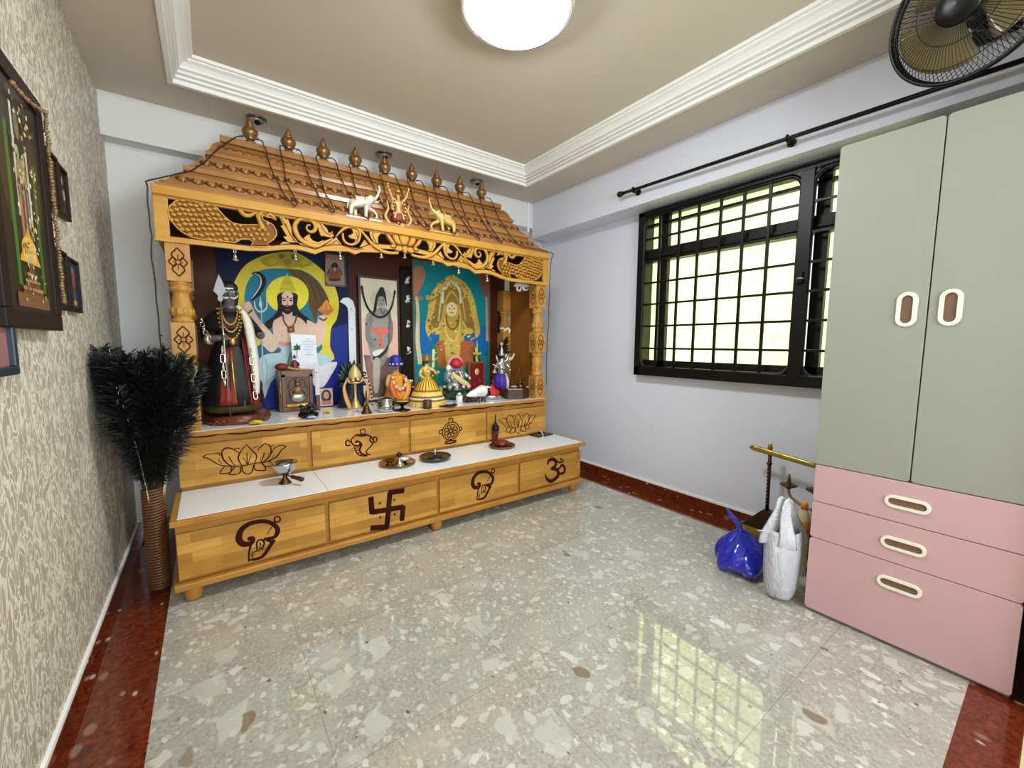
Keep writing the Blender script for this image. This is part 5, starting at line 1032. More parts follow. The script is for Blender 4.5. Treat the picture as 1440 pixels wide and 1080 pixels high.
b = MB(); b.tube([(X0+.012, Y0+.002, SH+.02), (X0+.012, Y0+.002, .93)], .0025, MGOLD, 6); b.build('gold_strip', bx)
# card, red pouch, red figurine, tape strip
cd_ = thing('greeting_card', 'white card with green leaf print standing on the dark shrine box', 'card', (.93, -.135, Z1_+.001))
pc = [at(380+x/4.15, 340+y/4.15, 'Y', -.125) for x, y in [(125,540),(280,533),(302,715),(205,735),(140,690)]]
b = MB(); cc = [Vector((.858, -.115, Z1_+.001)), Vector((1.012, -.115, Z1_-.012)), Vector((1.005, -.11, 1.205)), Vector((.850, -.11, 1.212))]; cc[1].z = Z1_+.001
b.prism(cc, (0, .003, 0), M((222, 228, 236), .5, 0, .02)); b.build('sheet', cd_)
b = MB(); yk = -.1165
for k, (dx, dz_) in enumerate(((-.020, .03), (.022, .035), (-.028, .005), (.026, .008), (0, .045))):
    q = Vector((.885, yk-.0006, 1.105)); e = q+Vector((dx, 0, dz_)); nrm = Vector((-(e-q).z, 0, (e-q).x))*.25; b.prism([q, (q+e)/2+nrm, e, (q+e)/2-nrm], (0, .0005, 0), M((52, 104, 58), .5))
b.tube([(.885, yk, 1.105), (.884, yk, 1.05)], .0015, M((60, 100, 60), .5), 5); b.build('leaf_print', cd_)
b = MB()
for k, wd_ in enumerate((.010, .040, .046, .030, .038, .014, .034)): b.box(.962-wd_, .962+wd_*.8, yk-.0006, yk, 1.178-k*.018, 1.1805-k*.018, M((150, 156, 170), .6))
b.build('writing', cd_)
pu = thing('red_pouch', 'small round red cloth pouch tied on a cord on top of the shrine box', 'pouch', (.775, -.17, Z1_+.001))
b = MB(); b.ball((.780, -.175, Z1_+.026), (.040, .030, .025), M((128, 30, 24), .6, 0, .2, 30)); b.build('pouch', pu)
b = MB(); b.tube(smooth([(.812, -.18, Z1_+.022), (.845, -.19, Z1_+.012), (.90, -.195, Z1_+.006), (.945, -.195, Z1_+.005)], 4), wl([.010, .009, .007, .004], 13), M((176, 128, 78), .5), 6); b.build('cord', pu)
fg = thing('deity_figurine', 'tiny dark red seated figurine before the white card on the shrine box', 'figurine', (.862, -.155, Z1_+.001))
MMAR = M((92, 26, 24), .4); zq = Z1_+.001
skin('body', [(.862, -.155, zq+.012, .022), (.862, -.155, zq+.038, .017), (.862, -.157, zq+.058, .010), (.862, -.158, zq+.070, .013), (.840, -.172, zq+.010, .012), (.858, -.186, zq+.008, .010), (.884, -.172, zq+.010, .012), (.866, -.188, zq+.008, .010), (.842, -.158, zq+.046, .008), (.840, -.176, zq+.026, .007), (.882, -.158, zq+.046, .008), (.884, -.176, zq+.026, .007)], [(0,1),(1,2),(2,3),(0,4),(4,5),(0,6),(6,7),(1,8),(8,9),(1,10),(10,11)], MMAR, fg)
b = MB(); b.lathe([(.012, 0), (.008, .012), (.002, .024)], (.862, -.158, zq+.080), MMAR, 10); b.build('crown', fg)
tp = thing('measuring_stick', 'upright stick with pale marked upper half and brown lower half beside the shrine box', 'stick', (.975, -.26, SH))
b = MB(); b.box(.962, .988, -.262, -.256, .80, 1.02, M((206, 200, 196), .5)); b.build('pale_blade', tp); b = MB(); b.box(.964, .988, -.266, -.252, SH+.001, .805, M((92, 42, 22), .4)); b.build('handle', tp, bevel=.003)
b = MB(); b.ball((.975, -.263, .955), (.004, .002, .004), M((140, 40, 40), .5)); 
for k in range(8): b.box(.964, .974, -.2632, -.262, .82+.02*k, .8215+.02*k, M((120, 116, 112), .5))
b.build('marks', tp)
ph = board('portrait_photo', 'tiny black-framed portrait of a long-haired woman on the altar shelf', 'photo', 1.006, 1.108, SH+.001, .838, -.125, -.113, M((196, 170, 162), .4), MBLACK, .007)
b = MB(); PX, PY, PZ = 1.057, -.1226, .77
def flat(b, c, pts, m, k): b.add([(PX+x, PY-.0003*k, PZ+z) for x, z in pts], [tuple(range(len(pts)))], m)
el = lambda cx_, cz, rx, rz_: [(cx_+rx*math.cos(a), cz+rz_*math.sin(a)) for a in [2*PI*k/18 for k in range(18)]]
flat(b, 0, el(0, .005, .034, .048), M((34, 22, 20), .5), 1); flat(b, 0, [(-.035, -.055), (.035, -.055), (.028, -.028), (-.028, -.028)], M((180, 104, 84), .5), 2); flat(b, 0, el(0, .012, .018, .026), M((196, 140, 116), .5), 3); flat(b, 0, el(-.007, .016, .003, .002), MBLACK, 4); flat(b, 0, el(.007, .016, .003, .002), MBLACK, 4); flat(b, 0, el(0, 0, .006, .002), M((150, 60, 56), .5), 4); b.build('print', ph)
# black oil lamp with wicks
p = onshelf(430, 584); p.y = -.50
ol = thing('oil_lamp', 'lumpy blackened oil lamp bowl in front of the shrine box', 'oil lamp', p)
b = MB(); b.lathe([(.030, 0), (.055, .006), (.058, .022), (.050, .030), (.035, .026), (0, .022)], p, MBLACK, 18); b.build('bowl', ol)
b = MB()
for k in range(16): b.ball(p+Vector((rr.uniform(-.04, .04), rr.uniform(-.03, .03), rr.uniform(.03, .075))), (rr.uniform(.010, .02), rr.uniform(.010, .018), rr.uniform(.008, .018)), M((24, 24, 26), .5), 7, 5, Matrix.Rotation(rr.uniform(0, 3), 3, 'X'))
b.build('charred_wicks', ol)['kind'] = 'stuff'
# ------------------------------------------------------------------ rest of the shelf
p = at(500, 575, 'Z', SH); K0 = Vector((1.20, -.26, SH+.001))
kl = thing('kalasha_shrine', 'gold pot crown on a slim golden pedestal backed by dark blue cloth and peacock plumes', 'shrine figure', K0)
b = MB(); b.lathe([(.038, 0), (.040, .012), (.030, .022), (.022, .045), (.012, .065), (.009, .08), (.009, .165), (.016, .172), (.046, .176), (.046, .186), (.0, .187)], K0+Vector((.012, -.03, 0)), M((214, 184, 104), .3, .5, .1), 20); b.build('pedestal', kl)
b = MB(); b.lathe([(.034, 0), (.043, .015), (.044, .035), (.036, .06), (.022, .085), (.008, .105), (0, .112)], K0+Vector((.012, -.03, .197)), M((216, 180, 120), .35, .3, .15, 60), 20); b.build('gold_head', kl)
b = MB()
for k in range(22): a = 2*PI*k/22; b.ball(K0+Vector((.012+.052*math.cos(a), -.03+.045*math.sin(a), .198+.008*math.sin(3*a))), .011, M((224, 200, 150), .5) if k % 2 else M((110, 70, 40), .5), 7, 5)
b.build('flower_ring', kl)
MNAVY = M((14, 16, 58), .55, 0, .3, 30)
b = MB(); rows = [[K0+Vector((.012+(.050+.050*t_)*math.sin(a), .045-.06*math.cos(a)+.004*math.sin(6*a), .215*(1-t_)+.004)) for a in [-2.0+4.0*i/16 for i in range(17)]] for t_ in [k/8 for k in range(9)]]; sheet(b, rows, MNAVY); o = b.build('navy_cloth', kl); o.modifiers.new('solid', 'SOLIDIFY').thickness = .003
MGT = M((190, 140, 70), .45, .2, .3, 50)
for s_, w_ in ((-1, .010), (1, .008)):
    b = MB(); P = smooth([K0+Vector((.012+s_*.045, -.045, .215)), K0+Vector((.012+s_*.078, -.055, .16)), K0+Vector((.012+s_*.075, -.070, .09)), K0+Vector((.012+s_*.058, -.080, .03)), K0+Vector((.012+s_*.05, -.082, .004))], 5); b.tube(P, wl([.006, w_, w_+.006, w_+.006, w_+.004], len(P)), MGT, 6, flat=((0, 1, 0), .002)); b.build('gold_ribbon', kl)
b = MB(); MPLUME = M((22, 34, 28), .6, 0, .4, 40); MPL2 = M((40, 60, 60), .5, 0, .4, 40)
for k in range(60):
    a = rr.uniform(-1.9, 1.9); q = rr.uniform(.6, 1.0); c_ = K0+Vector((.012, .055+rr.uniform(-.015, .012), .18)); e = c_+Vector((.115*q*math.sin(a), .0, .16*q*math.cos(a)*(1 if math.cos(a) > 0 else .9))); b.tube([c_+(e-c_)*.35, c_+(e-c_)*.75, e], [.010, .016, .003], MPLUME if k % 4 else MPL2, 5, flat=((0, 1, 0), .003))
b.build('plume_backdrop', kl)['kind'] = 'stuff'
b = MB(); P = smooth([K0+Vector((.075, -.04, .235)), K0+Vector((.105, -.05, .17)), K0+Vector((.115, -.06, .08)), K0+Vector((.118, -.065, .012))], 6)
for k, q in enumerate(P): b.ball(q, .0065, MBB if k % 2 else M((206, 200, 206), .5), 6, 5)
b.build('bead_strand', kl)
# hand bell
p = onshelf(516, 581); p.y = -.555; p.x = 1.207
hb = thing('hand_bell', 'slender brass hand bell standing between the golden pedestal and the steel pot', 'bell', p)
b = MB(); b.lathe([(.034, 0), (.034, .004), (.026, .016), (.019, .034), (.016, .046), (.006, .054), (0, .055)], p, MDBRASS, 18); b.build('bell_body', hb)
b = MB(); b.lathe([(.006, .052), (.008, .062), (.005, .070), (.007, .09), (.005, .115), (.008, .122), (.005, .130), (.004, .145), (0, .150)], p, MDBRASS, 12); b.build('handle', hb)
# steel pot
p = onshelf(541, 578); p.y = -.555
pt = thing('steel_pot', 'round shiny steel pot with domed lid at the front of the altar shelf', 'pot', p)
b = MB(); b.lathe([(.040, 0), (.050, .006), (.057, .030), (.056, .052), (.050, .066), (.044, .070), (.056, .074), (.056, .078), (.04, .080)], p, MSTEEL, 26); b.build('body', pt)
b = MB(); b.lathe([(.052, .078), (.048, .088), (.030, .098), (.010, .102), (.010, .108), (.0, .110)], p, MSTEEL, 24); b.build('lid', pt)
for s_ in (-1, 1): b = MB(); b.tube(smooth([p+Vector((.052*s_, 0, .066)), p+Vector((.070*s_, 0, .070)), p+Vector((.072*s_, 0, .080)), p+Vector((.055*s_, 0, .079))], 3), .004, MBRONZE, 6); b.build('handle', pt)
# orange robed figurine with blue turban
def small_face(parent, c, r, skin_m):
    for s_ in (-1, 1):
        b = MB(); b.ball(c+Vector((s_*r*.38, -r*.86, r*.1)), r*.14, MBLACK, 6, 5); b.build('eye', parent)
    b = MB(); b.ball(c+Vector((0, -r*.98, -r*.12)), (r*.13, r*.18, r*.24), skin_m, 6, 5); b.build('nose', parent)
    b = MB(); b.ball(c+Vector((0, -r*.86, -r*.48)), (r*.3, r*.12, r*.09), M((150, 50, 44), .5), 6, 5); b.build('mouth', parent)
p = Vector((1.515, -.27, SH+.001)); zz = p.z
of = thing('robed_figurine', 'seated figurine in orange robes and blue turban with a fruit garland', 'figurine', p)
MSKN = M((206, 158, 92), .45); MOR = M((226, 142, 40), .55, 0, .35, 40); MORD = M((200, 90, 30), .55, 0, .3, 30)
b = MB(); b.lathe([(.090, 0), (.092, .02), (.078, .03), (.0, .032)], p, M((120, 84, 40), .4, 0, .3), 24); b.build('seat_base', of)
sk = [(0, 0, .075, .045), (0, 0, .15, .046), (0, 0, .20, .036), (0, -.003, .228, .016), (0, -.006, .258, .030), (-.055, 0, .205, .020), (-.075, -.02, .15, .018), (-.06, -.065, .12, .014), (-.035, -.085, .12, .012), (.055, 0, .205, .020), (.075, -.02, .15, .018), (.06, -.065, .12, .014), (.040, -.085, .13, .012), (-.045, -.05, .07, .032), (-.05, -.085, .055, .024), (-.035, -.09, .035, .014), (.045, -.05, .07, .032), (.05, -.085, .055, .024), (.03, -.09, .035, .014)]
skin('body', [(p.x+a, p.y+c_, zz+z, r_) for a, c_, z, r_ in sk], [(0,1),(1,2),(2,3),(3,4),(2,5),(5,6),(6,7),(7,8),(2,9),(9,10),(10,11),(11,12),(0,13),(13,14),(14,15),(0,16),(16,17),(17,18)], MSKN, of)
small_face(of, p+Vector((0, -.006, .262)), .030, MSKN)
b = MB(); b.lathe([(.086, .030), (.080, .07), (.066, .12), (.056, .17), (.060, .21), (.030, .226)], p, MOR, 36, wav=lambda a, z: .07*math.sin(10*a)); o = b.build('orange_robe', of); o.modifiers.new('solid', 'SOLIDIFY').thickness = .003
for s_ in (-1, 1):
    b = MB(); b.tube(smooth([p+Vector((s_*.04, -.055, .205)), p+Vector((s_*.062, -.085, .15)), p+Vector((s_*.05, -.098, .09)), p+Vector((s_*.012, -.100, .035))], 5), wl([.012, .020, .020, .012], 16), MORD if s_ < 0 else MOR, 8, flat=((0, 1, 0), .006)); b.build('robe_fold', of)
b = MB()
for k in range(20):
    a = PI*k/19; b.ball(p+Vector((.050*math.cos(a), -.068-.02*math.sin(a), .205-.085*math.sin(a))), .010, M((224, 214, 190), .5) if k % 3 else M((200, 110, 60), .5), 7, 5)
b.build('garland', of)
MTUR = M((40, 44, 150), .5, 0, .3, 40); b = MB(); b.lathe([(.034, .284), (.043, .300), (.046, .328), (.038, .352), (.020, .366), (0, .370)], p, MTUR, 20, wav=lambda a, z: .06*math.sin(6*a+z*80)); b.build('turban', of)
b = MB()
for k in range(18): a = 2*PI*k/18; b.ball(p+Vector((.044*math.cos(a), -.006+.044*math.sin(a), .291+.010*(k % 2))), .008, M((214, 210, 220), .5) if k % 2 else MTUR, 6, 5)
b.build('turban_band', of)
b = MB(); b.tube(smooth([p+Vector((.062, -.03, .18)), p+Vector((.10, -.03, .165)), p+Vector((.118, -.03, .145))], 3), .007, MGOLD, 6)
for k in range(8): b.ball(p+Vector((.10+rr.uniform(-.02, .03), -.03+rr.uniform(-.01, .01), .15+rr.uniform(-.03, .03))), .009, M((220, 210, 180), .5), 6, 5)
b.build('flower_spray', of)
# dark goblet lamp with ghee
p = onshelf(565, 577); p.y = -.575
gb = thing('goblet_lamp', 'dark footed oil lamp dish with yellow oil right of the steel pot', 'oil lamp', p)
b = MB(); b.lathe([(.056, 0), (.058, .004), (.030, .010), (.012, .016), (.010, .030), (.022, .040), (.048, .050), (.062, .062), (.060, .066), (.045, .058), (0, .054)], p, M((30, 26, 24), .25, .5), 26); b.build('dish', gb)
b = MB(); b.lathe([(.050, .062), (.030, .066), (0, .067)], p, M((206, 160, 70), .3), 20); b.build('oil', gb)
# yellow skirted figurine
p = Vector((1.685, -.44, SH+.001)); zz = p.z
yf = thing('skirted_figurine', 'standing figurine in a wide yellow pleated skirt with dark stripes', 'figurine', p)
t = NT('striped_skirt'); g = t.n('ShaderNodeNewGeometry'); spn = t.n('ShaderNodeSeparateXYZ'); t.l(g.outputs['Position'], spn.inputs[0])
rmp = t.n('ShaderNodeMapRange'); rmp.inputs[1].default_value = zz; rmp.inputs[2].default_value = zz+.20; t.l(spn.outputs[2], rmp.inputs[0])
st_ = [(0, (236,196,96)), (.18, (34,26,44)), (.25, (240,230,208)), (.31, (34,26,44)), (.38, (240,200,90)), (.52, (52,30,36)), (.59, (238,186,40)), (.95, (242,196,50))]
t.base(t.mix(t.noise(t.pos(), 60), t.ramp(rmp.outputs[0], [(a, rgb(*c)) for a, c in st_], 'CONSTANT'), rgb(222, 176, 70))); tm = t.t.nodes[-1]
for nd in t.t.nodes:
    if nd.type == 'MIX': nd.inputs[0].default_value = .25
for lk in list(t.t.links):
    if lk.to_node.type == 'MIX' and lk.to_socket == lk.to_node.inputs[0]: t.t.links.remove(lk)
MSKIRT = t.set(.55)
b = MB(); b.lathe([(.138, 0), (.142, .008), (.120, .06), (.092, .12), (.060, .175), (.034, .205)], p, MSKIRT, 72, wav=lambda a, z: .035*math.sin(24*a)); b.build('pleated_skirt', yf)
b = MB()
for k in range(24): a = 2*PI*k/24; b.tube([p+Vector((r_*math.cos(a), r_*math.sin(a), z)) for r_, z in ((.036, .202), (.062, .176), (.094, .122))], .0022, M((90, 50, 34), .6), 4)
b.build('pleat_trim', yf)
MSK2 = M((206, 176, 96), .4, .2, .2)
skin('body', [(p.x+a, p.y+c_, zz+z, r_) for a, c_, z, r_ in [(0, 0, .19, .026), (0, 0, .235, .034), (0, 0, .268, .030), (0, -.002, .288, .013), (0, -.004, .312, .024), (-.045, 0, .262, .014), (-.065, -.02, .225, .012), (-.045, -.05, .205, .010), (.045, 0, .262, .014), (.070, -.015, .23, .012), (.080, -.04, .25, .010)]], [(0,1),(1,2),(2,3),(3,4),(2,5),(5,6),(6,7),(2,8),(8,9),(9,10)], MSK2, yf)
small_face(yf, p+Vector((0, -.004, .315)), .024, MSK2)
b = MB(); b.lathe([(.030, .322), (.034, .338), (.026, .352), (.012, .372), (.004, .384), (0, .386)], p, M((150, 110, 50), .35, .4, .3, 50), 16); b.build('crown', yf)
b = MB()
for k in range(26):
    a = rr.uniform(0, 2*PI); b.ball(p+Vector((.042*math.cos(a), -.008+.038*math.sin(a), rr.uniform(.215, .272))), rr.uniform(.006, .011), M(rr.choice([(228, 190, 60), (226, 214, 190), (120, 60, 40), (220, 150, 40)]), .5), 6, 5)
b.build('flower_garland', yf)
b = MB(); b.lathe([(.044, .183), (.068, .150), (.060, .150), (.040, .176)], p, M((222, 210, 170), .6), 30, wav=lambda a, z: .05*math.sin(12*a)); b.build('waist_frill', yf)
b = MB(); b.ball(p+Vector((0, .020, .316)), (.028, .018, .034), M((60, 34, 26), .6)); b.build('hair', yf)
# green parrot beside the skirt
q = Vector((1.835, -.33, SH+.001)); gp_ = thing('parrot_figurine', 'small green parrot figurine between the yellow skirt and the green bowl', 'figurine', q)
MGP = M((96, 160, 90), .45, 0, .3, 40)
skin('body', [(q.x, q.y, q.z+.05, .026), (q.x+.004, q.y-.004, q.z+.09, .030), (q.x+.010, q.y-.010, q.z+.125, .020), (q.x-.012, q.y+.02, q.z+.015, .012)], [(0,1),(1,2),(0,3)], MGP, gp_)
b = MB(); b.lathe([(.009, 0), (.007, .010), (0, .018)], (q.x+.016, q.y-.028, q.z+.122), M((196, 70, 40), .4), 8, (.3, -1, -.6)); b.build('beak', gp_)
b = MB(); b.lathe([(.034, 0), (.034, .03), (.02, .04), (0, .04)], q, M((190, 176, 60), .5), 14); b.build('perch', gp_)
# brown cup, plate with lilac flower, glass votive, small brown burner
p = onshelf(591, 572); p.y = -.598; p.x += .005
c_ = thing('small_cup', 'small plain brown cup standing before the yellow skirt', 'cup', p); b = MB(); b.lathe([(.028, 0), (.030, .004), (.031, .060), (.028, .062), (.026, .030), (0, .028)], p, M((74, 48, 36), .4), 20); b.build('cup', c_)
p = onshelf(620, 569.5); p.y = -.585; p.x += .01
pl_ = thing('small_plate', 'small dark plate holding a lilac flower before the yellow skirt', 'plate', p); b = MB(); b.lathe([(.045, 0), (.060, .004), (.070, .012), (.068, .014), (.055, .008), (0, .006)], p, M((36, 30, 30), .25, .4), 26); b.build('dish', pl_)
flower('pale lilac flower head lying on the small dark plate', (p.x+.004, p.y, p.z+.0085), .036, LIL, (190, 150, 200))
p = onshelf(645, 565); p.x -= .01; p.y -= .03
c_ = thing('glass_votive', 'tiny clear glass votive cup in front of the green bowl', 'glass', p); b = MB(); b.lathe([(.024, 0), (.026, .004), (.028, .05), (.026, .052), (.023, .010), (0, .008)], p, M((222, 226, 224), .08, 0, .02), 18); b.build('glass', c_)
b = MB(); b.lathe([(.0, .052), (.012, .056), (.018, .062), (.010, .074), (0, .076)], p, M((236, 234, 226), .5), 10); b.build('wax', c_)
p = onshelf(659, 565.5); p.y -= .01
c_ = thing('incense_burner', 'low crumpled brown leaf burner before the white conch', 'incense burner', p); b = MB()
for k in range(9): a = 2*PI*k/9; b.ball(p+Vector((.034*math.cos(a), .028*math.sin(a), .022+.006*(k % 2))), (.022, .012, .016), M((84, 52, 34), .4, .3, .4, 60), 8, 6, Matrix.Rotation(a, 3, 'Z'))
b.lathe([(.030, 0), (.036, .01), (.02, .018), (0, .018)], p, M((70, 44, 30), .4, .3), 14); b.build('leaves', c_)
# green bowl with the silver trunked deity
p = Vector((2.015, -.27, SH+.001))
MGRN = M((16, 62, 34), .2, 0, .2, coat=.4)
gbw = thing('green_bowl', 'glossy dark green bowl under the silver elephant-headed figurine', 'bowl', p)
b = MB(); b.lathe([(.050, 0), (.056, .010), (.070, .020), (.106, .060), (.116, .10), (.112, .104), (.100, .075), (0, .070)], p, MGRN, 30, wav=lambda a, z: .03*math.sin(8*a)); b.build('bowl', gbw)
q = p+Vector((0, 0, .072)); ga = thing('elephant_deity_figurine', 'silver elephant-headed figurine with red turban seated in the green bowl', 'figurine', q)
MSV = M((186, 188, 184), .25, .75, .25, 40)
skin('body', [(q.x+a, q.y+c_, q.z+z, r_) for a, c_, z, r_ in [(0, 0, .045, .062), (0, -.004, .10, .060), (0, -.008, .145, .036), (0, -.016, .178, .040), (0, -.062, .160, .020), (.006, -.082, .125, .015), (.018, -.088, .092, .012), (.036, -.082, .080, .009), (-.075, 0, .14, .026), (-.105, -.03, .095, .020), (-.085, -.075, .085, .016), (.075, 0, .14, .026), (.108, -.025, .10, .020), (.095, -.07, .10, .016), (-.085, -.045, .030, .034), (-.04, -.09, .024, .022), (.085, -.045, .030, .034), (.03, -.095, .024, .022)]],
     [(0,1),(1,2),(2,3),(3,4),(4,5),(5,6),(6,7),(1,8),(8,9),(9,10),(1,11),(11,12),(12,13),(0,14),(14,15),(0,16),(16,17)], MSV, ga)
for s_ in (-1, 1):
    b = MB(); b.ball(q+Vector((.058*s_, .0, .182)), (.032, .008, .036), MSV, 12, 8, Matrix.Rotation(.3*s_, 3, 'Z')); b.build('ear', ga)
    b = MB(); b.ball(q+Vector((.018*s_, -.052, .190)), .004, MBLACK, 6, 5); b.build('eye', ga)
    b = MB(); b.tube([q+Vector((.018*s_, -.05, .165)), q+Vector((.026*s_, -.075, .150))], [.006, .002], M((232, 230, 222), .3), 6); b.build('tusk', ga)
MRT = M((196, 30, 50), .5, 0, .2); b = MB(); b.lathe([(.046, .195), (.056, .212), (.050, .240), (.028, .258), (0, .262)], q+Vector((0, -.010, 0)), MRT, 20, wav=lambda a, z: .05*math.sin(7*a+z*60)); b.build('turban', ga)
b = MB(); b.tube([q+Vector((.060*math.cos(a), .0, .215+.060*math.sin(a))) for a in [PI*k/16 for k in range(17)]], .010, M((222, 160, 168), .5), 8); b.build('turban_fan', ga)
b = MB(); b.tube(smooth([q+Vector((-.06, -.045, .145)), q+Vector((-.015, -.085, .10)), q+Vector((.045, -.092, .055)), q+Vector((.085, -.085, .025))], 5), wl([.014, .022, .024, .018], 16), M((214, 196, 130), .5), 8, flat=((0, 1, .3), .005)); b.build('yellow_sash', ga)
b = MB()
for k in range(12): a = PI*(1.05+.9*k/11); b.ball(p+Vector((.108*math.cos(a), .108*math.sin(a), .108)), .013, M((120, 24, 30), .5) if k % 2 else M((226, 220, 228), .5), 7, 5)
b.build('petal_border', ga)
# silver tray, red draped figurine, dark pot, conch on rack
p = Vector((2.305, -.325, SH+.001))
ty = thing('silver_tray', 'round silver tray with raised rim at the right end of the altar shelf', 'tray', p)
b = MB(); b.lathe([(.140, 0), (.150, .004), (.160, .030), (.157, .032), (.146, .010), (0, .008)], p, MSTEEL, 40); b.build('dish', ty)
b = MB()
for k in range(14): a = PI*1.05+PI*.9*k/13; b.ball(p+Vector((.1565*math.cos(a), .1565*math.sin(a), .018)), .005, MBRONZE, 6, 5)
b.build('rim_studs', ty)
q = p+Vector((.065, .01, .012)); rd = thing('draped_figurine', 'small dark figurine draped in bright red cloth standing on the silver tray', 'figurine', q)
MRC = M((206, 36, 28), .55, 0, .25, 30)
skin('body', [(q.x, q.y, q.z+.03, .03), (q.x, q.y, q.z+.09, .026), (q.x, q.y, q.z+.13, .022), (q.x, q.y, q.z+.155, .010), (q.x, q.y-.002, q.z+.178, .017), (q.x-.03, q.y-.01, q.z+.12, .010), (q.x-.02, q.y-.03, q.z+.10, .008), (q.x+.03, q.y-.01, q.z+.12, .010), (q.x+.03, q.y-.035, q.z+.10, .008)], [(0,1),(1,2),(2,3),(3,4),(2,5),(5,6),(2,7),(7,8)], M((92, 70, 50), .4, .3, .3), rd)
b = MB(); b.lathe([(.100, 0), (.094, .020), (.060, .055), (.036, .085), (.020, .105)], q, MRC, 40, sx=1.0, sy=.72, wav=lambda a, z: .12*math.sin(9*a+z*30)); o = b.build('red_drape', rd); o.modifiers.new('solid', 'SOLIDIFY').thickness = .003
b = MB(); b.ball(q+Vector((-.012, -.03, .098)), (.018, .012, .018), MRC); b.build('red_knot', rd)
b = MB(); b.lathe([(.018, .190), (.020, .20), (.012, .214), (.004, .228), (0, .230)], q, M((206, 196, 180), .35, .3), 12); b.build('crown', rd)
small_face(rd, q+Vector((0, -.002, .180)), .017, M((92, 70, 50), .4))
q2 = p+Vector((-.075, -.065, .010)); dp_ = thing('dark_pot', 'small dark pot topped with white petals on the silver tray behind the conch', 'pot', q2)
b = MB(); b.lathe([(.034, 0), (.044, .02), (.042, .05), (.030, .065), (.032, .072), (0, .070)], q2, M((20, 18, 20), .3), 18); b.build('pot', dp_)
b = MB()
for k in range(12): b.ball(q2+Vector((rr.uniform(-.035, .035), rr.uniform(-.02, .02), .078+rr.uniform(0, .014))), (.018, .012, .007), M((228, 222, 236), .6), 7, 5)
b.build('petals', dp_)['kind'] = 'stuff'
p = onshelf(676, 565); p = Vector((2.075, -.535, SH+.001))
rk = thing('conch_stand', 'small dark two-legged stand carrying the white conch shell', 'stand', p)
b = MB()
for s_ in (-1, 1): b.tube(smooth([p+Vector((.02+.028*s_, -.02, .0)), p+Vector((.02+.022*s_, -.01, .025)), p+Vector((.02+.016*s_, 0, .042))], 3), wl([.008, .006, .007], 7), MDBRASS, 8); b.tube(smooth([p+Vector((.02+.028*s_, .03, .0)), p+Vector((.02+.022*s_, .02, .025)), p+Vector((.02+.016*s_, .01, .042))], 3), .006, MDBRASS, 8)
b.build('leg', rk)
b = MB(); b.tube([p+Vector((-.07, .004, .046)), p+Vector((.0, .004, .044)), p+Vector((.08, .004, .050))], [.008, .024, .008], MDBRASS, 10, flat=((0, 0, 1), .005)); b.build('cradle', rk)
cn = thing('conch_shell', 'large white pointed conch shell lying before the silver tray', 'conch', p+Vector((0, 0, .05)))
b = MB(); a0 = p+Vector((-.115, -.005, .056)); a1 = p+Vector((.080, .01, .090)); dv = (a1-a0); pr = [(.002, 0), (.012, .08), (.024, .25), (.036, .5), (.044, .68), (.046, .80), (.036, .90), (.026, .94), (.020, .97), (.010, 1.0), (0, 1.02)]
b.lathe([(r_, z*dv.length) for r_, z in pr], a0+Vector((0, 0, .004)), M((232, 230, 226), .3, 0, .03, coat=.2), 22, dv, wav=lambda a, z: .03*math.sin(2*a+z*40)); b.build('shell', cn)
b = MB(); c0 = a0+dv*.55+Vector((0, -.040, .004)); b.ball(c0, (.034, .008, .008), M((222, 206, 198), .3), 12, 8, Matrix.Rotation(-.15, 3, 'Y')); b.build('lip', cn)
# red framed icon with gold lamp
r = board('framed_icon', 'small dark red icon with a gold medallion in a brown frame behind the silver tray', 'icon', 2.225, 2.395, SH+.001, .995, -.125, -.100, M((122, 20, 28), .4, 0, .15), M((124, 84, 46), .35, 0, .2), .016)
b = MB(); c0 = Vector((2.31, -.124, .905)); b.ball(c0, (.022, .004, .030), M((224, 196, 120), .35, .2)); 
for k in range(5): b.ball(c0+Vector((rr.uniform(-.04, .04), 0, -.07-.02*k)), (.006, .003, .006), M((206, 90, 70), .5), 6, 5)
b.build('medallion', r)
gl_ = thing('brass_lamp', 'small yellow brass five-wick lamp standing on top of the dark red icon', 'lamp', (2.318, -.112, .9965))
q = Vector((2.318, -.112, .996)); b = MB(); b.lathe([(.012, 0), (.012, .004), (.006, .010), (.005, .045), (.010, .052), (.038, .062), (.036, .068), (.012, .072), (.006, .085), (.008, .095), (.004, .12), (.006, .13), (.003, .17), (0, .19)], q, M((226, 204, 70), .3, .5), 16); b.build('stem', gl_)
for k in range(5): a = 2*PI*k/5; b = MB(); b.ball(q+Vector((.038*math.cos(a), .010*math.sin(a), .07)), (.012, .006, .012), M((226, 204, 70), .3, .5), 7, 5); b.build('wick_cup', gl_)
# plinth, silver idol with purple cloth, brass arch idol
pz = thing('wooden_plinth', 'dark brown angular wooden plinth at the right front corner of the altar shelf', 'plinth', (2.49, -.48, SH))
b = MB(); b.prism([(2.362, -.520, SH+.001), (2.48, -.572, SH+.001), (2.565, -.545, SH+.001), (2.578, -.44, SH+.001), (2.37, -.40, SH+.001)], (0, 0, .075), M((62, 32, 20), .4, 0, .2)); b.build('plinth', pz, bevel=.003)
b = MB(); b.prism([(2.368, -.516, SH+.077), (2.48, -.566, SH+.077), (2.558, -.54, SH+.077), (2.57, -.445, SH+.077), (2.375, -.405, SH+.077)], (0, 0, .010), MSTEEL); b.build('silver_top', pz, bevel=.002)
PZ1 = SH+.0882
q = Vector((2.415, -.355, SH+.001)); si = thing('crowned_figurine', 'silver crowned figurine wrapped in purple cloth with a white sash at the right end', 'figurine', q)
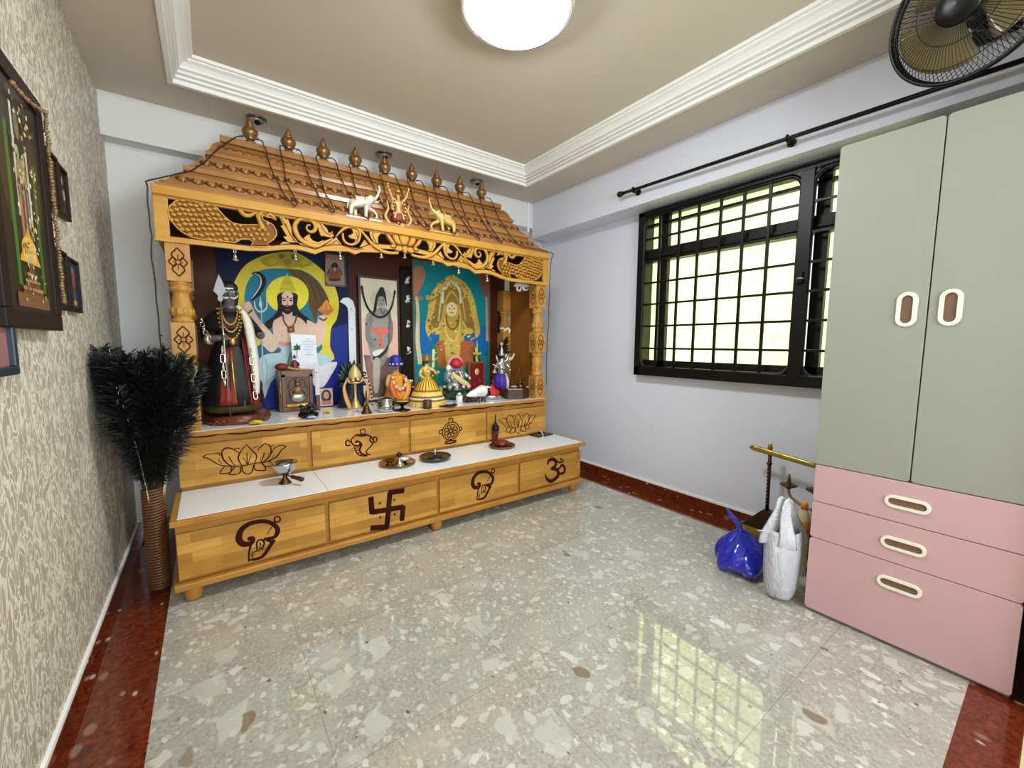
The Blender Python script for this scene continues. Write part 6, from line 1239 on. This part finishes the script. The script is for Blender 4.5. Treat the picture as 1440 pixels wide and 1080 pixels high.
b = MB(); b.lathe([(.048, 0), (.05, .03), (.04, .045), (.036, .075), (0, .076)], q, M((60, 40, 30), .4), 20); b.build('base', si)
skin('body', [(q.x+a, q.y+c_, q.z+z, r_) for a, c_, z, r_ in [(0, 0, .17, .034), (0, 0, .245, .036), (0, 0, .285, .030), (0, -.002, .308, .014), (0, -.005, .335, .026), (-.045, 0, .285, .014), (-.075, -.02, .25, .012), (-.10, -.045, .262, .010), (.045, 0, .285, .014), (.07, -.02, .245, .012), (.05, -.055, .23, .010)]], [(0,1),(1,2),(2,3),(3,4),(2,5),(5,6),(6,7),(2,8),(8,9),(9,10)], MSV, si)
small_face(si, q+Vector((0, -.005, .338)), .026, MSV)
MPUR = M((66, 36, 150), .5, 0, .3, 40); b = MB(); b.lathe([(.060, .074), (.072, .10), (.072, .15), (.056, .185), (.036, .20)], q, MPUR, 32, wav=lambda a, z: .06*math.sin(8*a)); o = b.build('purple_cloth', si); o.modifiers.new('solid', 'SOLIDIFY').thickness = .003
b = MB(); b.tube([q+Vector((.012, -.045, .20)), q+Vector((.014, -.076, .15)), q+Vector((.010, -.080, .085))], [.010, .014, .016], M((216, 200, 160), .5), 6, flat=((0, 1, 0), .003)); b.build('pale_sash', si)
b = MB(); b.lathe([(.030, .352), (.026, .375), (.014, .385), (.016, .392), (.008, .42), (.005, .435), (0, .438)], q, MSV, 16); b.ball(q+Vector((0, -.004, .452)), (.020, .006, .020), MSV, 8, 6); b.build('crown', si)
for s_ in (-1, 1): b = MB(); b.tube(smooth([q+Vector((.03*s_, 0, .30)), q+Vector((.055*s_, -.01, .325)), q+Vector((.062*s_, -.01, .36))], 4), wl([.012, .014, .003], 9), MSV, 6); b.build('shoulder_ornament', si)
b = MB(); b.tube([q+Vector((-.13, -.06, .285)), q+Vector((-.06, -.05, .255)), q+Vector((.03, -.06, .22))], .005, MSV, 6); b.build('flute', si)
b = MB(); b.tube(smooth([q+Vector((.055, .02, .36)), q+Vector((.085, .02, .325)), q+Vector((.125, .02, .33)), q+Vector((.150, .02, .37))], 5), wl([.014, .020, .014, .004], 16), M((220, 206, 170), .5), 8, flat=((0, 1, 0), .006)); b.build('white_crescent', si)
b = MB()
for k in range(34):
    a = rr.uniform(.1, 1.5); L = rr.uniform(.12, .30); c0 = q+Vector((.02, .035+rr.uniform(-.01, .02), .30)); e = c0+Vector((L*.85*math.sin(a)*.62+rr.uniform(-.02, .02), .01, L*math.cos(a)*.9)); b.tube(smooth([c0, (c0+e)/2+Vector((-.02, 0, .03)), e], 3), wl([.006, .016, .003], 7), MPLUME if k % 5 else MBRONZE, 5, flat=((0, 1, 0), .003))
b.build('dark_plume', si)['kind'] = 'stuff'
b = MB(); b.tube(smooth([q+Vector((.04, .03, .56)), q+Vector((.075, .02, .585)), q+Vector((.10, .02, .57)), q+Vector((.085, .02, .545))], 4), wl([.006, .012, .012, .003], 13), M((220, 210, 184), .5), 6, flat=((0, 1, 0), .006)); b.tube(smooth([q+Vector((.0, .02, .575)), q+Vector((.02, .02, .59)), q+Vector((.04, .02, .575))], 4), .006, M((220, 210, 184), .5), 6, flat=((0, 1, 0), .006)); b.build('plume_tip', si)
q = Vector((2.515, -.49, PZ1)); ba = thing('arched_idol', 'tiny brass idol under a pointed arch standing on the dark wooden plinth', 'figurine', q)
b = MB(); b.lathe([(.040, 0), (.044, .008), (.030, .018), (.034, .026), (0, .028)], q, MDBRASS, 18); b.build('base', ba)
b = MB(); P = smooth([q+Vector((.034*s_, .012, z)) for s_, z in ((-1, .026), (-1.15, .07), (-.9, .10), (-.45, .125), (0, .155), (.45, .125), (.9, .10), (1.15, .07), (1, .026))], 4); b.tube(P, .0045, MDBRASS, 6)
for k in range(2, len(P)-2, 3): b.ball(P[k], .007, MDBRASS, 6, 5)
b.build('arch', ba)
skin('body', [(q.x, q.y, q.z+.036, .014), (q.x, q.y, q.z+.066, .013), (q.x, q.y, q.z+.082, .007), (q.x, q.y-.001, q.z+.096, .010), (q.x-.02, q.y-.006, q.z+.036, .009), (q.x+.02, q.y-.006, q.z+.036, .009), (q.x-.02, q.y-.004, q.z+.06, .006), (q.x+.02, q.y-.004, q.z+.06, .006)], [(0,1),(1,2),(2,3),(0,4),(0,5),(1,6),(1,7)], MDBRASS, ba)
flower('pale lilac flower head on the plinth left of the tiny brass idol', (q.x-.072, q.y-.008, PZ1+.001), .030, LIL, (190, 150, 200))
flower('pale lilac flower head on the plinth right of the tiny brass idol', (q.x+.042, q.y-.046, PZ1+.001), .016, LIL, (190, 150, 200))
# white carved hanging piece
q = at(738, 402, 'Y', -.47); hw_ = thing('white_ornament', 'white curled ornament hanging under the frieze beside the right pillar', 'ornament', q)
b = MB(); MWO = M((226, 222, 216), .4, 0, .05)
b.tube(smooth([q+Vector((-.11, 0, -.01)), q+Vector((-.07, 0, .01)), q+Vector((-.02, 0, .012)), q+Vector((.04, 0, .004)), q+Vector((.10, 0, .022))], 5), wl([.008, .022, .026, .016, .003], 21), MWO, 8, flat=((0, 1, 0), .012)); b.build('curl', hw_)
b = MB(); b.tube(smooth([q+Vector((-.075, -.004, .0)), q+Vector((-.085, -.004, -.035)), q+Vector((-.055, -.004, -.045)), q+Vector((-.045, -.004, -.015))], 5), .009, MWO, 8); b.tube(smooth([q+Vector((-.02, -.004, .0)), q+Vector((-.015, -.004, -.03)), q+Vector((.02, -.004, -.03)), q+Vector((.06, -.004, -.01))], 4), wl([.012, .012, .008, .003], 13), MWO, 8); b.build('lower_curl', hw_)
b = MB(); b.tube([q+Vector((-.02, 0, .02)), Vector((q.x-.02, q.y, 1.836))], .0015, MBRONZE, 5); b.build('hanging_wire', hw_)

# ------------------------------------------------------------------ carved figures on the cornice
def elephant(label, px0, px1, py_top, flip, m, ms):
    a = at(px0, py_top, 'Y', -.600); c_ = at(px1, py_top, 'Y', -.600); x0, x1 = min(a.x, c_.x), max(a.x, c_.x); xm = (x0+x1)/2; Wd = x1-x0; f = -1 if flip else 1; Y = -.602; z0 = 1.892
    e = thing('carved_elephant', label, 'elephant carving', (xm, Y, z0), 'carved elephants on the cornice')
    X = lambda u: xm+f*(u-.5)*Wd
    b = MB(); b.box(min(X(.02), X(.98)), max(X(.02), X(.98)), Y-.022, Y+.022, z0, z0+.022, m); b.build('plinth', e, bevel=.002)
    s = Wd; jt = [(.26, 0, .50, .155), (.48, 0, .52, .165), (.62, 0, .56, .13), (.74, 0, .66, .105), (.86, 0, .70, .052), (.92, 0, .84, .042), (.97, 0, .98, .032), (.93, 0, 1.06, .026),
      (.17, -.06, .36, .085), (.15, -.07, .22, .062), (.15, -.07, .115, .055), (.27, .06, .36, .085), (.30, .07, .22, .062), (.30, .07, .115, .055), (.56, -.06, .38, .080), (.55, -.07, .24, .060), (.54, -.07, .115, .052), (.66, .06, .40, .075), (.80, .065, .36, .052), (.90, .065, .24, .045), (.84, .065, .15, .040), (.10, 0, .46, .03), (.07, 0, .30, .018)]
    skin('body', [(X(u), Y+v*s*.8, z0+w_*s, (r_*s*.62, r_*s*.95)) if False else (X(u), Y+v*s*.8, z0+w_*s, r_*s*.82) for u, v, w_, r_ in jt], [(0,1),(1,2),(2,3),(3,4),(4,5),(5,6),(6,7),(0,8),(8,9),(9,10),(0,11),(11,12),(12,13),(2,14),(14,15),(15,16),(2,17),(17,18),(18,19),(19,20),(0,21),(21,22)], m, e)
    for q_ in (-1, 1):
        b = MB(); b.ball((X(.68), Y+q_*s*.085, z0+.63*s), (s*.075, s*.014, s*.10), m, 12, 8); b.build('ear', e)
        b = MB(); b.ball((X(.79), Y+q_*s*.075, z0+.70*s), s*.014, ms, 7, 5); b.build('eye', e)
        b = MB(); b.tube([(X(.80), Y+q_*s*.05, z0+.60*s), (X(.90), Y+q_*s*.055, z0+.60*s), (X(.95), Y+q_*s*.055, z0+.66*s)], [s*.02, s*.016, s*.004], m, 6); b.build('tusk', e)
    b = MB(); rows = [[(X(.26+.26*i/6), Y+.15*s*math.sin(t_)*.86, z0+(.515+.155*math.cos(t_))*s) for i in range(7)] for t_ in [-1.5+3.0*k/10 for k in range(11)]]; sheet(b, rows, m); o = b.build('saddle_cloth', e); o.modifiers.new('solid', 'SOLIDIFY').thickness = .002
    b = MB()
    for u in (.26, .52): b.tube([(X(u), Y+.152*s*math.sin(t_)*.88, z0+(.515+.158*math.cos(t_))*s) for t_ in [-1.5+3.0*k/12 for k in range(13)]], s*.008, ms, 5)
    b.build('cloth_border', e)
elephant('pale silvery carved elephant with raised trunk on the left of the cornice figures', 484, 536, 285, False, M((216, 206, 186), .3, .2, .1, coat=.3), M((130, 110, 90), .4))
elephant('golden carved elephant with raised trunk on the right of the cornice figures', 602, 643, 310, True, M((206, 172, 92), .35, .1, .15, coat=.2), M((110, 76, 36), .4))
q = Vector((1.43, -.600, 1.892)); dt = thing('deity_carving', 'painted many-armed deity carving between the two elephants on the altar cornice', 'deity carving', q)
MDC = M((196, 150, 90), .4, .2, .35, 50); MDR = M((130, 44, 34), .45, 0, .3)
b = MB(); b.lathe([(.050, 0), (.055, .012), (.040, .022), (.046, .03), (0, .031)], q, MDC, 22, sy=.6); b.build('base', dt)
jt = [(0, 0, .10, .020), (0, 0, .15, .022), (0, 0, .185, .011), (0, -.004, .208, .016), (-.03, -.002, .165, .009), (-.052, -.008, .20, .008), (-.062, -.010, .235, .007), (.03, -.002, .165, .009), (.052, -.008, .20, .008), (.062, -.010, .235, .007), (-.045, -.014, .125, .008), (-.05, -.025, .10, .007), (.045, -.014, .125, .008), (.05, -.025, .10, .007), (-.03, -.012, .075, .013), (-.022, -.016, .035, .010), (.03, -.012, .075, .013), (.022, -.016, .035, .010)]
skin('body', [(q.x+a, q.y+c_, q.z+z, r_) for a, c_, z, r_ in jt], [(0,1),(1,2),(2,3),(1,4),(4,5),(5,6),(1,7),(7,8),(8,9),(4,10),(10,11),(7,12),(12,13),(0,14),(14,15),(0,16),(16,17)], MDC, dt)
small_face(dt, q+Vector((0, -.004, .210)), .016, MDC)
b = MB(); b.lathe([(.018, .218), (.020, .226), (.012, .238), (.008, .252), (0, .262)], q, MGOLD, 14); b.build('crown', dt)
b = MB(); b.lathe([(.050, .036), (.040, .07), (.026, .105), (.022, .112)], q, MDR, 26, sy=.7, wav=lambda a, z: .07*math.sin(9*a)); o = b.build('red_garment', dt); o.modifiers.new('solid', 'SOLIDIFY').thickness = .002
b = MB()
for s_ in (-1, 1):
    for k in range(12): t_ = k/11; b.ball(q+Vector((s_*(.028+.012*math.sin(PI*t_)), -.022, .17-.12*t_)), .0055, MDR if k % 2 else M((224, 206, 160), .4), 6, 5)
b.build('garland', dt)
for s_ in (-1, 1):
    b = MB(); b.tube(smooth([q+Vector((s_*.062, -.01, .235)), q+Vector((s_*.072, -.012, .255)), q+Vector((s_*.060, -.012, .262))], 3), .004, MGOLD, 5); b.build('held_emblem', dt)
    b = MB(); b.tube(smooth([q+Vector((s_*.05, 0, .01)), q+Vector((s_*.085, 0, .06)), q+Vector((s_*.065, 0, .11)), q+Vector((s_*.075, 0, .16))], 4), wl([.012, .010, .008, .004], 13), MDC, 6); b.build('side_ornament', dt)

# ------------------------------------------------------------------ things on the bench
B1 = BEN+.001
p = at(402, 681, 'Z', BEN); p = Vector((p.x, p.y+.02, B1))
ce = thing('incense_censer', 'silver footed incense bowl with dark wooden handle on the left of the bench', 'censer', p)
b = MB(); b.lathe([(.030, 0), (.032, .003), (.022, .014), (.012, .030), (.010, .048), (.0, .050)], p, MDBRASS, 20); b.build('foot', ce)
b = MB(); b.lathe([(.008, .048), (.028, .054), (.050, .078), (.064, .108), (.066, .116), (.062, .117), (.048, .088), (.02, .074), (0, .072)], p, MSTEEL, 32); b.build('bowl', ce)
b = MB(); b.lathe([(.046, .085), (.02, .083), (0, .084)], p, M((20, 18, 18), .8), 20); b.ball(p+Vector((.010, -.012, .086)), (.022, .016, .010), M((190, 188, 184), .9)); b.build('ash', ce)
hd = Vector((.55, -.80, -.10)).normalized(); h0 = p+Vector((.010, -.010, .044))
b = MB(); b.tube([h0, h0+hd*.035], .004, MBRONZE, 8); b.build('handle_rod', ce)
b = MB(); P = [h0+hd*t_ for t_ in (.030, .034, .05, .08, .105, .112)]; b.tube(P, [.007, .011, .010, .012, .013, .006], M((58, 26, 16), .35, 0, .2), 12); b.build('wooden_grip', ce)
def plate(name, label, c, r, m, rim=.014):
    t_ = thing(name, label, 'plate', c); b = MB(); b.lathe([(r*.62, 0), (r*.80, .003), (r*.97, rim), (r, rim+.002), (r*.97, rim+.004), (r*.80, .007), (0, .006)], c, m, 40); b.build('dish', t_); return t_
p = at(559, 653, 'Z', BEN); p = Vector((p.x, p.y, B1))
plate('brass_plate', 'brass plate crowded with small lamps and cups on the bench', p, .112, MBRASS)
q = p+Vector((-.055, -.010, .008)); i_ = thing('oil_lamp', 'small dark oil lamp on the left of the crowded brass plate', 'oil lamp', q)
b = MB(); b.lathe([(.024, 0), (.020, .006), (.010, .012), (.034, .030), (.036, .034), (.02, .028), (0, .026)], q, MDBRASS, 18); b.build('lamp', i_); b = MB(); b.tube([q+Vector((-.01, 0, .03)), q+Vector((-.042, -.005, .040))], [.004, .003], M((120, 40, 30), .6), 6); b.build('wick', i_)
q = p+Vector((-.004, -.045, .008)); i_ = thing('small_bell', 'tiny silver bell with black knob standing on the crowded brass plate', 'bell', q)
b = MB(); b.lathe([(.034, 0), (.034, .004), (.022, .016), (.012, .026), (.006, .036), (.005, .052), (0, .053)], q, MSTEEL, 20); b.build('bell_body', i_); b = MB(); b.lathe([(.005, .050), (.020, .060), (.022, .066), (.008, .074), (.006, .082), (0, .084)], q, MBLACK, 14); b.build('knob', i_)
q = p+Vector((.045, .004, .008)); i_ = thing('milk_bowl', 'tiny steel bowl of white powder on the crowded brass plate', 'bowl', q)
b = MB(); b.lathe([(.024, 0), (.036, .014), (.040, .024), (.037, .024), (.03, .014), (0, .012)], q, MSTEEL, 22); b.build('bowl', i_); b = MB(); b.lathe([(.036, .020), (.02, .025), (0, .027)], q, M((232, 228, 216), .8), 18); b.build('powder', i_)
q = p+Vector((.06, -.055, .008)); i_ = thing('wooden_scoop', 'tiny tan wooden cup at the right front of the crowded brass plate', 'cup', q)
b = MB(); b.lathe([(.018, 0), (.026, .010), (.026, .022), (.022, .022), (0, .012)], q, M((150, 104, 54), .5), 16); b.build('cup', i_)
q = p+Vector((.03, .060, .010)); i_ = thing('leaf_spoon', 'tan leaf-shaped spoon at the back of the crowded brass plate', 'spoon', q)
b = MB(); b.ball(q+Vector((.02, 0, .014)), (.026, .018, .012), M((166, 118, 60), .45), 12, 8); b.tube([q+Vector((.0, 0, .012)), q+Vector((-.05, .0, .012))], .004, M((166, 118, 60), .45), 6); b.build('spoon', i_)
p = at(612, 646, 'Z', BEN); p = Vector((p.x, p.y, B1))
t_ = plate('steel_plate', 'shallow steel plate holding an incense holder in the middle of the bench', p, .104, M((120, 118, 112), .25, 1.0, .1), .022)
q = p+Vector((0, 0, .008)); i_ = thing('incense_holder', 'round dark incense holder with an upright white stick on the steel plate', 'incense holder', q)
b = MB(); b.lathe([(.050, 0), (.050, .006), (.040, .012), (.020, .014), (.008, .020), (0, .022)], q, M((60, 56, 52), .35, .8, .3), 26); b.build('holder', i_); b = MB(); b.tube([q+Vector((0, 0, .018)), q+Vector((.001, 0, .060))], .003, M((230, 228, 224), .5), 6); b.build('stick', i_)
p = at(688, 619, 'Z', BEN); p = Vector((p.x, -.652, B1))
bt = thing('red_lamp_bottle', 'dark red slim bottle with black pointed top standing against the upper drawers', 'bottle', p)
b = MB(); b.lathe([(.026, 0), (.027, .006), (.016, .012), (.018, .02), (.027, .085), (.025, .092)], p, M((90, 14, 18), .2, 0, .1, coat=.3), 20); b.build('body', bt); b = MB(); b.lathe([(.026, .090), (.028, .10), (.027, .125), (.012, .145), (.007, .16), (.004, .215), (0, .217)], p, MBLACK, 18); b.build('top', bt)
p = at(707, 629, 'Z', BEN); p = Vector((p.x, p.y+.01, B1))
plate('brass_plate', 'brass plate holding a dark red bowl on the right of the bench', p, .098, MBRASS)
q = p+Vector((.004, .01, .008)); i_ = thing('red_bowl', 'dark red bowl of red powder on the right brass plate', 'bowl', q)
b = MB(); b.lathe([(.040, 0), (.050, .012), (.054, .030), (.050, .032), (.044, .022), (0, .020)], q, M((104, 26, 20), .3, 0, .2, coat=.3), 24); b.build('bowl', i_); b = MB(); b.lathe([(.047, .026), (.02, .032), (0, .034)], q, M((150, 30, 26), .9, 0, .3, 80), 18); b.build('powder', i_)
q = p+Vector((.060, -.01, .0085)); i_ = thing('betel_nut', 'small brown nut lying beside the red bowl on its plate', 'nut', q); b = MB(); b.ball(q+Vector((0, 0, .012)), (.018, .014, .012), M((96, 40, 26), .5)); b.build('nut', i_)
p = at(761, 612, 'Z', BEN); p = Vector((p.x, p.y, B1))
pd_ = thing('tablet', 'thin black tablet lying at the right back corner of the bench', 'tablet', p)
b = MB(); b.obox(p+Vector((0, 0, .005)), Vector((.085, .010, 0)), Vector((-.007, .055, 0)), Vector((0, 0, .005)), M((16, 15, 16), .2)); b.build('case', pd_, bevel=.003); b = MB(); b.obox(p+Vector((0, 0, .0103)), Vector((.078, .0092, 0)), Vector((-.006, .048, 0)), Vector((0, 0, .0004)), M((8, 8, 10), .08)); b.build('screen', pd_)
cb2 = MB(); cb2.tube(smooth([p+Vector((-.055, -.075, .003)), p+Vector((-.03, -.06, .005)), p+Vector((-.005, -.02, .016)), p+Vector((.02, .03, .022)), p+Vector((.05, .055, .014)), p+Vector((.085, .060, .004))], 6), .004, M((226, 226, 228), .4), 8); tag(cb2.build('charging_cable'), 'short white cable looped over the black tablet on the bench', 'cable')

# ------------------------------------------------------------------ rope vase with peacock feathers
V0 = Vector((.160, -.795, .001))
vz = thing('rope_vase', 'tall slim brown rope-wrapped vase standing on the red strip left of the altar', 'vase', V0)
MROPE = M((98, 60, 30), .45, .1, .4, 80, coat=.2)
b = MB(); b.lathe([(.034, 0), (.036, .01), (.036, .485), (.030, .487), (.030, .02), (0, .02)], V0, M((50, 32, 20), .6), 22); b.build('body', vz)
b = MB(); P = [V0+Vector((.037*math.cos(a), .037*math.sin(a), .008+.478*a/(2*PI*36))) for a in [2*PI*k/16 for k in range(36*16+1)]]; b.tube(P, .0066, MROPE, 6); b.build('rope_coil', vz)
MBARB = M((9, 12, 9), .6, 0, .5, 60); MBARB2 = M((12, 24, 14), .5, 0, .4, 60); MQUILL = M((196, 184, 158), .5); MQUILLD = M((44, 34, 24), .5)
def feather(L, bend, eye, seed):
    rd_ = random.Random(seed); f = thing('peacock_feather', 'dark peacock feather standing in the rope-wrapped vase', 'feather', (0, 0, 0), 'peacock feathers in the rope vase')
    cur = [Vector((bend*(t_**2.2), 0, L*t_*(1-.04*bend*t_))) for t_ in [k/14 for k in range(15)]]
    b = MB(); b.tube(cur, wl([.0030, .0026, .0012], 15), MQUILL if seed in (1, 4) else MQUILLD, 5); q_ = b.build('quill'); adopt(q_, f)
    b = MB()
    for k in range(150):
        t_ = .46+.53*k/149; i = min(13, int(t_*14)); u = t_*14-i; c0 = cur[i]*(1-u)+cur[i+1]*u
        for s_ in (-1, 1):
            ln = (.030+.050*math.sin(PI*min(1, (t_-.46)/.60)))*rd_.uniform(.7, 1.25)*(1.25 if t_ < .75 and rd_.random() < .3 else 1); az = rd_.uniform(-.7, .7)+(0 if s_ > 0 else PI)
            d = Vector((math.cos(az), math.sin(az), rd_.uniform(.3, 1.0) if t_ > .72 else rd_.uniform(-.35, .55))).normalized()
            e = c0+d*ln+Vector((0, 0, -.02*(1-t_))); sd = Vector((-math.sin(az), math.cos(az), 0))*(.0034 if t_ > .70 else .0010); up_ = Vector((0, 0, .004 if t_ > .72 else .0012))
            b.add([c0-up_, (c0+e)/2+sd, e, (c0+e)/2-sd, (c0+e)/2+up_*2], [(0, 1, 4), (1, 2, 4), (2, 3, 4), (3, 0, 4)], MBARB if rd_.random() < .75 else MBARB2)
    v_ = b.build('barbs'); adopt(v_, f); v_['kind'] = 'stuff'
    if eye:
        c0 = cur[13]; b = MB()
        for r_, cc, k in ((.020, (70, 110, 50), 0), (.015, (130, 120, 50), 1), (.010, (24, 110, 120), 2), (.006, (20, 24, 70), 3)): b.ball(c0+Vector((.0, -.006-.0018*k, .0)), (r_, .003, r_*1.25), M(cc, .3, .3, .2, 60), 14, 8)
        e_ = b.build('eye_spot'); adopt(e_, f)
    return f
protos = [feather(.98, .06, True, 1), feather(.94, .12, False, 2), feather(1.0, .10, False, 3), feather(.90, .17, True, 4)]
rf = random.Random(12); used = set()
for k in range(44):
    pi_ = (0, 1, 2, 1, 2, 3, 2, 1)[k % 8]; f = protos[pi_] if pi_ not in used else copy_tree(protos[pi_]); used.add(pi_)
    az = rf.uniform(-PI, PI)
    lean = rf.uniform(.0, .13)
    if math.cos(az) < 0: lean *= .45                                            # keep clear of the papered wall
    if math.sin(az) > .3 and math.cos(az) > .2: lean *= .6                      # and of the altar
    R = Matrix.Rotation(az, 4, 'Z') @ Matrix.Rotation(lean*.9, 4, 'Y')
    if pi_ in (1, 3) and math.cos(az) < -.1: R = Matrix.Rotation(az+PI*.5, 4, 'Z') @ Matrix.Rotation(lean*.5, 4, 'Y')
    if pi_ in (0, 3): R = R @ Matrix.Rotation(-az*.9 if lean < .03 else 0, 4, 'Z')
    d_ = (R @ Vector((0, 0, 1))).normalized(); hz = Vector((d_.x, d_.y, 0)); L0 = min(.40, .040/max(.02, hz.length)); hu = hz.normalized() if hz.length > 1e-4 else Vector((1, 0, 0))
    f.location = V0+Vector((0, 0, .487))+hu*.018-d_*L0                             # every quill runs through the mouth of the vase
    sc_f = (rf.uniform(1.00, 1.075)-f.location.z)/(.93*d_.z); f.rotation_euler = R.to_euler(); f.scale = (sc_f,)*3
